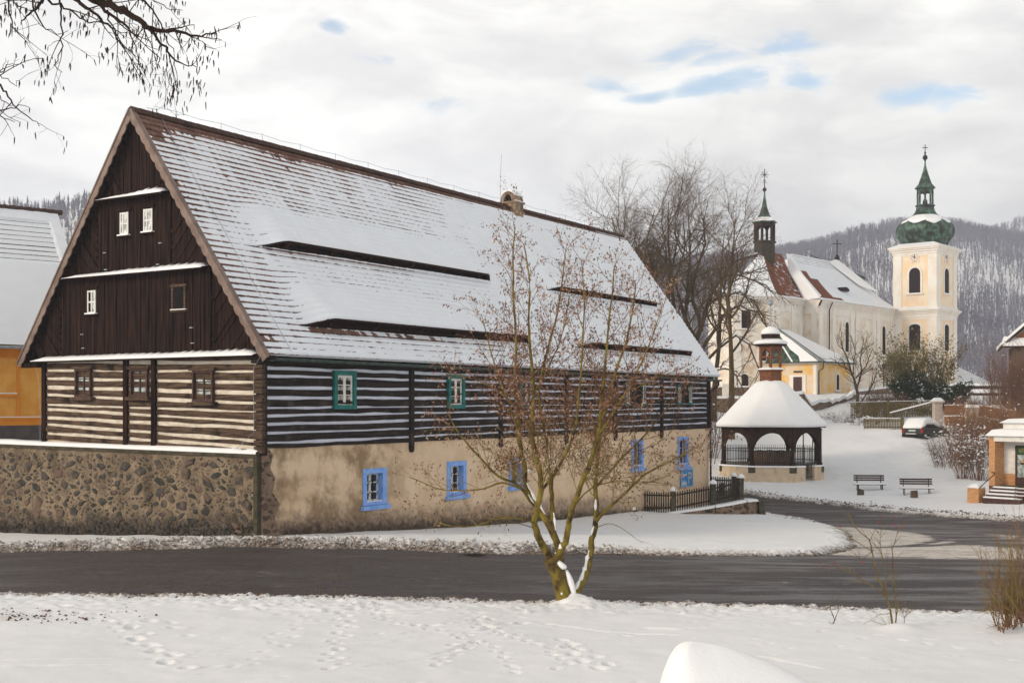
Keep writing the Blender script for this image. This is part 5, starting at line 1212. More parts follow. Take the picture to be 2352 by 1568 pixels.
nw = mb.build('wall', 'chwall', CH_)
P0 = PL
Pr = lambda h, d, z: (-d, h, z)          # return wall at the east end of the nave
Pc = lambda h, d, z: (h, 1.72-d, z)
def seg_frame(a, b_):
    ax, ay = a; bx, by = b_; L = math.hypot(bx-ax, by-ay); tx, ty = (bx-ax)/L, (by-ay)/L
    return (lambda h, d, z: (ax+tx*h+ty*d, ay+ty*h-tx*d, z)), L
Pa, La = seg_frame((-8.9,4.6), (-5.8,1.72))
Pb, Lb = seg_frame((-8.7,7.1), (-8.9,4.6))
mb = MB()
pilasters(mb, P0, (.35, 3.2, 7.4, 8.6, 12.6, 13.8, 17.4), G0, EV-.5, .8)
pilasters(mb, Pc, (-5.3, -2.2, -.6), G0, EV-.5, .8); pilasters(mb, Pr, (.5,), G0, EV-.5, .6); pilasters(mb, Pa, (.45, La-.5), G0, EV-.5, .8); pilasters(mb, Pb, (.4,), G0, EV-.5, .7)
mb.build('pilasters', 'chwhite', CH_)
mb = MB(); st_ = ((1.35,.06),(1.20,.04),(.62,.14),(.45,.24),(.28,.36),(.12,.46))
cornice(mb, P0, -.46, NL, EV, st_); cornice(mb, Pc, -6.0, -.2, EV, st_); cornice(mb, Pr, .0, 1.8, EV-.002, st_); cornice(mb, Pa, -.1, La+.25, EV-.003, st_); cornice(mb, Pb, 0, Lb+.2, EV-.004, st_)
mb.build('cornice', 'chwhite', CH_)
for hc in (6.2, 15.2): arched(P0, hc, .85, 9.4, 12.5, 'window', CH_, fill='louvre', rise=.4, fw=.25)
arched(Pa, La*.30, 1.05, 11.35, 13.1, 'window', CH_, fill='louvre', rise=.22, fw=.12)
arched(Pa, La*.72, .85, 8.2, 10.2, 'window', CH_, fill='louvre', rise=.08, fw=.1)
arched(Pa, La*.27, .85, 5.5, 6.9, 'window', CH_, fill='louvre', rise=.35, fw=.12)
mb = MB(); mb.tube([P0(1.9,.55,EV-.15), P0(1.9,.2,EV-.9), P0(1.9,.16,G0+2)], .07, 6); mb.tube([P0(-.6,.6,EV-.1),P0(-.5,.3,EV-.6)], .1, 5); mb.build('downpipe', 'rust', CH_)
# roofs: nave hipped at its east end; choir polygonal
AX = 5.5
def croof(name, polys, mat='tilered', par=CH_, snow=.8):
    me = bpy.data.meshes.new(name); V = []; Fc = []; UV = []; SN = []; K = []
    for poly, sv_ in polys:
        p = [Vector(q) for q in poly]; nrm = (p[1]-p[0]).cross(p[-1]-p[0]).normalized()
        if nrm.z < 0: nrm = -nrm
        upv = (Vector((0,0,1))-nrm*nrm.z).normalized(); al = upv.cross(nrm); b0 = len(V)
        for q in p: V.append(q); UV.append((q.dot(al), q.dot(upv))); SN.append(sv_)
        Fc.append(tuple(range(b0, b0+len(p))))
    me.from_pydata([tuple(v) for v in V], [], Fc); ul = me.uv_layers.new(name='UVMap')
    for l in me.loops: ul.data[l.index].uv = UV[l.vertex_index]
    a_ = me.attributes.new('snow', 'FLOAT', 'POINT'); a_.data.foreach_set('value', SN)
    me.materials.append(M[mat]); o = bpy.data.objects.new(name, me); C.objects.link(o); o.parent = par; return o
e_ = .55
def flare(p, q, t_, dip): # point between eave p and ridge q pulled inwards: bellcast
    v = Vector(p).lerp(Vector(q), t_); v.z -= dip; return tuple(v)
def strip(eA, eB, rA, rB, sA, sB=None, n=7, bell=.5, m=10, fn=None):
    out = []; 
    for i in range(n):
        t0, t1 = i/n, (i+1)/n; d0, d1 = bell*4*t0*(1-t0)*(1-t0*.3), bell*4*t1*(1-t1)*(1-t1*.3)
        for j in range(m):
            a0, a1 = j/m, (j+1)/m; E0, E1 = Vector(eA).lerp(Vector(eB), a0), Vector(eA).lerp(Vector(eB), a1); R0, R1 = Vector(rA).lerp(Vector(rB), a0), Vector(rA).lerp(Vector(rB), a1)
            sv_ = fn((a0+a1)/2, (t0+t1)/2) if fn else sA
            out.append(([flare(E0,R0,t0,d0), flare(E1,R1,t0,d0), flare(E1,R1,t1,d1), flare(E0,R0,t1,d1)], sv_))
    return out
rs, re = (4.6, AX, RZ), (NL-1, AX, RZ)
c0, c1 = (-e_, -e_, EV+.02), (NL, -e_, EV+.02)
polys = strip(c0, c1, rs, re, .8, fn=lambda a, t_: .12 if a < .26*(1-t_)+.04 and t_ < .72 and a > .012 else (.95 if t_ < .9 else .7))
polys += strip((-e_, 11+e_, EV), c0, rs, rs, .95, m=3, bell=.4)
polys += strip((NL, 11+e_, EV), (-e_, 11+e_, EV), re, rs, .9, m=3)
xr = -1.6
ca, cb, cc, cd = (-5.8-.15, 1.72-e_, EV+.01), (-.3, 1.72-e_, EV+.01), (-8.9-.45, 4.6-.35, EV+.01), (-8.7-.5, 7.1+.3, EV)
ap_, ar_ = (xr, AX, RZ-.1), (5.0, AX, RZ-.1)
polys += strip(ca, cb, ap_, (2.6, AX, RZ-.1), .1, m=10, bell=.7, fn=lambda a, t_: .40 if a > .25 else .24)
polys += strip(cc, ca, ap_, ap_, .97, m=3, bell=.7); polys += strip(cd, cc, ap_, ap_, .97, m=3, bell=.7)
polys += strip((-.3, 9.28+e_, EV), cd, (2.6, AX, RZ-.1), ap_, .9, m=3, bell=.7)
croof('roof', polys)
# wide band of snow in the valley between choir and nave, and snow lips along the eaves
mb = MB(); mb.add([(-.35,1.2,EV+.10),(-.75,-.50,EV+.12),(.35,-.1,EV+.45),(2.6,3.1,EV+3.0),(4.5,5.4,RZ+.06),(3.4,5.45,RZ+.05),(1.4,4.0,EV+3.1)], [(0,1,2,3,4,5,6)])
for (a, b_) in ((c0, c1), (ca, cb), (cc, ca), (cd, cc)): mb.bar(Vector(a)+Vector((0,0,.06)), Vector(b_)+Vector((0,0,.06)), .20, .14)
mb.bar(Vector(rs)+Vector((0,0,.06)), Vector(re)+Vector((0,0,.06)), .25, .12)
mb.build('snow', 'snow', CH_)
mb = MB()      # small eyebrow dormers
for hx, yy in ((8.9, 1.6),):
    zz = EV+(yy+e_)*(RZ-EV)/(AX+e_)-.3
    pts = [(hx+.85*math.cos(a), zz+.42*math.sin(a)) for a in np.linspace(0, math.pi, 8)]; mb.prism(pts, lambda h, d, z: (h, yy-.25-d, z), -1.0, .0)
mb.build('dormer', 'louvre', CH_)
# low cross gable with green roof edge in front of the tower, and its cross
mb = MB(); mb.add([(15.2,5.4,RZ-.35),(15.4,8.8,RZ+1.25),(18.8,5.0,RZ-1.7),(18.8,1.2,EV+.9)], [(0,1,2,3)]); mb.add([(15.4,8.8,RZ+1.3),(19.6,3.6,RZ-1.8),(19.6,4.4,RZ-1.1),(15.6,9.2,RZ+1.3)], [(0,1,2,3)]); mb.build('gable_copper', 'copper', CH_)
gx_, gy_ = 15.3, 5.5
mb = MB(); mb.add([(13.0,5.5,RZ+.02),(15.3,5.5,RZ+.55),(16.6,1.2,EV+2.0),(14.8,2.6,EV+2.7)], [(0,1,2,3)]); mb.build('snow', 'snow', CH_, fix=False)
mb = MB(); mb.lathe([(.28,0),(.30,.25),(.16,.35),(.18,.55),(.05,.6)], 8, (gx_, gy_, RZ+.45)); mb.bar((gx_,gy_,RZ+.9),(gx_,gy_,RZ+2.75),.08,.08); mb.bar((gx_-.38,gy_+.35,RZ+2.25),(gx_+.38,gy_-.35,RZ+2.25),.08,.08); mb.build('cross', 'iron', CH_)
# slender turret over the choir
tx_, ty_ = -1.1, AX
TR = MB(); TR.lathe([(1.08,0),(1.08,2.55),(1.25,2.65),(1.25,2.76)], 6, (tx_, ty_, RZ-1.9), R(15)); tur = TR.build('turret', 'shingle', CH_)
mb = MB(); z0 = RZ+.85; SK = .60
for k in range(6):
    a = R(15)+k*math.pi/3; a2 = a+math.pi/3; x, y = tx_+.98*math.cos(a), ty_+.98*math.sin(a); x2, y2 = tx_+.98*math.cos(a2), ty_+.98*math.sin(a2)
    mb.bar((x,y,z0),(x,y,z0+1.9),.2,.2); n = 6
    P_, L_ = seg_frame((x, y), (x2, y2))
    for i in range(n):
        q0, q1 = math.pi*i/n, math.pi*(i+1)/n; h0, h1 = L_/2-(L_/2-.1)*math.cos(q0), L_/2-(L_/2-.1)*math.cos(q1); zA, zB = z0+1.15+.42*math.sin(q0), z0+1.15+.42*math.sin(q1)
        mb.hull8([P_(h0,-.06,zA),P_(h1,-.06,zB),P_(h1,.06,zB),P_(h0,.06,zA)], [P_(h0,-.06,z0+1.9),P_(h1,-.06,z0+1.9),P_(h1,.06,z0+1.9),P_(h0,.06,z0+1.9)])
mb.build('lantern', 'pavwood', tur)
mb = MB(); mb.lathe([(1.02,1.85),(1.34,1.92),(1.30,2.0),(.92,2.25),(.55,2.75),(.30,3.45),(.17,4.15),(.09,4.75),(.06,5.15)], 6, (tx_, ty_, z0), R(15)); mb.build('spire', 'copper', tur)
mb = MB(); mb.lathe([(1.22,1.94),(1.24,2.12),(.95,2.40),(.8,2.3)], 6, (tx_-.05, ty_-.03, z0), R(15)); mb.build('snow', 'snow', tur)
mb = MB(); zb = z0+5.1; mb.lathe([(.05,0),(.2,.1),(.22,.22),(.15,.38),(.05,.45),(.05,.8)], 10, (tx_, ty_, zb)); mb.bar((tx_,ty_,zb+.4),(tx_,ty_,zb+2.35),.06,.06)
for a in (0, math.pi/2, math.pi/4, -math.pi/4): L_ = .42 if a != math.pi/2 else .6; dx_, dz_ = math.cos(a)*L_, math.sin(a)*L_; mb.bar((tx_-dx_*.66,ty_+dx_*.75,zb+1.75-dz_),(tx_+dx_*.66,ty_-dx_*.75,zb+1.75+dz_),.05,.05)
mb.bar((tx_-.13,ty_+.13,zb+.95),(tx_+.13,ty_-.13,zb+.95),.05,.05); mb.bar((tx_-.13,ty_+.13,zb+1.15),(tx_+.13,ty_-.13,zb+1.15),.05,.05)
mb.build('cross', 'rust', tur)
# ---- tower ----
tx0, tx1, ty0, ty1 = 17.95, 23.6, -4.8, 0.0
mb = MB(); mb.box(tx0, tx1, ty0, ty1+.0, G0, 21.0); TW = mb.build('tower', 'chyellow', CH_)
Pf = lambda h, d, z: (tx0-d, h, z)          # face towards the camera's left, h runs from ty0 (right) to ty1 (left)
Ps = lambda h, d, z: (h, ty0-d, z)          # narrow right face
tcx, tcy = (tx0+tx1)/2, (ty0+ty1)/2
mb = MB()
for P, a, b_ in ((Pf, ty0, ty1), (Ps, tx0, tx1)):
    wp = .92 if P is Pf else .95
    for z0_, z1_ in ((G0, 13.4), (14.75, 20.4)):
        mb.boxP(P, a-.06, a+wp, 0, .10, z0_, z1_); mb.boxP(P, b_-wp, b_+.06, 0, .10, z0_, z1_)
        mb.boxP(P, a-.10, a+wp+.03, 0, .13, z1_-.55, z1_-.45); mb.boxP(P, b_-wp-.03, b_+.10, 0, .13, z1_-.55, z1_-.45)
mb.build('pilasters', 'chwhite', TW)
mb = MB()
for nm_, zt, st2 in (('cornice', 21.25, ((1.0,.06),(.8,.12),(.55,.24),(.32,.40),(.15,.52))), ('string_course', 14.35, ((1.1,.06),(.85,.12),(.5,.22),(.3,.36),(.14,.48)))):
    for dz_, d in st2:
        nx_ = [q for q in st2 if q[0] < dz_]; zt2 = zt-(nx_[0][0] if nx_ else 0)
        mb.box(tx0-d, tx1+d, ty0-d, ty1+d, zt-dz_, zt2)
    if zt < 15: mb.box(tx0-.14, tx1+.14, ty0-.14, ty1+.14, 14.352, 14.75)
    mb.build(nm_, 'chwhite', TW); mb = MB()
mb = MB()
mb.hull8([(tx0-.54,ty0-.54,21.252),(tx1+.54,ty0-.54,21.252),(tx1+.54,ty1+.54,21.252),(tx0-.54,ty1+.54,21.252)], [(tx0+.5,ty0+.5,21.75),(tx1-.5,ty0+.5,21.75),(tx1-.5,ty1-.5,21.75),(tx0+.5,ty1-.5,21.75)]); mb.build('cornice_snow', 'snow', TW); mb = MB()
mb.hull8([(tx0-.50,ty0-.50,14.352),(tx1+.5,ty0-.5,14.352),(tx1+.5,ty1+.5,14.352),(tx0-.5,ty1+.5,14.352)], [(tx0-.1,ty0-.1,14.56),(tx1+.1,ty0-.1,14.56),(tx1+.1,ty1+.1,14.56),(tx0-.1,ty1+.1,14.56)])
mb.build('cornice_snow', 'snow', TW)
for P, hc, w_ in ((Pf, tcy, 1.28), (Ps, tcx, 1.28)):
    arched(P, hc, w_, 16.2, 18.95, 'belfry_window', TW, fill='louvre', bars=False)
    arched(P, hc, w_, 9.9, 12.75, 'window', TW, fill='louvre', rise=.32)
    mb = MB(); mb.boxP(P, hc-.95, hc+.95, .0, .02, 15.5, 15.52); 
    mb = MB(); mb.boxP(P, hc-.54, hc+.54, 0, .05, 19.52, 20.62); ck = mb.build('clock_face', 'clockface', TW) if 'clockface' in M else None
    if ck is None:
        M['clockface'] = pm('worn_clock_face', (.82,.74,.66), (.72,.58,.46), 2, rough=.9); ck = mb.build('clock_face', 'clockface', TW)
    zc = 20.07; sg = -1 if P is Pf else 1       # reading direction along the face
    mb = MB()
    for i in range(12):
        a = i*math.pi/6; s_, c_ = math.sin(a), math.cos(a); r0, r1 = .34, .47
        p = [P(hc+sg*s_*r, .062, zc+c_*r) for r in (r0, r1)]; mb.bar(p[0], p[1], .06, .02, up=tuple(np.subtract(P(0,1,0), P(0,0,0))))
    mb.build('hour_marks', 'numeral', ck) if 'numeral' in M else None
    if 'numeral' not in M: M['numeral'] = pm('faded_numerals', (.28,.20,.15), (.4,.3,.22), 3, rough=.9); mb.build('hour_marks', 'numeral', ck)
    mb = MB(); upn = tuple(np.subtract(P(0,1,0), P(0,0,0)))
    for a, L_, w2 in ((0.0, .40, .07), (-R(58), .42, .05)):
        mb.bar(P(hc-sg*math.sin(a)*.1, .075, zc-math.cos(a)*.1), P(hc+sg*math.sin(a)*L_, .075, zc+math.cos(a)*L_), w2, .02, up=upn)
    mb.boxP(P, hc-.07, hc+.07, .06, .09, zc-.07, zc+.07); mb.build('clock_hands', 'iron', ck)
# onion dome
def prof_s(pts, n=40):
    r = np.array([p[0] for p in pts]); z = np.array([p[1] for p in pts]); d = np.r_[0, np.cumsum(np.hypot(np.diff(r), np.diff(z)))]; q = np.linspace(0, d[-1], n)
    def cr(y):  # smooth resample
        o = []
        for t_ in q:
            i = min(max(np.searchsorted(d, t_)-1, 0), len(d)-2); u = (t_-d[i])/(d[i+1]-d[i]); m0 = (y[min(i+1,len(y)-1)]-y[max(i-1,0)])/(d[min(i+1,len(d)-1)]-d[max(i-1,0)])*(d[i+1]-d[i]); m1 = (y[min(i+2,len(y)-1)]-y[i])/(d[min(i+2,len(d)-1)]-d[i])*(d[i+1]-d[i])
            o.append((2*u**3-3*u*u+1)*y[i]+(u**3-2*u*u+u)*m0+(-2*u**3+3*u*u)*y[i+1]+(u**3-u*u)*m1)
        return o
    return list(zip(cr(r), cr(z)))
dome = prof_s([(2.40,21.5),(2.38,21.75),(2.55,22.05),(2.92,22.6),(3.08,23.2),(2.97,23.75),(2.50,24.3),(1.75,24.75),(1.18,25.2),(.95,25.65),(.90,26.0)])
mb = MB(); mb.lathe(dome, 8, (tcx, tcy, 0), math.pi/8); dm = mb.build('onion_dome', 'copper', TW)
mb = MB()       # standing seams on the corners of the dome
for k in range(8):
    a = math.pi/8+k*math.pi/4; mb.tube([(tcx+r*math.cos(a), tcy+r*math.sin(a), z) for r, z in dome], .045, 5)
mb.build('dome_rib', 'copper', dm)
n = 64; An = np.linspace(0, 2*math.pi, n+1); sel = [(r, z) for r, z in dome if 23.55 < z < 25.05]
AA, K = np.meshgrid(An, np.arange(len(sel))); rr = np.array([s[0] for s in sel])[K]; zz = np.array([s[1] for s in sel])[K]
ph = ((AA-math.pi/8) % (math.pi/4))-math.pi/8; oc = math.cos(math.pi/8)/np.cos(ph)
low = 23.62+.55*fbm(AA*1.3+2, AA*0, 2)+.35*np.abs(ph)/.39; thk = np.where(zz > low, .09*np.minimum(1, (zz-low)/.15+.3)*(1-sst(zz, 24.75, 25.0)), -.05)
thk = np.where(np.cos(AA-R(100)) > .55, np.minimum(thk, -.05+.08*(zz > 24.2)), thk)
grid_obj('snow', tcx+(rr*oc+thk)*np.cos(AA), tcy+(rr*oc+thk)*np.sin(AA), zz+thk*.8, 'snow', dm)
mb = MB(); mb.lathe([(.95,26.0),(1.08,26.06),(1.08,26.16),(.90,26.2)], 8, (tcx,tcy,0), math.pi/8)
for k in range(8):
    a = math.pi/8+k*math.pi/4; a2 = a+math.pi/4; x, y = tcx+.80*math.cos(a), tcy+.80*math.sin(a); x2, y2 = tcx+.80*math.cos(a2), tcy+.80*math.sin(a2)
    mb.bar((x,y,26.1),(x,y,27.9),.16,.16); P_, L_ = seg_frame((x,y),(x2,y2)); n = 5
    for i in range(n):
        q0, q1 = math.pi*i/n, math.pi*(i+1)/n; h0, h1 = L_/2-(L_/2-.05)*math.cos(q0), L_/2-(L_/2-.05)*math.cos(q1); zA, zB = 27.35+.24*math.sin(q0), 27.35+.24*math.sin(q1)
        mb.hull8([P_(h0,-.05,zA),P_(h1,-.05,zB),P_(h1,.05,zB),P_(h0,.05,zA)], [P_(h0,-.05,27.95),P_(h1,-.05,27.95),P_(h1,.05,27.95),P_(h0,.05,27.95)])
mb.lathe([(.85,27.85),(.85,28.0)], 8, (tcx,tcy,0), math.pi/8)
mb.build('lantern', 'copper', dm)
mb = MB(); mb.lathe([(.05,26.15),(.28,26.35),(.22,26.7),(.1,26.9),(.05,27.3)], 10, (tcx,tcy,0)); mb.build('bell', 'iron', dm)
mb = MB(); mb.lathe([(.9,27.98),(1.12,28.02),(1.08,28.12),(.72,28.55),(.45,29.3),(.22,30.1),(.08,30.7),(.06,31.2)], 8, (tcx,tcy,0), math.pi/8); mb.build('spire', 'copper', dm)
mb = MB(); mb.lathe([(.05,31.0),(.10,31.2),(.25,31.35),(.28,31.5),(.2,31.7),(.05,31.85),(.12,32.0),(.04,32.2)], 12, (tcx,tcy,0)); mb.bar((tcx,tcy,32.1),(tcx,tcy,32.95),.07,.07); mb.bar((tcx-.22,tcy+.22,32.6),(tcx+.22,tcy-.22,32.6),.07,.07); mb.build('cross', 'iron', dm)
# ---------------- sacristy ----------------
AF = Frame(28.56, 114.0, CF.a)
AN = thing('sacristy', 'small yellow annex with brown door and snow streaked copper roof against the church', 'annex', (28.56, 114.0, 0), CF.a)
ag, ae = 3.0, 7.95
mb = MB(); mb.box(0, 7.15, 0, 5.1, ag, ae); mb.build('wall', 'annex', AN)
Pd = lambda h, d, z: (-d, h, z)
mb = MB(); mb.boxP(Pd, 1.05, 2.75, 0.002, .08, 4.6, 6.75); dd_ = mb.build('door_surround', 'chwhite', AN)
mb = MB(); mb.boxP(Pd, 1.42, 2.35, .02, .085, 4.6, 6.55); mb.boxP(Pd, 1.42, 2.35, .02, .05, 6.95, 7.12); dr = mb.build('door', 'darkpaint', AN)
mb = MB(); mb.boxP(Pd, 1.36, 1.42, .08, .11, 4.6, 6.6); mb.build('door_frame', 'white', dr)
arched(PL, 4.35, .62, 5.35, 6.85, 'window', AN, fill='louvre', rise=.25, fw=.14)
mb = MB(); mb.box(-.25, 7.3, -.25, 5.1, ae-.16, ae-.02); mb.boxP(Pd, -.03, .30, 0, .05, ag, ae-.2); mb.boxP(PL, -.05, .45, 0.0, .05, ag, ae-.2); mb.build('eaves_moulding', 'chwhite', AN)
apx = (3.2, 5.0, 11.3); apx2 = (1.2+.2, 5.2, 11.35)
fe = [(-.45,5.1,ae),(-.45,-.45,ae),(7.5,-.45,ae),(7.5,5.1,ae)]
mb = MB(); a1 = (1.5,4.9,11.3); a2 = (3.6,4.9,11.2)
mb.quad(fe[0], fe[1], a1); mb.quad(fe[1], fe[2], a2, a1); mb.quad(fe[2], fe[3], a2); ar = mb.build('roof', 'copper', AN, fix=False)
def onplane(A, B, Cc, u, v, lift=.05):
    A, B, Cc = Vector(A), Vector(B), Vector(Cc); n = (B-A).cross(Cc-A).normalized(); n = n if n.z > 0 else -n
    return tuple(A+(B-A)*u+(Cc-A)*v+n*lift)
mb = MB()
# left facet (fe0, fe1, a1): mostly snow, two bare patches near the church
f = lambda u, v, l=.06: onplane(fe[0], fe[1], a1, u, v, l)
mb.quad(f(.66,.0), f(1,.0), f(.35,.65), f(.0,.97), f(.16,.70), f(.40,.36), f(.60,.16)); mb.quad(f(.50,0),f(.535,0),f(.16,.60),f(.13,.60))
f = lambda u, v, l=.06: onplane(fe[1], fe[2], a1, u, v, l)
mb.quad(f(.17,.0), f(1,0), f(.27,.97), f(.22,.99), f(.04,.97)); mb.quad(f(.015,0),f(.04,0),f(.01,.95),f(.002,.95)); mb.quad(f(.08,0),f(.11,0),f(.02,.93),f(.012,.93)); mb.quad(fe[2], fe[3], a2)
mb.build('snow', 'snow', ar, fix=False)
mb = MB(); mb.tube([(-.5,5.1,ae-.05),(-.5,-.5,ae-.05),(7.5,-.5,ae-.05)], .06, 6); mb.tube([(.45,-.5,ae-.1),(.5,-.45,ae-.6),(.3,-.12,ae-.9),(.3,-.12,ag)], .06, 6); mb.build('downpipe', 'gutter', AN)

# ---------------- churchyard walls ----------------
def field_wall(name, label, cat, pts, mat='rubble2', thick=.45, snow=.14, rough=.0, group=None, seed=1):
    "pts: (x, y, z top, z bottom)"
    o0 = pts[0]; T = thing(name, label, cat, (o0[0], o0[1], o0[3]), 0, group); mb = MB(); ms = MB(); rg = random.Random(seed)
    dense = []
    for a, b_ in zip(pts[:-1], pts[1:]):
        n = max(2, int(math.hypot(b_[0]-a[0], b_[1]-a[1])/.5))
        for i in range(n): dense.append([a[k]+(b_[k]-a[k])*i/n for k in range(4)])
    dense.append(list(pts[-1]))
    for q in dense[1:-1]: q[2] += rg.uniform(-rough, rough)
    for a, b_ in zip(dense[:-1], dense[1:]):
        d = Vector((b_[0]-a[0], b_[1]-a[1], 0)).normalized(); n_ = Vector((-d.y, d.x, 0))*thick/2
        def ring(q, z, off=0, e=0): return [Vector((q[0]-o0[0], q[1]-o0[1], z-o0[3]))+n_*(1+e), Vector((q[0]-o0[0], q[1]-o0[1], z-o0[3]))-n_*(1+e)]
        A, B = ring(a, a[3]), ring(b_, b_[3]); A2, B2 = ring(a, a[2]), ring(b_, b_[2])
        mb.hull8([A[0],B[0],B[1],A[1]], [A2[0],B2[0],B2[1],A2[1]])
        s1, s2 = snow*rg.uniform(.7,1.2), snow*rg.uniform(.7,1.2)
        A, B = ring(a, a[2]+.005, e=.15), ring(b_, b_[2]+.005, e=.15); A2, B2 = ring(a, a[2]+snow, e=-.2), ring(b_, b_[2]+snow, e=-.2)
        ms.hull8([A[0],B[0],B[1],A[1]], [A2[0],B2[0],B2[1],A2[1]])
    mb.build('masonry', mat, T, fix=False); ms.build('snow', 'snow', T, fix=False); return T
def wp(u, vt, vb, Y): a = at(u, vt, Y); return (a.x, Y, a.z, EYE-(vb-927)/2790*Y-.6)
field_wall('churchyard_wall', 'long low retaining wall with level snow cap behind the far corner of the log house', 'wall', [wp(1560,915,950,103), wp(1760,915,950,103)], snow=.22, seed=3)
field_wall('churchyard_wall', 'upper churchyard wall seen through branches, above the level retaining wall', 'wall', [wp(1560,890,920,109), wp(1720,889,920,109)], snow=.12, seed=4)
field_wall('churchyard_wall', 'crumbling curved rubble wall with lumpy snow below the yellow annex', 'wall', [wp(1780,909,930,106), wp(1842,909,935,106), wp(1852,925,940,106.5), wp(1868,929,948,107), wp(1900,925,945,108), wp(1930,917,935,109.5), wp(1962,907,930,112)], snow=.28, rough=.18, seed=5)
field_wall('churchyard_wall', 'dark wall with snow cap behind the shrubs at the foot of the church nave', 'wall', [wp(1962,900,930,116), wp(2060,888,925,124), wp(2130,888,925,128)], snow=.2, seed=6)
GS = thing('gravestone', 'pale upright gravestone before the upper churchyard wall', 'gravestone', tuple(at(1672,907,107.8))); mb = MB(); mb.box(-.5,.5,-.1,.1,-.3,.85); mb.prism([(-.5,.851),(.5,.851),(.38,1.0),(-.38,1.0)], PL, -.1, .1); mb.build('stone', 'chwhite', GS)

# ---------------- picket fence beside the log house ----------------
FN = thing('picket_fence', 'black picket fence with snow capped mossy posts at the corner of the log house', 'fence', (5.9, 54.3, -1.0))
fp = [(5.7, 54.9, -1.02, .12), (7.2, 54.3, -.93, .10), (9.0, 54.35, -.60, .42), (10.32, 54.7, -.33, .66), (10.95, 60.0, -.62, .42), (9.95, 61.0, -.7, .40)]
ox, oy, oz = 5.9, 54.3, -1.0
for k, (x, y, zb, zt) in enumerate(fp[:5]):
    mb = MB(); mb.box(x-ox-.10, x-ox+.10, y-oy-.10, y-oy+.10, zb-.3-oz, zt-oz); p_ = mb.build('post', 'post', FN)
    mb = MB(); mb.lathe([(.16,0),(.18,.05),(.12,.13),(.03,.20)], 8, (x-ox, y-oy, zt-oz+.002)); mb.build('snow', 'snow', p_, smooth=True)
mbp = MB(); mr = MB(); rg = random.Random(3)
for (a, b_) in zip(fp[:-1], fp[1:]):
    L = math.hypot(b_[0]-a[0], b_[1]-a[1]); n = int(L/.105); dirv = Vector((b_[0]-a[0], b_[1]-a[1], 0))/L; nn = Vector((-dirv.y, dirv.x, 0))
    for i in range(1, n):
        t_ = i/n; x, y = a[0]+(b_[0]-a[0])*t_-ox, a[1]+(b_[1]-a[1])*t_-oy; zb = a[2]+(b_[2]-a[2])*t_-oz+.08; zt = a[3]+(b_[3]-a[3])*t_-oz-.04+rg.uniform(-.02,.02)
        w_ = .028; q = dirv*w_; c_ = Vector((x, y, 0))
        def pp(s_, z, d): v = c_+q*s_+nn*d; return (v.x, v.y, z)
        mbp.add([pp(-1,zb,-.012),pp(1,zb,-.012),pp(1,zt-.05,-.012),pp(0,zt,-.012),pp(-1,zt-.05,-.012),pp(-1,zb,.012),pp(1,zb,.012),pp(1,zt-.05,.012),pp(0,zt,.012),pp(-1,zt-.05,.012)], [(0,1,2,3,4),(9,8,7,6,5),(0,5,6,1),(1,6,7,2),(2,7,8,3),(3,8,9,4),(4,9,5,0)])
    for f_ in (.28, .80): mr.bar((a[0]-ox, a[1]-oy+.03, a[2]-oz+(a[3]-a[2])*f_), (b_[0]-ox, b_[1]-oy+.03, b_[2]-oz+(b_[3]-b_[2])*f_), .05, .07)
mbp.build('pickets', 'fence', FN); mr.build('rail', 'fence', FN)
field_wall('stone_wall', 'low stepped rubble wall with snow on top carrying the black picket fence', 'wall', [(6.9,54.15,-.93,-1.6),(9.0,54.15,-.62,-1.7),(10.4,54.5,-.40,-1.9),(10.95,55.2,-.42,-1.9),(11.5,60,-.75,-1.9)], snow=.10, rough=.01, thick=.5, seed=9)
LS = thing('kerb_stone', 'leaning mossy stone slab at the corner of the low wall beside the side road', 'stone', (11.35, 55.0, -1.4)); mb = MB(); mb.hull8([(-.12,-.2,-.3),(.22,-.2,-.3),(.22,.2,-.3),(-.12,.2,-.3)], [(-.22,-.16,1.0),(.0,-.14,1.05),(.0,.15,1.0),(-.2,.15,.95)]); mb.build('stone', 'post', LS)
S2 = thing('kerb_stone', 'squat mossy stone stump with snow cap at the left end of the black picket fence', 'stone', (5.35, 54.0, -1.05)); mb = MB(); mb.lathe([(.20,-.3),(.19,.3),(.12,.36)], 7, (0,0,0)); mb.build('stone', 'post', S2); mb = MB(); mb.lathe([(.17,.34),(.15,.44),(.03,.5)], 8); mb.build('snow', 'snow', S2, smooth=True)

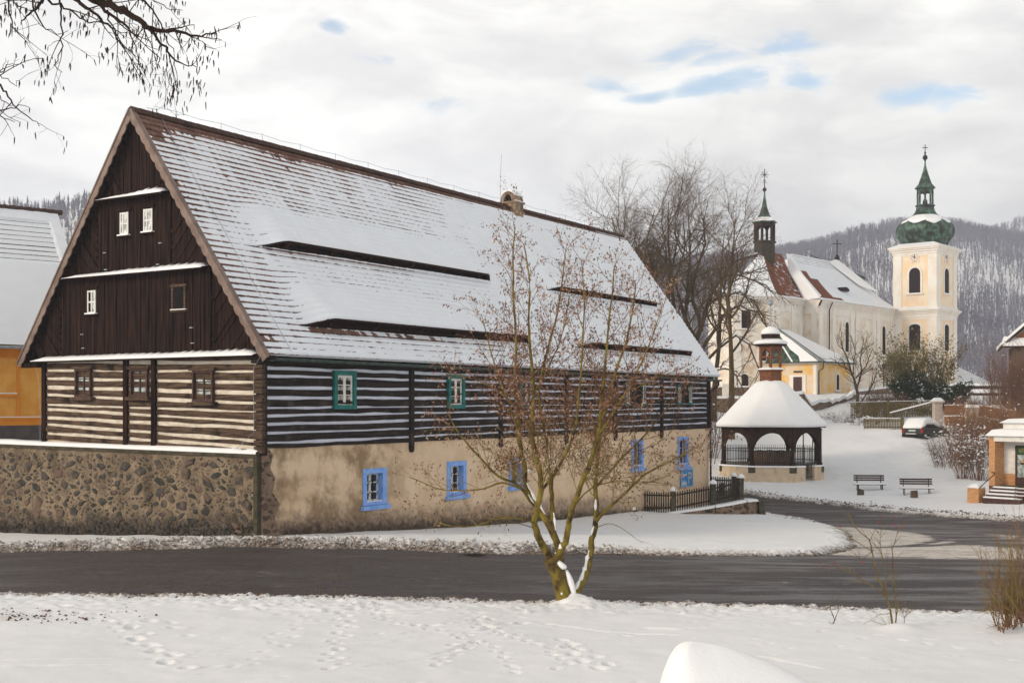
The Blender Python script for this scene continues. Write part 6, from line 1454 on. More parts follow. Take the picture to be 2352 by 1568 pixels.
# ---------------- benches ----------------
def bench_parts(root, red=False, thin=False):
    mb = MB()
    for i, z in enumerate((.62, .74, .86)): mb.hull8([(-.85,.17+i*.02,z),(.85,.17+i*.02,z),(.85,.205+i*.02,z),(-.85,.205+i*.02,z)], [(-.85,.185+i*.02,z+.085),(.85,.185+i*.02,z+.085),(.85,.22+i*.02,z+.085),(-.85,.22+i*.02,z+.085)])
    mb.build('backrest', 'benchwood', root)
    mb = MB()
    for y in (-.22, -.08, .06): mb.box(-.88, .88, y, y+.11, .40, .435)
    mb.build('seat', 'benchwood', root)
    mb = MB(); n = 30
    xs = np.linspace(-.9, .9, n)
    for a, b_ in zip(xs[:-1], xs[1:]): mb.hull8([(a,-.25,.437),(b_,-.25,.437),(b_,.19,.437),(a,.19,.437)], [(a,-.21,.50),(b_,-.21,.50),(b_,.16,.50),(a,.16,.50)])
    mb.build('snow', 'snow', root)
    mb = MB(); rg = random.Random(4)
    for q in range(16): x = rg.uniform(-.75,.7) if thin else rg.uniform(-.5,.6); mb.box(x, x+rg.uniform(.04,.16), .20, .25, .945, .965+rg.uniform(0,.02))
    for q in range(5): x = rg.uniform(-.7,.6); mb.box(x, x+.1, .165, .20, .705, .725)
    mb.build('backrest_snow', 'snow', root)
    for s_ in (-1, 1):
        m_ = 'darkpaint' if red else 'iron'; L_ = MB(); x = s_*.66
        L_.bar((x,-.18,0-.1),(x,-.18,.42),.06 if red else .035,.06 if red else .035); L_.build('leg', m_, root)
        L_ = MB(); L_.bar((x,.14,-.1),(x,.22,.9),.05 if red else .035,.04); L_.bar((x,-.2,.39),(x,.16,.39),.04,.03); L_.build('leg', m_, root)
B1 = thing('park_bench', 'snow covered slatted bench with thick red brown legs, nearer the well house', 'bench', (20.2, 68.6, gz(20.2,68.6)+.16), R(-4), 'park benches beside the side road'); bench_parts(B1, True)
B2 = thing('park_bench', 'snow covered slatted bench with thin dark legs, nearer the brick shop steps', 'bench', (21.85, 65.6, gz(21.85,65.6)+.14), R(-7), 'park benches beside the side road'); bench_parts(B2, False, True)
for (u, v, Y, lab) in ((1977,1146,66.8,'small rough stone stub in the snow before the bench nearer the well house'), (2100,1151,64.2,'square brown stone stub in the snow before the bench nearer the shop')):
    p = at(u, v, Y); zz = gz(p.x, Y)+.1; S_ = thing('stone_stub', lab, 'stone', (p.x, Y, zz), R(10)); mb = MB()
    mb.hull8([(-.16,-.14,-.2),(.15,-.14,-.2),(.15,.14,-.2),(-.16,.14,-.2)], [(-.18,-.12,.50),(.13,-.12,.40 if u < 2000 else .52),(.12,.12,.42),(-.15,.12,.48)]); mb.build('stone', 'post' if u < 2000 else 'oldwood', S_)

# ---------------- parked car under snow ----------------
cx_, cy_ = 27.75, 84.2; CR = thing('parked_car', 'dark green hatchback parked on the slope, roof and windows buried in snow', 'car', (cx_, cy_, gz(cx_, cy_)+.05), R(-48))
# local: y forward, x to the right, rear at y = 0
def loft(mb, secs, close=True):
    "secs: list of equal-length rings"
    n = len(secs[0]); v = [p for s in secs for p in s]
    f = [(i*n+j, i*n+(j+1) % n, (i+1)*n+(j+1) % n, (i+1)*n+j) for i in range(len(secs)-1) for j in range(n)]
    f += [tuple(range(n-1, -1, -1)), tuple((len(secs)-1)*n+j for j in range(n))]; mb.add(v, f)
def cring(y, hw, zb, zt, r=.12): return [(-hw+r*.5,y,zb),(hw-r*.5,y,zb),(hw,y,zb+r),(hw*1.0,y,(zb+zt)/2),(hw-.04,y,zt-r*.6),(hw-.10,y,zt),(-hw+.10,y,zt),(-hw+.04,y,zt-r*.6),(-hw,y,(zb+zt)/2),(-hw,y,zb+r)]
mb = MB(); loft(mb, [cring(.0,.74,.32,.86), cring(.06,.82,.24,.95), cring(.5,.85,.20,.97), cring(2.8,.85,.20,.93), cring(3.5,.82,.22,.84), cring(3.85,.72,.28,.70)]); bd = mb.build('body', 'carpaint', CR, smooth=False)
mb = MB(); loft(mb, [cring(.18,.72,.90,1.0), cring(.42,.66,.92,1.36), cring(.7,.62,.92,1.44), cring(1.9,.60,.92,1.44), cring(2.7,.66,.90,.98)]); mb.build('cabin', 'glass', CR)
mb = MB(); loft(mb, [cring(-.03,.70,.90,1.04,.05), cring(.10,.76,.97,1.18), cring(.38,.74,.97,1.50), cring(.75,.72,1.2,1.62), cring(1.7,.72,1.2,1.60), cring(2.4,.74,.98,1.24), cring(3.2,.72,.9,1.02), cring(3.7,.55,.7,.85)]); mb.build('snow', 'snow', CR, smooth=True)
mb = MB(); mb.box(-.76,.76,-.07,.10,.30,.52); mb.build('bumper', 'rubber', CR)
mb = MB(); mb.box(-.45,.3,-.10,.02,.521,.56); mb.build('bumper_snow', 'snow', CR)
for s_ in (-1, 1):
    mb = MB(); mb.box(min(s_*.60,s_*.80), max(s_*.60,s_*.80), -.03, .14, .60, .90); mb.box(min(s_*.60,s_*.80), max(s_*.60,s_*.80), -.035, .1, .70, .74); mb.build('tail_lamp', 'tail', CR)
mb = MB(); mb.box(-.26,.26,-.035,.02,.70,.81); pl_ = mb.build('number_plate', 'plate', CR)
for x in (-.78, .78):
    for y in (.75, 3.1):
        mb = MB(); pts = [(x-.09, y, .22), (x+.09, y, .22)]; mb.tube(pts, .30, 16); wl = mb.build('wheel', 'rubber', CR); mb = MB(); mb.tube([(x-.095,y,.22),(x+.095,y,.22)], .17, 12); mb.build('rim', 'zinc', wl)

# ---------------- pale gatepost and wooden fences above the slope ----------------
def fence_run(name, label, pts, mat, hgt, sp=.13, low=True, panel=None, cap=True, group=None, w_=.04):
    o0 = pts[0]; T = thing(name, label, 'fence', o0, 0, group); mp = MB(); mrail = MB(); ms = MB(); rg = random.Random(2)
    for a, b_ in zip(pts[:-1], pts[1:]):
        A = Vector(a)-Vector(o0); B = Vector(b_)-Vector(o0); L = (B-A).length; n = int(L/sp)
        for i in range(n+1):
            c_ = A.lerp(B, i/n); mp.box(c_.x-w_, c_.x+w_, c_.y-.012, c_.y+.012, c_.z+(panel or 0), c_.z+hgt*rg.uniform(.97,1.02))
            if cap: ms.box(c_.x-w_, c_.x+w_, c_.y-.03, c_.y+.03, c_.z+hgt*1.02, c_.z+hgt*1.02+.05)
        for f_ in (.22, .8): mrail.bar(A+Vector((0,.04,hgt*f_)), B+Vector((0,.04,hgt*f_)), .04, .08)
        if panel: mrail.bar(A+Vector((0,.02,panel/2)), B+Vector((0,.02,panel/2)), .05, panel); ms.bar(A+Vector((0,0,panel+.04)), B+Vector((0,0,panel+.04)), .14, .10)
        mq = MB(); mq.box(B.x-.1, B.x+.1, B.y-.1, B.y+.1, B.z-.4, B.z+hgt+.1); mq.build('post', mat, T)
    mp.build('pickets', mat, T); mrail.build('rail', mat, T); ms.build('snow', 'snow', T); return T
def gp(u, v, Y): a = at(u, v, Y); return (a.x, a.y, a.z)
fence_run('wooden_fence', 'greenish yellow picket fence with snow tips on the slope left of the pale gatepost', [gp(1955,960,99), gp(2040,958,98), gp(2158-16,957,96)], 'fencewood', 1.25)
fence_run('wooden_fence', 'lower green mossy lath fence half buried in the snow left of the parked car', [gp(1985,985,92), gp(2072,986,90)], 'fencewood', .8, .12)
fence_run('wooden_fence', 'orange stained picket fence with board base right of the pale gatepost', [gp(2170,985,92), gp(2214,985,90), gp(2262,990,86), gp(2330,1005,80)], 'fenceorange', 1.75, .13, panel=.95)
GPt = thing('gatepost', 'pale square gatepost with a snow cap between the green and orange fences', 'gatepost', gp(2153,968,94)); mb = MB(); mb.box(-.30,.30,-.3,.3,-.5,1.45); mb.box(-.42,.42,-.42,.42,1.45,1.58); mb.build('shaft', 'pinkpost', GPt); mb = MB(); mb.hull8([(-.43,-.43,1.581),(.43,-.43,1.581),(.43,.43,1.581),(-.43,.43,1.581)], [(-.2,-.2,1.85),(.2,-.2,1.85),(.2,.2,1.85),(-.2,.2,1.85)]); mb.build('snow', 'snow', GPt)
a = Vector(gp(2045,950,97)); b_ = Vector(gp(2147,924,94.3)); PLk = thing('handrail', 'snow covered sloping rail in front of the green picket fence', 'rail', tuple(a)); mb = MB(); mb.bar((0,0,0), b_-a, .08, .12); mb.build('rail', 'oldwood', PLk); mb = MB(); mb.bar((0,0,.10), b_-a+Vector((0,0,.10)), .14, .10); mb.build('snow', 'snow', PLk)
for u, lab in ((2232,'first half hidden masonry pier with snow cap behind the brown shrubs'),(2290,'second masonry pier with snow cap, nearer the right edge among brown shrubs')):
    p_ = thing('gatepost', lab, 'gatepost', gp(u,968,86)); mb = MB(); mb.box(-.4,.4,-.3,.3,-.6,1.0); mb.build('shaft', 'pinkpost', p_); mb = MB(); mb.hull8([(-.45,-.35,1.0),(.45,-.35,1.0),(.45,.35,1.0),(-.45,.35,1.0)], [(-.3,-.2,1.2),(.3,-.2,1.2),(.3,.2,1.2),(-.3,.2,1.2)]); mb.build('snow', 'snow', p_)
lp = Vector(gp(2030,915,121)); LM = thing('street_lamp', 'thin dark lamp post with a small lantern before the church wall', 'lamp', (lp.x, lp.y, gz(lp.x, lp.y))); hz = lp.z-gz(lp.x,lp.y)
mb = MB(); mb.tube([(0,0,-.2),(0,0,hz+3.0)], .05, 6); mb.build('pole', 'iron', LM); mb = MB(); mb.lathe([(.10,0),(.20,.35),(.26,.38),(.05,.55)], 6, (0,0,hz+2.95)); mb.box(-.65,.1,-.04,.04,hz+3.25,hz+3.33); mb.build('lantern', 'iron', LM)

# ---------------- shop with brick porch ----------------
SA = R(-50.7); sx, sy = 23.56, 60.0
SH = thing('shop', 'small brick shop with snowy flat canopy, green sign and steps at the right edge', 'shop', (sx, sy, 0), SA)
# local: x to the right along the front, y back into the building; front edge at y = 0
mb = MB(); mb.box(0, .31, 0, .86, -1.3, 2.38); mb.box(.0, .31, .86, 4.6, -1.3, 2.4); mb.box(.312, 7, .87, 4.6, -1.3, .55); mb.build('brick_wall', 'brick', SH)
mb = MB(); mb.box(.313, 7, .872+.002, 4.6, .551, 2.36); mb.build('white_wall', 'pinkwhite' if 'pinkwhite' in M else 'white', SH)
mb = MB(); mb.box(.28, 7, -.05, .9, 2.16, 2.38); mb.box(-.04,7,-.08,4.6,2.38,2.42); mb.box(.25, 7, .9, 4.6, 2.43, 3.05); mb.build('canopy', 'white', SH)
mb = MB(); mb.hull8([(-.12,-.2,2.425),(7,-.2,2.425),(7,1.2,2.425),(-.12,1.2,2.425)], [(.1,.1,2.72),(7,.1,2.74),(7,1.2,2.80),(.3,1.2,2.80)]); mb.hull8([(.1,.75,3.055),(7,.75,3.055),(7,4.7,3.055),(.1,4.7,3.055)], [(.4,1.1,3.25),(7,1.1,3.30),(7,4.5,3.35),(.4,4.5,3.30)]); mb.build('snow', 'snow', SH)
mb = MB(); mb.box(0, 7, 0, .87, -1.3, -.02); mb.build('porch_floor', 'concrete', SH)
Px = lambda h, d, z: (h, .872-d, z)
mb = MB(); mb.boxP(Px, .92, 1.02, 0, .06, .0, 1.95); mb.boxP(Px, 1.02, 2.9, 0, .055, 1.88, 1.95); mb.boxP(Px, 1.02, 2.9, 0, .055, .0, .40); mb.boxP(Px, 1.02, 2.9, 0, .056, 1.50, 1.56); sf = mb.build('shop_window', 'darkpaint', SH)
mb = MB(); mb.boxP(Px, 1.02, 2.9, .01, .03, .40, 1.50); mb.build('pane', 'glasspale', sf)
mb = MB(); mb.boxP(Px, 1.03, 2.9, .03, .05, 1.56, 1.88); sg_ = mb.build('sign_board', 'signgreen', sf)
text_mesh('V\u00cdT', .30, 'sign_letters', 'signletter', sg_, lambda x, y, z: (1.10+x*.8, .872-.056-abs(z)*.1, 1.61+y*.95))
mb = MB(); mb.boxP(Px, 1.20, 1.36, .031, .04, 1.02, 1.22); mb.build('notice', 'iron', sf); mb = MB(); mb.boxP(Px, 1.22, 1.34, .041, .045, 1.12, 1.20); mb.build('notice_strip', 'signletter', sf)
mb = MB(); mb.boxP(Px, 1.42, 1.7, .031, .05, .42, .72); mb.build('red_poster', 'tail', sf)
mb = MB(); mb.box(-.55+.0, .05, -1.05, -.42, -1.3, -.12); mb.build('planter_wall', 'brick', SH); mb = MB(); mb.hull8([(-.58,-1.08,-.118),(.08,-1.08,-.118),(.08,-.40,-.118),(-.58,-.40,-.118)], [(-.4,-.9,.06),(-.1,-.9,.06),(-.1,-.55,.08),(-.4,-.55,.08)]); mb.build('planter_snow', 'snow', SH)
mb = MB(); ms = MB()
for i in range(4): y1 = -.30*i; mb.box(.35, 2.2, y1-.30, y1-.0, -1.3, -.10-.15*i); ms.box(.37, 1.5+.15*i, y1-.305, y1-.02, -.099-.15*i, -.035-.15*i); ms.box(1.52+.15*i, 2.2, y1-.22, y1-.05, -.099-.15*i, -.06-.15*i)
mb.build('steps', 'darkpaint', SH); ms.build('steps_snow', 'snow', SH)
mb = MB(); mb.tube([(.15,-.02,.62),(.32,-.05,.62),(.35,-.1,.55),(.15,-1.0,-.02),(.12,-1.1,-.12)], .022, 6); mb.tube([(.33,-.08,.6),(.33,-.02,.62)], .022, 6); mb.build('handrail', 'iron', SH)

# ---------------- buildings at the right edge and behind the church ----------------
b0 = at(2322, 795, 92); BX = thing('timber_house', 'brown timber house with snow edged roof and orange gable at the right edge', 'house', (b0.x, 92, 0), R(-20))
zt = b0.z; mb = MB(); mb.box(.1, 9, 0, 7, 0, zt); mb.build('wall', 'oldwood', BX); mb = MB()
mb.prism([(-.45, zt),(9.6, zt),(4.6, zt+4.4)], PL, .05, .15); gb = mb.build('gable', 'fenceorange', BX)
mb = MB(); 
for (a, b_) in (((-.7, zt-.15), (4.6, zt+4.75)), ((4.6, zt+4.75), (9.9, zt-.15))): mb.hull8([(a[0],-.6,a[1]),(b_[0],-.6,b_[1]),(b_[0],7.5,b_[1]),(a[0],7.5,a[1])], [(a[0],-.6,a[1]+.12),(b_[0],-.6,b_[1]+.12),(b_[0],7.5,b_[1]+.12),(a[0],7.5,a[1]+.12)])
mb.hull8([(-.6,-.5,zt-.1),(9.6,-.5,zt-.1),(9.6,.0,zt-.1),(-.6,.0,zt-.1)], [(-.5,-.5,zt),(9.6,-.5,zt),(9.6,.0,zt+.5),(-.5,.0,zt+.5)]); mb.build('roof', 'pavwood', BX)
mb = MB()
for (a, b_) in (((-.8, zt-.03), (4.6, zt+4.87)), ((4.6, zt+4.87), (10., zt-.03))): mb.hull8([(a[0],-.65,a[1]+.005),(b_[0],-.65,b_[1]+.005),(b_[0],7.5,b_[1]),(a[0],7.5,a[1])], [(a[0]+.1,-.6,a[1]+.32),(b_[0],-.6,b_[1]+.32),(b_[0],7.5,b_[1]+.32),(a[0],7.5,a[1]+.32)])
mb.hull8([(-.6,-.62,zt+.0),(9.6,-.62,zt+.0),(9.6,.0,zt+.5),(-.6,.0,zt+.5)], [(-.5,-.62,zt+.22),(9.6,-.62,zt+.22),(9.6,.0,zt+.75),(-.5,.0,zt+.75)]); mb.build('snow', 'snow', BX)
r0 = at(2190, 884, 138); LHs = thing('low_house', 'low white house with a snow dusted tiled roof right behind the church tower', 'house', (r0.x, 138, 0), R(0))
ze = r0.z; pk = at(2190, 818, 146); mb = MB(); mb.box(-6, 4.2, .6, 14, 2, ze); mb.build('wall', 'chwall', LHs)
ro3 = croof('roof', [([(-6,0,ze),(4.9,0,ze),(-1.8,8,pk.z+1.2),(-6,8,pk.z+1.2)], .78), ([(4.9,0,ze),(4.9,15,ze),(-1.8,8,pk.z+1.2)], .9)], 'tilegrey', LHs)
r1 = at(2195, 900, 128); SHd = thing('shed', 'long low brown shed with snow strip on its roof right of the tower', 'shed', (r1.x, 128, r1.z-2)); mb = MB(); mb.box(-.5, 5.5, 0, 3, -1, 2.6); mb.build('wall', 'darkpaint', SHd); mb = MB(); mb.hull8([(-.7,-.3,1.9),(5.6,-.3,1.9),(5.6,.6,1.9),(-.7,.6,1.9)], [(-.6,-.2,2.3),(5.5,-.2,2.3),(5.5,.6,2.35),(-.6,.6,2.35)]); mb.box(-.7,5.6,-.3,3.2,2.65,2.95); mb.build('snow', 'snow', SHd)

# ---------------- trees and shrubs ----------------
def rot_dir(d, ang, rng, az=None):
    d = d.normalized(); a = d.cross(Vector((0,0,1)))
    if a.length < 1e-3: a = Vector((1,0,0))
    a.normalize(); b_ = d.cross(a); az = rng.uniform(0, 2*math.pi) if az is None else az
    s = a*math.cos(az)+b_*math.sin(az); return (d*math.cos(ang)+s*math.sin(ang)).normalized()
def branch_path(rng, p, d, L, n, wander, up):
    pts = [p.copy()]; d = d.normalized()
    for i in range(n):
        d = (d+Vector((rng.gauss(0,wander), rng.gauss(0,wander), rng.gauss(0,wander)+up))).normalized(); p = p+d*(L/n); pts.append(p.copy())
    return pts
class Tree:
    def __init__(s, rng): s.wood = MB(); s.fine = MB(); s.rng = rng; s.tips = []; s.nodes = []
    def grow(s, pts, r0, r1, lev, spec):
        "spec[lev] = dict(n, len, ang, up, wander, r, t0) describing the children"
        k = 7 if r0 > .08 else 5 if r0 > .03 else 3
        n = len(pts); rad = [r0+(r1-r0)*(i/(n-1))**.8 for i in range(n)]
        (s.wood if r0 > s.cut else s.fine).tube(pts, rad, k, cap=False)
        if lev >= len(spec): s.tips.append((pts[-1], (pts[-1]-pts[-2]).normalized())); s.nodes += pts[1:]; return
        c = spec[lev]; L = sum((pts[i+1]-pts[i]).length for i in range(n-1)); cnt = max(1, int(c['n']*s.rng.uniform(.75,1.25)))
        if 'perm' in c: cnt = max(1, int(L*c['perm']*s.rng.uniform(.8,1.2)))
        for q in range(cnt):
            t_ = c.get('t0', .25)+(1-c.get('t0', .25))*(q+s.rng.uniform(0,1))/cnt; t_ = min(t_, .999); i = int(t_*(n-1)); f = t_*(n-1)-i
            p = pts[i].lerp(pts[i+1], f); d = (pts[i+1]-pts[i]).normalized(); ang = R(s.rng.uniform(*c['ang']))
            nd = rot_dir(d, ang, s.rng); nd.z += c.get('lift', 0); 
            if c.get('out') is not None:
                o = Vector((p.x-c['out'][0], p.y-c['out'][1], 0)); nd += o.normalized()*c.get('outw', .3) if o.length > .01 else Vector()
            ln = c['len']*s.rng.uniform(.55,1.2)*(1-c.get('short', .45)*t_)*(min(1, L/c['ref']) if 'ref' in c else 1)
            rr = min(rad[i]*.7, c['r']*s.rng.uniform(.7,1.2))
            s.grow(branch_path(s.rng, p, nd.normalized(), ln, c.get('seg', 5), c.get('wander', .12), c.get('up', .04)), rr, rr*.45, lev+1, spec)
        if c.get('cont', True): s.tips.append((pts[-1], (pts[-1]-pts[-2]).normalized()))
def leaves(pts, rng, size, n, spread, flat=.0, curl=.5):
    V = []; Fc = []; b0 = 0
    for q in range(n):
        p = pts[rng.randrange(len(pts))]; c = p+Vector((rng.gauss(0,spread), rng.gauss(0,spread), rng.gauss(0,spread)-spread*.3))
        a = Vector((rng.gauss(0,1), rng.gauss(0,1), rng.gauss(0,1)-.6)).normalized(); b_ = a.cross(Vector((rng.gauss(0,1), rng.gauss(0,1), rng.gauss(0,1)))).normalized(); s = size*rng.uniform(.5,1.3); u = a.cross(b_)*s*curl*.5
        V += [c-a*s, c+b_*s*.42+u*.6, c+a*s, c-b_*s*.42+u*.6]; Fc += [(b0,b0+1,b0+2),(b0,b0+2,b0+3)]; b0 += 4
    mb = MB(); mb.add([tuple(v) for v in V], Fc); return mb

# --- the alder on the near verge, limbs laid out after the tree itself ---
rng = random.Random(21)
TYd = 23.5; base = at(1300, 1395, TYd)
AL = thing('alder_tree', 'many stemmed alder with lichen green bark and withered red brown leaves on the near verge', 'tree', (base.x, TYd, base.z))
def tp(u, v, dy=0.): a = at(u, v, TYd+dy); return Vector((a.x-base.x, a.y-TYd, a.z-base.z))
LB = {
 'trunk': ([(1302,1412,0),(1299,1392,0),(1290,1352,.05),(1277,1310,.05),(1263,1281,.05)], .205, .135),
 'A': ([(1266,1290,.05),(1251,1259,0),(1234,1227,-.1),(1227,1199,-.15),(1233,1166,-.2),(1243,1126,-.3),(1240,1085,-.4),(1228,1030,-.5),(1222,965,-.6),(1226,900,-.6),(1221,830,-.7),(1214,740,-.8),(1216,640,-.8),(1203,560,-.8)], .098, .010),
 'B': ([(1287,1345,.06),(1287,1300,.16),(1284,1262,.25),(1272,1228,.3),(1248,1185,.4),(1224,1148,.5),(1207,1114,.6),(1206,1078,.7),(1197,1040,.7),(1194,1000,.8),(1188,940,.8),(1182,884,.9),(1186,800,1.0),(1180,700,1.0),(1178,600,1.1),(1183,520,1.1)], .105, .010),
 'C': ([(1272,1292,.02),(1286,1264,-.15),(1300,1245,-.25),(1304,1219,-.3),(1310,1187,-.4),(1322,1150,-.5),(1338,1102,-.6),(1353,1070,-.7),(1363,1038,-.8),(1374,1000,-.8),(1379,950,-.8),(1384,890,-.8),(1391,820,-.9),(1399,740,-.9),(1408,660,-1.),(1412,610,-1.)], .088, .010),
 'D': ([(1273,1222,.3),(1269,1180,.45),(1268,1138,.6),(1265,1086,.7),(1260,1040,.8),(1253,1000,.8),(1244,950,.9),(1238,890,.9),(1258,800,1.0),(1280,720,1.1),(1292,640,1.1),(1300,570,1.2)], .066, .009),
 'E': ([(1318,1392,.1),(1325,1362,.15),(1340,1334,.2),(1350,1304,.25),(1357,1268,.3),(1359,1236,.35),(1367,1212,.4),(1369,1186,.45),(1370,1146,.5),(1368,1106,.55),(1372,1060,.6),(1377,1010,.6),(1392,940,.7),(1412,860,.8),(1440,780,.9),(1455,700,.9),(1460,650,.9)], .10, .010),
 'F': ([(1370,1196,.42),(1398,1166,.3),(1430,1138,.2),(1471,1098,.1),(1511,1072,0),(1551,1052,-.1),(1590,1030,-.1)], .048, .008),
 'G': ([(1232,1166,.4),(1209,1136,.2),(1186,1111,0),(1146,1094,-.3),(1110,1059,-.5),(1066,1009,-.7),(1037,965,-.9),(1018,930,-1.)], .046, .007),
 'H': ([(1196,1122,.1),(1154,1108,.1),(1110,1122,.1),(1062,1126,.2),(1008,1123,.3),(968,1106,.3),(940,1096,.3)], .030, .006),
 'I': ([(1228,1200,-.2),(1190,1190,-.5),(1145,1190,-.7),(1087,1208,-.9),(1031,1206,-1.),(975,1184,-1.)], .026, .005),
 'J': ([(1194,1000,.8),(1170,930,.6),(1140,850,.5),(1120,780,.4),(1105,720,.3)], .030, .007),
 'K': ([(1374,1000,-.8),(1420,930,-1.),(1465,850,-1.1),(1500,770,-1.2),(1520,700,-1.2)], .034, .007),
 'L': ([(1368,1120,.5),(1420,1060,.7),(1480,1000,.9),(1530,940,1.0),(1570,890,1.1)], .034, .007),
 'M': ([(1243,1126,-.3),(1290,1060,-.7),(1320,990,-.9),(1330,900,-1.),(1338,800,-1.1),(1342,700,-1.1),(1336,600,-1.1)], .042, .008),
 'N': ([(1316,1165,-.45),(1360,1120,-.2),(1420,1105,.0),(1480,1110,.2),(1540,1090,.3)], .022, .005),
 'O': ([(1188,940,.8),(1150,900,.9),(1090,870,1.),(1040,860,1.)], .024, .006),
 'Q': ([(1372,1210,.4),(1400,1202,.2),(1428,1212,.0),(1455,1232,-.1),(1476,1246,-.1)], .011, .003),
 'R': ([(1236,1215,.0),(1200,1204,-.3),(1165,1200,-.4),(1130,1208,-.5)], .012, .003),
 'S': ([(1379,950,-.8),(1430,905,-.6),(1485,880,-.5),(1535,850,-.4)], .024, .006),
 'U': ([(1226,900,-.6),(1262,840,-.7),(1290,770,-.8),(1306,690,-.8)], .024, .006),
}
T = Tree(rng); T.cut = .0155
spec = [dict(n=0, perm=5.2, len=1.35, ang=(30,65), up=.05, r=.014, t0=.16, short=.50, wander=.09, lift=.18, seg=6, ref=2.0),
        dict(n=0, perm=7.2, len=.58, ang=(28,62), up=.02, r=.008, t0=.15, short=.5, wander=.12, seg=4),
        dict(n=0, perm=9.0, len=.22, ang=(30,65), up=.0, r=.005, t0=.2, short=.4, wander=.15, seg=3)]
for nm, (pp, r0, r1) in LB.items():
    pts = [tp(u, v, dy) for u, v, dy in pp]
    # smooth by inserting midpoints with small wander
    P2 = [pts[0]]
    for i in range(len(pts)-1):
        a, b_ = pts[max(i-1,0)], pts[i]; c_, d_ = pts[i+1], pts[min(i+2,len(pts)-1)]
        for t_ in (.33, .67, 1.0):
            q = .5*((2*b_)+(c_-a)*t_+(2*a-5*b_+4*c_-d_)*t_*t_+(3*b_-a-3*c_+d_)*t_**3); P2.append(q+Vector((rng.gauss(0,.008),rng.gauss(0,.008),0)) if t_ < 1 else q)
    low = sum(1 for q in P2 if q.z < 1.55)
    n = len(P2); r0 = r0*.74; rad = [(r0+(r1-r0)*(i/(n-1))**1.25)*rng.uniform(.95,1.06) for i in range(n)]
    T.wood.tube(P2, rad, 9 if r0 > .06 else 6, cap=True)
    if nm in ('trunk',): continue
    up_pts = P2[min(low, n-3):]
    if nm in 'HIQRN': sp = [dict(spec[0], perm=4.2, len=.75, ang=(20,60), lift=.25, r=.008)]+spec[1:]
    elif nm in 'G': sp = [dict(spec[0], perm=4.0, len=.95, lift=.25)]+spec[1:]
    else: sp = spec
    ncut = len(T.fine.v)
    class _d: pass
    # children along the upper part only
    s0 = T.wood; T.wood = MB(); T.grow(up_pts, max(r1*2.2,.02), r1, 0, sp); gw = T.wood; T.wood = s0
    # keep the side branches, drop the duplicate stem (first tube)
    gw.v = gw.v[1:] if gw.v else gw.v
    if gw.v:
        off = (9 if False else 0)
        # faces of the first tube come first; rebuild by index
        k = 7 if max(r1*2.2,.02) > .08 else 5 if max(r1*2.2,.02) > .03 else 3
        nf = (len(up_pts)-1)*k; nv0 = len(up_pts)*k
        fs = [tuple(i-nv0 for i in f) for f in gw.f[nf:]]; T.wood.add(np.concatenate(gw.v), fs)
T.wood.build('trunk', 'bark', AL, fix=False, smooth=True)
T.fine.build('crown', 'aldertwig', AL, fix=False)
tips = [p for p, d in T.tips]; nodes = T.nodes
hi = [p for p in nodes if p.z > 1.6]
lv = leaves(hi, rng, .036, 9500, .035); lv.build('leaves', 'leaf', AL, fix=False, kind='stuff')
lw = [p for p in tips if p.z > 1.0]
cn = MB(); vv = []; ff = []; b0 = 0
for q in range(2600):
    p = lw[rng.randrange(len(lw))]+Vector((rng.gauss(0,.03),rng.gauss(0,.03),rng.gauss(0,.03))); s = rng.uniform(.010,.017)
    vv += [p+Vector((s,0,0)),p+Vector((-s*.5,s*.87,0)),p+Vector((-s*.5,-s*.87,0)),p+Vector((0,0,s*1.5)),p-Vector((0,0,s*1.5))]; ff += [(b0,b0+1,b0+3),(b0+1,b0+2,b0+3),(b0+2,b0,b0+3),(b0+1,b0,b0+4),(b0+2,b0+1,b0+4),(b0,b0+2,b0+4)]; b0 += 5
cn.add([tuple(v) for v in vv], ff); cn.build('cones', 'twigdark', AL, fix=False, kind='stuff')
# snow lying on the leaning stems and in the forks
def snow_on(limb, i0, i1, w_=.05, lift=.07, seed=0, side=0.0):
    pp, r0, r1 = LB[limb]; pts = [tp(*q) for q in pp][i0:i1+1]; o = []; P2 = []
    for a, b_ in zip(pts[:-1], pts[1:]):
        for t_ in (0,.25,.5,.75): P2.append(a.lerp(b_, t_))
    P2.append(pts[-1]); n = len(P2)
    for j, q in enumerate(P2):
        e = min(j, n-1-j)/3; kk = min(1, e+.2); rr = r0+(r1-r0)*((i0+j/4)/(len(pp)-1))**.75
        o.append((q+Vector((side*rr*.8, -rr*.45, rr*.75+lift*.2*math.sin(j*1.9+seed))), max(.012, w_*kk*(.8+.35*math.sin(j*2.3+seed)))))
    sn2 = MB(); sn2.tube([a for a, b_ in o], [b_ for a, b_ in o], 7); sn2.build('snow', 'snow', AL, smooth=True)
snow_on('E', 0, 4, .046, seed=1, side=-.7); snow_on('E', 5, 6, .035, seed=2, side=-.5); snow_on('E', 7, 8, .045, seed=2, side=-.3); snow_on('C', 0, 2, .048, seed=3, side=0); snow_on('B', 4, 6, .035, seed=4, side=.6); snow_on('B', 5, 6, .03, seed=6, side=.6); snow_on('D', 0, 1, .03, seed=4, side=.5)
snow_on('D', 3, 5, .022, seed=5, side=.4); snow_on('A', 5, 6, .03, seed=5, side=.5); snow_on('G', 0, 1, .03, seed=2)
for pth, rd in (([(1279,1283,0),(1286,1293,-.06),(1294,1301,-.08),(1301,1303,-.08)], [.02,.05,.06,.03]), ([(1301,1308,0),(1306,1320,-.03),(1311,1335,-.03),(1316,1352,-.02),(1320,1372,0),(1325,1392,0),(1328,1402,0)], [.02,.045,.06,.055,.045,.06,.11])):
    sn2 = MB(); sn2.tube([tp(*q_) for q_ in pth], rd, 8); sn2.build('snow', 'snow', AL, smooth=True)
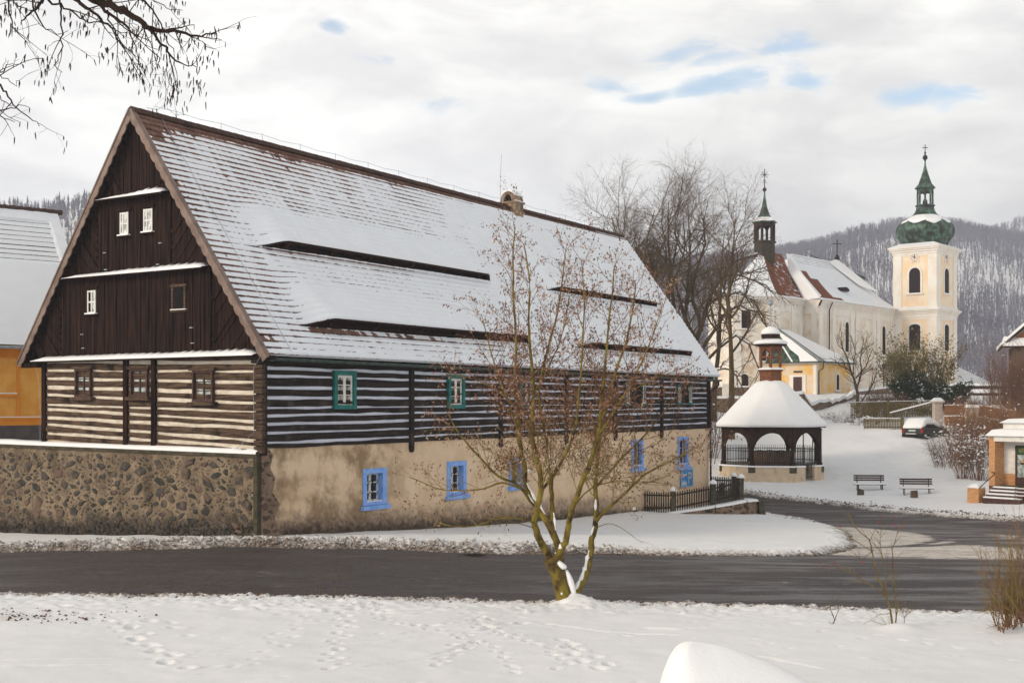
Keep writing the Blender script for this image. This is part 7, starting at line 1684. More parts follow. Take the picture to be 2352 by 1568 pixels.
for u, v, dy, s in ((1240,1121,-.1,.04),(1215,1080,.2,.035),(1290,1362,-.22,.02)):
    sn2 = MB(); sn2.lathe([(s*.3,-s*1.4),(s*.8,-s*.7),(s,0),(s*.75,s*.7),(s*.2,s)], 8, tuple(tp(u, v, dy))); sn2.build('snow', 'snow', AL, smooth=True)

# --- boughs of a large tree whose trunk stands left of the picture ---
rng = random.Random(8)
OT = thing('overhanging_tree', 'bare tree outside the left edge whose dark boughs with catkins reach into the sky', 'tree', (-7.6, 9.5, gz(-7.6, 9.5)))
ob = Vector((-7.6, 9.5, gz(-7.6, 9.5)))
def op(u, v, Y): return at(u, v, Y)-ob
T = Tree(rng); T.cut = .02
stem = [Vector((0,0,-.3)), Vector((.1,0,2.2)), Vector((.25,.15,4.2)), Vector((.4,.4,6.0)), Vector((.9,.8,8.0)), Vector((1.6,1.2,9.6))]
T.wood.tube(stem, [.30,.25,.21,.17,.12,.07], 9)
bo = [dict(n=0, perm=4.4, len=.58, ang=(20,60), up=-.03, r=.008, t0=.12, short=.45, wander=.10, seg=6), dict(n=0, perm=8.0, len=.24, ang=(25,70), up=-.05, r=.0042, t0=.15, short=.4, wander=.14, seg=4), dict(n=0, perm=8, len=.09, ang=(25,60), up=.0, r=.0026, t0=.3, wander=.1, seg=2)]
Yb = 10.5
boughs = [([(-260,-330,10.2),(60,-200,10.3),(250,-80,10.4),(385,-20,10.5),(445,30,10.5),(500,45,10.5),(560,85,10.5),(592,112,10.5),(650,122,10.5),(735,130,10.5)], .055, .008),
          ([(250,-80,10.4),(330,20,10.6),(400,62,10.7),(430,95,10.7),(470,110,10.8),(520,150,10.8),(545,200,10.8)], .026, .004),
          ([(592,112,10.5),(620,140,10.5),(660,185,10.4),(700,225,10.4),(745,262,10.4),(780,265,10.4)], .014, .004),
          ([(100,-160,10.0),(240,-30,10.0),(190,20,10.0),(140,45,10.0),(95,78,10.0),(50,92,10.)], .024, .004),
          ([(235,-40,10.0),(238,40,10.0),(248,100,10.0),(245,160,10.0),(226,215,10.),(212,250,10.),(245,285,10.)], .011, .003),
          ([(20,-60,10.0),(36,40,10.0),(52,110,10.0),(80,145,10.),(112,172,10.)], .010, .003),
          ([(120,-40,10.0),(140,50,10.0),(165,100,10.0),(220,132,10.),(290,125,10.)], .010, .003),
          ([(330,-40,10.8),(390,60,10.8),(440,115,10.8),(460,150,10.8),(520,195,10.8),(560,230,10.8),(610,262,10.8)], .014, .004),
          ([(450,-40,10.6),(520,10,10.6),(580,50,10.6),(620,85,10.6)], .012, .003),
          ([(500,45,10.5),(560,110,10.6),(625,180,10.6),(680,250,10.6),(700,290,10.6)], .012, .003)]
boughs = [([(u*.70 if k else u, v*.70 if False else v, y) for u, v, y in b_[0]], b_[1], b_[2]) for k, b_ in enumerate([(list(q[0]), q[1], q[2]) for q in boughs])] if False else boughs
# zoomed photo coordinates (2352/950 of the original) are brought back to the picture's own
sc_ = .4039*.5742
def zb(u, v, Y): return op(u*sc_*1.0, v*sc_*1.0, Y)
Z = [([(-400,-900,10.2),(300,-420,10.3),(800,-60,10.4),(1000,0,10.5),(1090,70,10.5),(1210,105,10.5),(1330,175,10.5),(1420,245,10.5),(1480,290,10.5),(1600,298,10.5),(1720,305,10.5),(1830,328,10.5),(1940,352,10.5),(2060,350,10.5),(2150,330,10.5)], .050, .005),
     ([(700,-150,10.6),(880,0,10.6),(980,50,10.7),(1040,110,10.7),(1120,165,10.7),(1200,215,10.7),(1275,265,10.7),(1290,350,10.7),(1335,430,10.7),(1350,510,10.7)], .026, .004),
     ([(550,-120,10.7),(760,0,10.7),(850,70,10.7),(930,120,10.7),(1000,190,10.8),(1060,240,10.8),(1130,300,10.8),(1150,390,10.8),(1240,470,10.8),(1350,550,10.8)], .024, .004),
     ([(1480,290,10.5),(1560,390,10.5),(1640,480,10.5),(1700,555,10.5),(1780,615,10.5),(1860,655,10.5),(1950,665,10.5)], .017, .004),
     ([(1830,328,10.5),(1920,368,10.5),(1990,400,10.5),(2040,450,10.5),(2110,495,10.5)], .007, .003),
     ([(500,-120,10.0),(420,20,10.0),(380,90,10.0),(320,125,10.0),(260,175,10.0),(210,200,10.0)], .024, .006),
     ([(420,-60,10.1),(500,40,10.1),(600,50,10.1),(700,100,10.1),(790,180,10.2),(880,210,10.2),(980,235,10.2),(1130,290,10.2),(1210,320,10.2),(1350,300,10.2)], .013, .003),
     ([(590,-40,10.0),(600,80,10.0),(615,190,10.0),(620,320,10.0),(608,450,10.0),(580,540,10.0),(530,640,10.0),(560,690,10.0),(620,718,10.)], .011, .003),
     ([(80,-40,9.9),(95,110,9.9),(120,270,9.9),(190,350,9.9),(280,435,9.9)], .010, .003),
     ([(320,-40,9.9),(370,150,9.9),(400,240,9.9),(470,300,9.9),(560,330,9.9),(680,300,9.9)], .010, .003),
     ([(1060,100,10.7),(1080,200,10.7),(1140,320,10.7),(1160,400,10.7)], .012, .003),
     ([(1300,-60,10.4),(1440,20,10.4),(1500,90,10.4),(1550,170,10.4),(1600,300,10.4),(1650,380,10.4),(1720,500,10.4),(1720,640,10.4),(1750,820,10.4)], .012, .003),
     ([(1650,560,10.5),(1660,640,10.5),(1640,720,10.5),(1700,840,10.5),(1740,900,10.5)], .006, .0025),
     ([(1050,-30,10.6),(1200,110,10.6),(1400,190,10.6),(1480,280,10.6)], .018, .006),
     ([(-200,-200,9.7),(0,-20,9.7),(120,0,9.7),(250,90,9.7),(330,95,9.7)], .010, .003),
     ([(1480,-40,10.3),(1600,50,10.3),(1700,95,10.3),(1800,90,10.3)], .006, .0025),
     ([(-250,760,9.4),(-60,800,9.4),(20,885,9.4),(80,960,9.4),(130,1035,9.4),(210,1110,9.4),(330,1195,9.4),(400,1235,9.4)], .013, .003),
     ([(-200,1130,9.5),(0,1090,9.5),(110,1070,9.5),(200,1060,9.5),(310,1070,9.5)], .008, .0025),
     ([(-200,650,9.3),(0,720,9.3),(60,670,9.3),(130,620,9.3)], .008, .0025),
     ([(-150,640,9.3),(0,730,9.3),(60,790,9.3),(130,822,9.3),(195,822,9.3)], .006, .0025),
     ([(-150,1050,9.5),(0,1150,9.5),(80,1180,9.5),(150,1192,9.5)], .007, .0025),
     ([(-150,930,9.4),(0,960,9.4),(70,1000,9.4),(130,1035,9.4)], .007, .0025)]
for i, (pp, r0, r1) in enumerate(Z):
    pts = [zb(*q) for q in pp]; P2 = [pts[0]]
    for a, b_ in zip(pts[:-1], pts[1:]):
        for t_ in (.5, 1.): P2.append(a.lerp(b_, t_)+Vector((rng.gauss(0,.008),rng.gauss(0,.01),rng.gauss(0,.008))))
    sp = bo if r0 > .009 else [dict(bo[0], perm=6, len=.35)]+bo[1:2]
    T.grow(P2, r0, r1, 0, sp)
# join the loose bough ends to the stem outside the picture
for k, (a, b_, r0, r1) in enumerate(((stem[5], zb(-400,-900,10.2), .07, .05), (stem[4], zb(-200,-200,9.7), .05, .012), (stem[3], zb(-250,760,9.4), .05, .014), (stem[2]+Vector((0,0,1)), zb(-200,1130,9.5), .04, .010), (stem[5], zb(500,-120,10.0), .06, .024), (stem[5], zb(550,-120,10.7), .06, .026), (stem[5], zb(1300,-60,10.4), .06, .016), (stem[4], zb(80,-40,9.9), .03, .010), (stem[5], zb(1480,-40,10.3), .05, .008), (stem[5], zb(420,-60,10.1), .05, .012), (stem[3], zb(-200,650,9.3), .03, .01))):
    pts = [a.lerp(b_, t_)+Vector((0,0,.25*math.sin(math.pi*t_))) for t_ in np.linspace(0,1,8)]; T.wood.tube(pts, np.linspace(r0,r1,8), 6, cap=False)
T.wood.build('trunk', 'twigdark', OT, fix=False, smooth=True); T.fine.build('crown', 'twigdark', OT, fix=False)
ct_ = MB()
def catkin(p, L, r): 
    d = Vector((rng.gauss(0,.14), rng.gauss(0,.14), -1)).normalized(); ct_.tube([p, p+d*L*.15, p+d*L*.6, p+d*L], [r*.3, r, r, r*.3], 4, cap=True)
tipz = [p for p, d in T.tips]
# catkins hang in bunches, most of them at the outer ends
cl = [zb(*q) for q in ((780,240,10.1),(800,280,10.1),(1290,610,10.7),(1340,640,10.7),(1480,660,10.6),(1500,700,10.6),(1530,620,10.6),(1600,820,10.5),(1760,870,10.5),(1700,930,10.5),(1740,960,10.5),(1770,1020,10.5),(1870,690,10.5),(1900,830,10.5),(1950,800,10.5),(2000,860,10.5),(2050,560,10.5),(2040,610,10.5),(1390,380,10.6),(1350,370,10.6),(1050,500,10.7),(1090,530,10.7),(1930,440,10.5),(1740,220,10.4),(1420,60,10.5),(1330,50,10.5),(1740,20,10.4),(1760,40,10.4),(700,100,10.),(40,200,9.9),(60,240,9.9),(30,30,9.9),(110,60,9.9),(150,190,9.9),(260,20,9.9),(1580,560,10.5),(1600,320,10.5),(1640,340,10.5),(2120,350,10.5),(1560,180,10.4),(890,170,10.3),(1430,640,10.6))]
for c_ in cl:
    for q in range(rng.randint(3, 8)): catkin(c_+Vector((rng.gauss(0,.045), rng.gauss(0,.05), rng.gauss(0,.05))), rng.uniform(.035,.075), rng.uniform(.0035,.006))
for q in range(260):
    p = tipz[rng.randrange(len(tipz))]; catkin(p, rng.uniform(.03,.07), rng.uniform(.003,.0055))
ct_.build('catkins', 'twigdark', OT, fix=False, kind='stuff')

# --- bare lindens behind the log house ---
def linden(u, vtop, Y, label, seed, lean=(0,0), stems=1, spread=1.0, zb_=None, trunk_r=.35, hf=.28, name='linden_tree', group=None, dens=1.0, low=False, mat='twig2', barkm='bark2'):
    rng = random.Random(seed); a = at(u, vtop, Y); z0 = gz(a.x, Y) if zb_ is None else zb_; H = a.z-z0
    T_ = thing(name, label, 'tree', (a.x-lean[0], Y-lean[1], z0), 0, group); T = Tree(rng); T.cut = .045
    sp = [dict(n=9*dens, len=H*.40*spread, ang=(38,68), up=.13, r=.11, t0=hf, short=.50, wander=.15, lift=.0, seg=8),
          dict(n=7, len=H*.17, ang=(30,62), up=.05, r=.040, t0=.2, short=.35, wander=.13, seg=5),
          dict(n=6, len=H*.08, ang=(25,60), up=.02, r=.020, t0=.15, short=.3, wander=.15, seg=4),
          dict(n=6, len=H*.050, ang=(25,60), up=.01, r=.010, t0=.2, short=.3, wander=.15, seg=2)]
    for k in range(stems):
        d0 = Vector((lean[0]/H+(rng.gauss(0,.05)+(k-(stems-1)/2)*.16 if stems > 1 else 0), lean[1]/H, 1))
        pts = [Vector(((k-(stems-1)/2)*.5*(stems > 1), 0, -.4))]; n = 12
        for i in range(n):
            d0 = (d0+Vector((rng.gauss(0,.05), rng.gauss(0,.05), .05))).normalized(); pts.append(pts[-1]+d0*(H*.80+.4)/n)
        T.grow(pts, trunk_r, .03, 0, sp)
    T.wood.build('trunk', barkm, T_, fix=False); T.fine.build('crown', mat, T_, fix=False); return T_
GRP = 'tall bare lindens behind the log house'
linden(1445, 350, 90, 'tall bare linden with two stems, leftmost of the row behind the log house roof', 31, stems=2, spread=.95, trunk_r=.30, group=GRP, hf=.35)
linden(1405, 430, 97, 'smaller bare linden leaning left over the end of the log house ridge', 32, lean=(-2.6,0), spread=.95, trunk_r=.2, group=GRP, hf=.4)
linden(1478, 372, 94, 'slim straight bare linden, second stem from the left of the row', 33, spread=.6, trunk_r=.24, group=GRP, hf=.42)
linden(1528, 342, 92, 'tallest bare linden with a broad rounded crown in the middle of the row', 34, stems=2, spread=.9, trunk_r=.30, group=GRP, hf=.34, dens=.9)
linden(1600, 340, 93, 'tall bare linden, third from the church turret', 35, lean=(1.0,0), spread=.95, trunk_r=.36, group=GRP, hf=.30, dens=1.15)
linden(1642, 420, 96, 'mid height dark bare linden filling the gap before the church roof', 36, spread=.85, trunk_r=.28, group=GRP, hf=.35)
linden(1710, 378, 88, 'bare linden leaning right in front of the church turret', 37, lean=(1.0,0), spread=.8, trunk_r=.30, group=GRP, hf=.38)
# low arching tree with snow on its limbs before the choir
rng = random.Random(77); b0 = at(1600, 905, 93); AR = thing('arching_tree', 'old spreading tree with long drooping snow lined branches in front of the pale choir wall', 'tree', (b0.x, 93, gz(b0.x, 93)))
T = Tree(rng); T.cut = .05; zz0 = gz(b0.x, 93); ap = lambda u, v, dy=0: at(u, v, 93+dy)-Vector((b0.x, 93, zz0))
limbs = [([(1600,960,0),(1605,860,0),(1600,780,0),(1625,700,0),(1650,650,0),(1690,600,.5),(1740,585,1)], .30, .05),
         ([(1605,820,0),(1640,760,-1),(1665,720,-1.5),(1700,700,-2),(1740,715,-2.2),(1770,760,-2.4),(1790,810,-2.5)], .16, .03),
         ([(1602,850,0),(1650,800,-1),(1690,770,-1.5),(1720,790,-2),(1740,840,-2.2),(1750,880,-2.3)], .14, .03),
         ([(1625,700,0),(1660,680,-.5),(1700,670,-.6),(1730,690,-.8),(1755,730,-.9),(1765,780,-1)], .12, .03),
         ([(1650,650,0),(1690,630,0),(1720,640,0),(1760,655,0),(1790,690,0)], .12, .03),
         ([(1600,780,0),(1570,720,.5),(1550,650,.8),(1530,600,1.),(1500,560,1)], .16, .04),
         ([(1600,860,0),(1640,850,-1.5),(1680,850,-2),(1700,880,-2.2),(1710,920,-2.3)], .10, .03),
         ([(1610,760,0),(1590,690,.5),(1600,620,.6),(1620,560,.6),(1615,500,.6)], .2, .04),
         ([(1600,880,0),(1560,850,0),(1540,780,0),(1535,720,0)], .14, .03)]
sp = [dict(n=0, perm=1.6, len=2.6, ang=(25,65), up=-.03, r=.05, t0=.15, short=.3, wander=.14, seg=6), dict(n=0, perm=2.6, len=1.2, ang=(20,60), up=-.03, r=.024, t0=.15, wander=.15, seg=4), dict(n=0, perm=3.8, len=.55, ang=(20,60), up=0, r=.013, t0=.2, wander=.15, seg=3)]
sm = MB()
for pp, r0, r1 in limbs:
    pts = [ap(*q) for q in pp]; P2 = [pts[0]]
    for a, b_ in zip(pts[:-1], pts[1:]): P2 += [a.lerp(b_, .5)+Vector((rng.gauss(0,.08),0,rng.gauss(0,.08))), b_]
    T.grow(P2, r0, r1, 0, sp)
    for a, b_ in zip(P2[2:-1], P2[3:]):
        if abs((b_-a).normalized().z) < .75 and rng.random() < .8: sm.tube([a+Vector((0,-.03,r0*.5)), a.lerp(b_,.5)+Vector((0,-.03,r0*.5+.03)), b_+Vector((0,-.03,r0*.4))], [.06,.085,.05], 5)
T.wood.build('trunk', 'bark2', AR, fix=False); T.fine.build('crown', 'twig2', AR, fix=False); sm.build('snow', 'snow', AR, fix=False, smooth=True)

def shrub(name, label, cat, x, y, H, W, n, seed, mat='twigbrown', levels=2, leaf=None, leafn=0, leafs=.06, snowy=0, up=.03, tilt=.55, group=None, r=.014, z=None, base=.3, k2=6, snow_s=.07, dens=1.0):
    rng = random.Random(seed); z0 = gz(x, y)+.05 if z is None else z; S_ = thing(name, label, cat, (x, y, z0), 0, group); T = Tree(rng); T.cut = 9
    sp = [dict(n=k2, len=H*.38, ang=(15,50), up=up, r=r*.5, t0=.25, short=.3, wander=.14, seg=4), dict(n=4*dens, len=H*.17, ang=(20,55), up=up, r=r*.3, t0=.2, wander=.16, seg=3)][:levels]
    for i in range(n):
        a = rng.uniform(0, 2*math.pi); rr = base*W*math.sqrt(rng.random()); tl = tilt*rng.uniform(.1,1)*W/max(H,.1)
        p = Vector((rr*math.cos(a), rr*math.sin(a), -.1)); d = Vector((math.cos(a)*tl, math.sin(a)*tl, 1))
        L = H*rng.uniform(.6,1.02); T.grow(branch_path(rng, p, d, L, 6, .07, -.01), r, r*.4, 0, sp)
    T.fine.build('stems', mat, S_, fix=False)
    if leafn: leaves(T.nodes or [p for p, _ in T.tips], rng, leafs, leafn, leafs*1.0).build('leaves', leaf, S_, fix=False, kind='stuff')
    if snowy:
        pts = [q for q in (T.nodes or [p for p, _ in T.tips]) if q.z > H*.12]; ms = MB()
        for q in range(snowy):
            p = pts[rng.randrange(len(pts))]; s = snow_s*rng.uniform(.4,1.2); ax_ = Vector((rng.gauss(0,1), rng.gauss(0,1), rng.gauss(0,.25))).normalized()*s*rng.uniform(.5,1.6); ms.tube([p-ax_, p+Vector((0,0,s*.25)), p+ax_], [s*.15, s*.5, s*.15], 4, cap=False)
        ms.build('snow', 'snow', S_, fix=False, kind='stuff')
    return S_
def su(u, v, Y): a = at(u, v, Y); return a.x, Y
# small bare tree before the nave
rng = random.Random(5); b0 = at(1968, 945, 104); zz0 = gz(b0.x, 104); NT_ = thing('small_tree', 'small round headed bare tree on the churchyard wall in front of the nave', 'tree', (b0.x, 104, zz0)); T = Tree(rng); T.cut = .035
ap = lambda u, v, dy=0: at(u, v, 104+dy)-Vector((b0.x, 104, zz0))
sp = [dict(n=0, perm=2.6, len=2.2, ang=(25,55), up=.05, r=.035, t0=.15, wander=.12, seg=5), dict(n=0, perm=3.2, len=1.0, ang=(20,55), up=.04, r=.018, t0=.15, wander=.15, seg=4), dict(n=0, perm=4.5, len=.5, ang=(20,55), up=.02, r=.011, t0=.2, wander=.15, seg=2)]
for pp, r0, r1 in (([(1970,965,0),(1970,905,0),(1962,870,0),(1950,835,0),(1935,800,0),(1925,770,0)], .17, .02), ([(1968,890,0),(1980,850,.3),(1978,810,.4),(1985,775,.4)], .09, .02), ([(1966,868,0),(1990,840,-.5),(2005,800,-.6)], .08, .02), ([(1955,850,0),(1930,840,-.6),(1905,820,-.8)], .06, .02), ([(1976,925,0),(1998,895,.3),(2012,860,.5),(2030,840,.6)], .08, .02), ([(1960,860,0),(1965,810,.8),(1955,770,.9)], .06, .02)):
    pts = [ap(*q) for q in pp]; P2 = [pts[0]]
    for a, b_ in zip(pts[:-1], pts[1:]): P2 += [a.lerp(b_, .5)+Vector((rng.gauss(0,.06),0,rng.gauss(0,.06))), b_]
    T.grow(P2, r0, r1, 0, sp)
T.wood.build('trunk', 'bark2', NT_, fix=False); T.fine.build('crown', 'twigolive', NT_, fix=False)
x, y = su(2112, 950, 108); shrub('large_shrub', 'broad olive green bush before the foot of the church tower', 'bush', x, y, 5.9, 4.6, 60, 51, 'twigolive', 2, 'leafolive', 4600, .12, 50, group=None, r=.04, base=.45, tilt=.5, snow_s=.10, k2=7)
for i, (u, Y_, h_, lab) in enumerate(((2085,106,3.2,'dark evergreen bush at the left foot of the olive green bush'), (2150,105,2.2,'dark evergreen bush with clots of snow between the olive bush and the pale gatepost'), (2185,106,2.3,'dark brown green bush below the right corner of the tower'))):
    x, y = su(u, 950, Y_); shrub('evergreen_bush', lab, 'bush', x, y, h_, 2.0, 22, 60+i, 'twigdark', 2, 'leafgreen', 3600, .13, 60+120*(i == 1), r=.03, base=.45, snow_s=.16)
x, y = su(2122, 950, 103); shrub('evergreen_bush', 'low dark bush heaped with white snow just above the gatepost', 'bush', x, y, 1.5, 1.5, 16, 66, 'twigdark', 2, 'leafgreen', 1400, .12, 160, r=.03, snow_s=.24)
# hedges and tangles
for i, (u, Y_, h_, w_, mt, lab) in enumerate((
    (1995,103,2.2,1.6,'twigbrown','brown hedge piece right of the small bare tree'),
    (2025,103,2.3,1.6,'twigbrown','brown hedge piece in the middle behind the green picket fence'),
    (2055,102,2.2,1.6,'twigbrown','brown hedge piece at the right end behind the green picket fence'),
    (2215,98,1.7,2.2,'twigbrown','red brown shrub behind the orange fence, nearest the tower'),
    (2255,92,2.5,2.6,'twigbrown','tall red brown shrub behind the orange fence'),
    (2312,88,5.4,2.0,'twigbrown','tall dense red brown shrub left of the timber house'),
    (2345,84,6.4,2.2,'twigbrown','dense red brown shrub at the right edge below the timber house'),
    (2232,80,3.2,2.1,'twigpink','pale pinkish shrub above the snowy bush'),
    (2272,76,3.7,2.1,'twigpink','pale shrub with long straight shoots before the masonry piers'),
    (2325,73,4.0,2.3,'twigpink','straggly pale shrub right above the shop roof'))):
    x, y = su(u, 950, Y_); shrub('bare_shrub', lab, 'bush', x, y, h_, w_*1.05, (54 if i < 7 else 46) if w_ > 1.7 else 50, 80+i, mt, 2, snowy=20, group=None, r=.024, base=.55, snow_s=.07, k2=9, dens=1.5)
for i, (u, v, Y_, h_, w_, n, sn, lab) in enumerate(((2178,1085,74,2.3,2.1,60,190,'spreading bush dusted with snow on the slope just below the parked car'), (2212,1118,70,3.0,1.3,38,40,'upright many stemmed hazel bush standing left of the shop'), (2248,1095,69,2.9,1.2,50,300,'snow laden bush directly left of the shop brick post'), (2210,1080,76,2.8,1.6,40,130,'snowy tangle of twigs behind the upright hazel bush'))):
    x, y = su(u, v, Y_); shrub('snowy_shrub', lab, 'bush', x, y, h_, w_, n, 120+i, 'twigbrown' if i != 1 else 'twigpink', 2, snowy=sn, r=.016, base=.35 if i != 1 else .25, tilt=.75, snow_s=.075)
for i, (u, v, Y_, lab) in enumerate(((1990,975,96,'low snowy bush left end of the mossy lath fence'),(1915,950,103,'low snow crusted bramble at the right end of the crumbling wall'),(1940,955,101,'low snow crusted bramble below the small bare tree'),(1965,962,99,'low snowy bush between the small tree and the lath fence'))):
    x, y = su(u, v, Y_); shrub('bramble', lab, 'bush', x, y, 1.0, 1.6, 26, 140+i, 'twigbrown', 2, snowy=120, r=.014, base=.6, tilt=.8, snow_s=.10)
x, y = su(1562, 930, 90)
for i, (u, Y_, h_, lab) in enumerate(((1535,84,5.0,'tangled undergrowth behind the right roof edge of the log house, upper left clump'),(1570,82,4.6,'tangled undergrowth behind the right roof edge of the log house, middle clump'),(1605,80,4.2,'tangled undergrowth just behind the far eaves of the log house'))):
    x, y = su(u, 930, Y_); shrub('undergrowth', lab, 'bush', x, y, h_*1.25, 2.6, 40, 150+i, 'twigolive' if i % 2 else 'twig2', 2, snowy=60, r=.03, base=.5, z=gz(x, y), k2=7)
# foreground saplings
rng = random.Random(3)
def sapling(u, v, Y, stems, label, name, mat, tops, seed, r=.012, berries=None, twn=5, cat='sapling', tw=.35, dy=0., wide=False):
    rng = random.Random(seed); b0 = at(u, v, Y); z0 = b0.z; S_ = thing(name, label, cat, tuple(b0)); T = Tree(rng); T.cut = 9
    sp = [dict(n=twn, len=tw, ang=(25,65) if wide else (20,50), up=.04, r=r*.48, t0=.3, short=.3, wander=.08, seg=4), dict(n=2, len=tw*.35, ang=(25,50), up=.04, r=r*.30, t0=.3, wander=.1, seg=3)]
    for (pp, rr) in tops:
        pts = [at(a, b_, Y+d)-b0 for a, b_, d in pp]; P2 = [pts[0]]
        for a, b_ in zip(pts[:-1], pts[1:]): P2 += [a.lerp(b_, .5)+Vector((rng.gauss(0,.008),rng.gauss(0,.008),rng.gauss(0,.004))), b_]
        T.grow(P2, rr*(1.35 if Y < 23 else 1), rr*.4, 0, sp)
    T.fine.build('stems', mat, S_, fix=False)
    if berries:
        mb = MB()
        for (a, b_) in berries:
            for q in range(3): p = at(a+rng.uniform(-3,3), b_+rng.uniform(-3,3), Y)-b0; mb.lathe([(.002,-.010),(.009,0),(.003,.009)], 6, tuple(p))
        mb.build('berries', 'berry', S_)
    return S_
q = .30436; zz = lambda a, b_, d=0.: (1693.9+a*q, 1091+b_*q, d)
sapling(2052, 1456, 20.7, None, 'leafless sapling with a few red fruits standing in the foreground snow', 'berry_sapling', 'twigolive',
    [([zz(1175,1200),zz(1150,1000),zz(1120,900),zz(1060,780),zz(1040,680),zz(1010,560),zz(990,480),zz(880,380),zz(835,280)], .017),
     ([zz(1130,920),zz(1030,840),zz(930,780),zz(830,720),zz(700,675)], .009), ([zz(1128,900),zz(1120,760),zz(1098,640),zz(1070,560),zz(990,480)], .009),
     ([zz(1190,1140),zz(1195,1000),zz(1180,860),zz(1172,700),zz(1165,560),zz(1200,450),zz(1270,340)], .011), ([zz(1010,570),zz(900,500),zz(800,440),zz(740,420)], .006),
     ([zz(1098,640),zz(1075,480),zz(1090,330)], .006), ([zz(1200,1060),zz(1215,950),zz(1190,800),zz(1205,700)], .006), ([zz(1250,1155),zz(1262,1060),zz(1320,1010)], .006), ([zz(1260,1070),zz(1225,1000)], .004),
     ([zz(1150,1040),zz(1060,1050),zz(980,990)], .005), ([zz(1030,560),zz(930,640),zz(860,560),zz(750,540)], .005), ([zz(1170,1190),zz(1140,1130),zz(1030,1105)], .004)],
    200, .012, [zz(a, b_)[:2] for a, b_ in ((772,390),(1088,305),(1182,315),(1076,357),(1172,368),(1198,383),(1060,427),(1262,400),(950,655),(945,660),(690,690),(735,662),(625,668),(790,705),(1162,678),(650,705))], tw=.34, twn=10)
sapling(1908, 1444, 21.0, None, 'thin forked sapling left of the berry sapling in the foreground snow', 'small_sapling', 'twig', [([zz(700,1160),zz(735,1090),zz(715,1040),zz(700,980),zz(720,920)], .010), ([zz(735,1090),zz(765,1010),zz(745,950),zz(780,890)], .006), ([zz(715,1120),zz(690,1105)], .004)], 201, tw=.08, twn=3)
rng = random.Random(12); stm = []
for i in range(62):
    u0 = 2290+rng.uniform(0, 75); v0 = 1455-(u0-2290)*.45+rng.uniform(-8,8); dy = rng.uniform(-.5,.5); tx = 2222+rng.uniform(20, 175); ty = rng.uniform(1190, 1390) if tx > 2275 else rng.uniform(1255, 1400)
    stm.append(([(u0,v0,dy),(u0*.75+tx*.25+rng.uniform(-14,14),v0*.72+ty*.28+rng.uniform(-8,8),dy),(u0*.4+tx*.6+rng.uniform(-14,14),v0*.4+ty*.6+rng.uniform(-8,8),dy),(tx,ty,dy)], rng.uniform(.005,.011)))
stm += [([(2330,1445,0),(2305,1458,0),(2285,1435,0)], .006), ([(2340,1450,0),(2320,1462,0),(2295,1460,0)], .005)]
sapling(2325, 1440, 20.4, None, 'dense bush of fine olive and red twigs at the right edge in the foreground', 'twiggy_bush', 'twigbush', stm, 202, .01, tw=.36, twn=12, cat='bush', wide=True)
rng = random.Random(14); stm = []
for i in range(22):
    u0 = 2335+rng.uniform(0, 50); tx = 2290+rng.uniform(0, 110); ty = rng.uniform(1120, 1240); stm.append(([(u0,1330,0),(u0*.5+tx*.5,1330*.5+ty*.5,0),(tx,ty,0)], .004))
sapling(2350, 1330, 19.6+1, None, 'thin red twigs rising at the right edge above the twiggy bush', 'twiggy_bush', 'twigpink', [([(2345,1445,0),(2352,1380,0),(2350,1330,0)], .012)]+stm, 203, .005, tw=.15, twn=4, cat='bush')
sapling(737, 1386, 24.6, None, 'tuft of dry golden stalks at the near road edge', 'dry_stalks', 'twigolive', [([(737,1386,0),(733,1360,0),(730,1325,0)], .006), ([(738,1386,0),(741,1365,0),(738,1340,0)], .005), ([(739,1386,0),(728,1372,0),(722,1350,0)], .004), ([(762,1386,0),(768,1360,0),(774,1320,0),(778,1300,0)], .005), ([(764,1384,0),(755,1368,0)], .004), ([(765,1372,0),(790,1368,0)], .004), ([(737,1380,0),(748,1358,0)], .003)], 204, tw=.10, twn=5, cat='stalks')
for u, v, Y, pts, lab in ((190,1461,21.3,[([(188,1463,0),(196,1455,0),(216,1446,0)],.006),([(196,1455,0),(204,1457,0)],.004),([(192,1459,0),(188,1452,0)],.003)],'fallen forked twig lying on the snow, leftmost of three'),(198,1472,20.9,[([(195,1474,0),(201,1466,0),(204,1462,0)],.005),([(199,1469,0),(196,1463,0)],.004)],'short fallen twig just below the forked twig on the snow'),(238,1470,20.8,[([(229,1475,0),(236,1468,0),(243,1461,0)],.005)],'straight fallen twig right of the forked twig on the snow')):
    sapling(u, v, Y, None, lab, 'fallen_twig', 'twigdark', pts, 205, .004, tw=.05, twn=1, cat='twig')
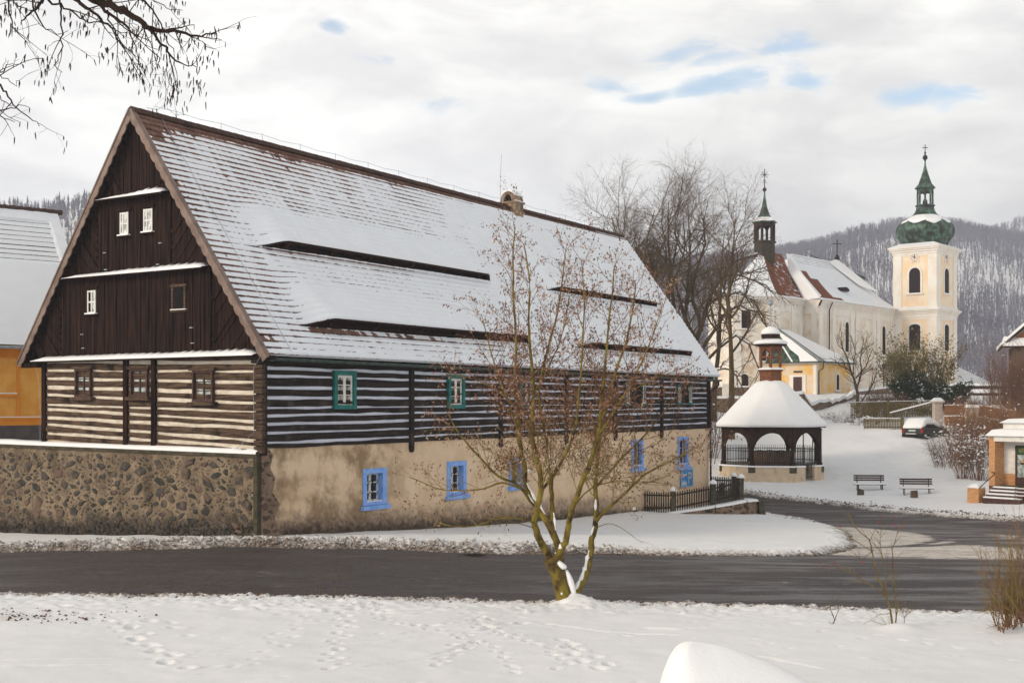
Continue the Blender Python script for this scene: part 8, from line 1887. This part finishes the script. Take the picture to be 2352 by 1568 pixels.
for i, (u, v, Y) in enumerate(((1718,1243,44.5),(1755,1236,45.5),(1885,1212,49),(1780,1196,54))):
    a = at(u, v, Y); shrub('weed_tuft', ['grey seed heads of weeds poking through the snow between the roads, left tuft','grey seed heads of weeds poking through the snow between the roads, right tuft','few dead stalks in the snow tongue beside the side road','few dead stalks in the snow near the low fence wall'][i], 'weeds', a.x, Y, .30 if i < 2 else .16, .45, 16 if i < 2 else 7, 300+i, 'twig2', 2, r=.006, base=.6, tilt=.9)
# --- snow heap at the lower edge of the picture ---
HP = (1.88, 12.6); An = np.linspace(0, 2*math.pi, 73); Rn = np.linspace(0, 1, 40); AA, RR = np.meshgrid(An, Rn)
hz0 = gz(*HP)
shp = (1-RR**2.2)*1.0
top = at(1592, 1470, HP[1]); apx_ = Vector((top.x-HP[0], 0, top.z-hz0))
W_ = ((1+np.cos(AA))/2)**1.6
X_ = RR*(.46+2.35*W_)*np.cos(AA); Y_ = RR*.95*np.sin(AA)
Z_ = apx_.z*np.clip(1-((np.sqrt(RR**2+.07)-.2646)/(1.0344-.2646))*W_-RR**3.0*(1-W_), 0, 1)+.035*(fbm(X_*2.2+9, Y_*2.2+4, 3)-.5)-.12*RR
hp = grid_obj('snow_heap', X_, Y_, Z_, 'snow'); hp.location = (HP[0], HP[1], hz0); tag(hp, 'smooth rounded heap of snow rising at the lower edge of the picture', 'snow heap')

# ---------------- winter haze in the valley ----------------
hzm = bpy.data.materials.new('haze'); hzm.use_nodes = True; t = NT(hzm.node_tree); t.n.clear()
pv = t.new('ShaderNodeVolumePrincipled'); pv.inputs['Color'].default_value = (.80,.86,1.0,1); pv.inputs['Density'].default_value = HAZE; pv.inputs['Anisotropy'].default_value = .2
t.l.new(pv.outputs[0], t.new('ShaderNodeOutputMaterial').inputs['Volume'])
M['haze'] = hzm
mb = MB(); mb.box(-560, 900, -30, 1420, -12, 215); o = mb.build('haze', 'haze'); tag(o, 'thin winter haze that pales the distant hills', 'haze', kind='stuff')
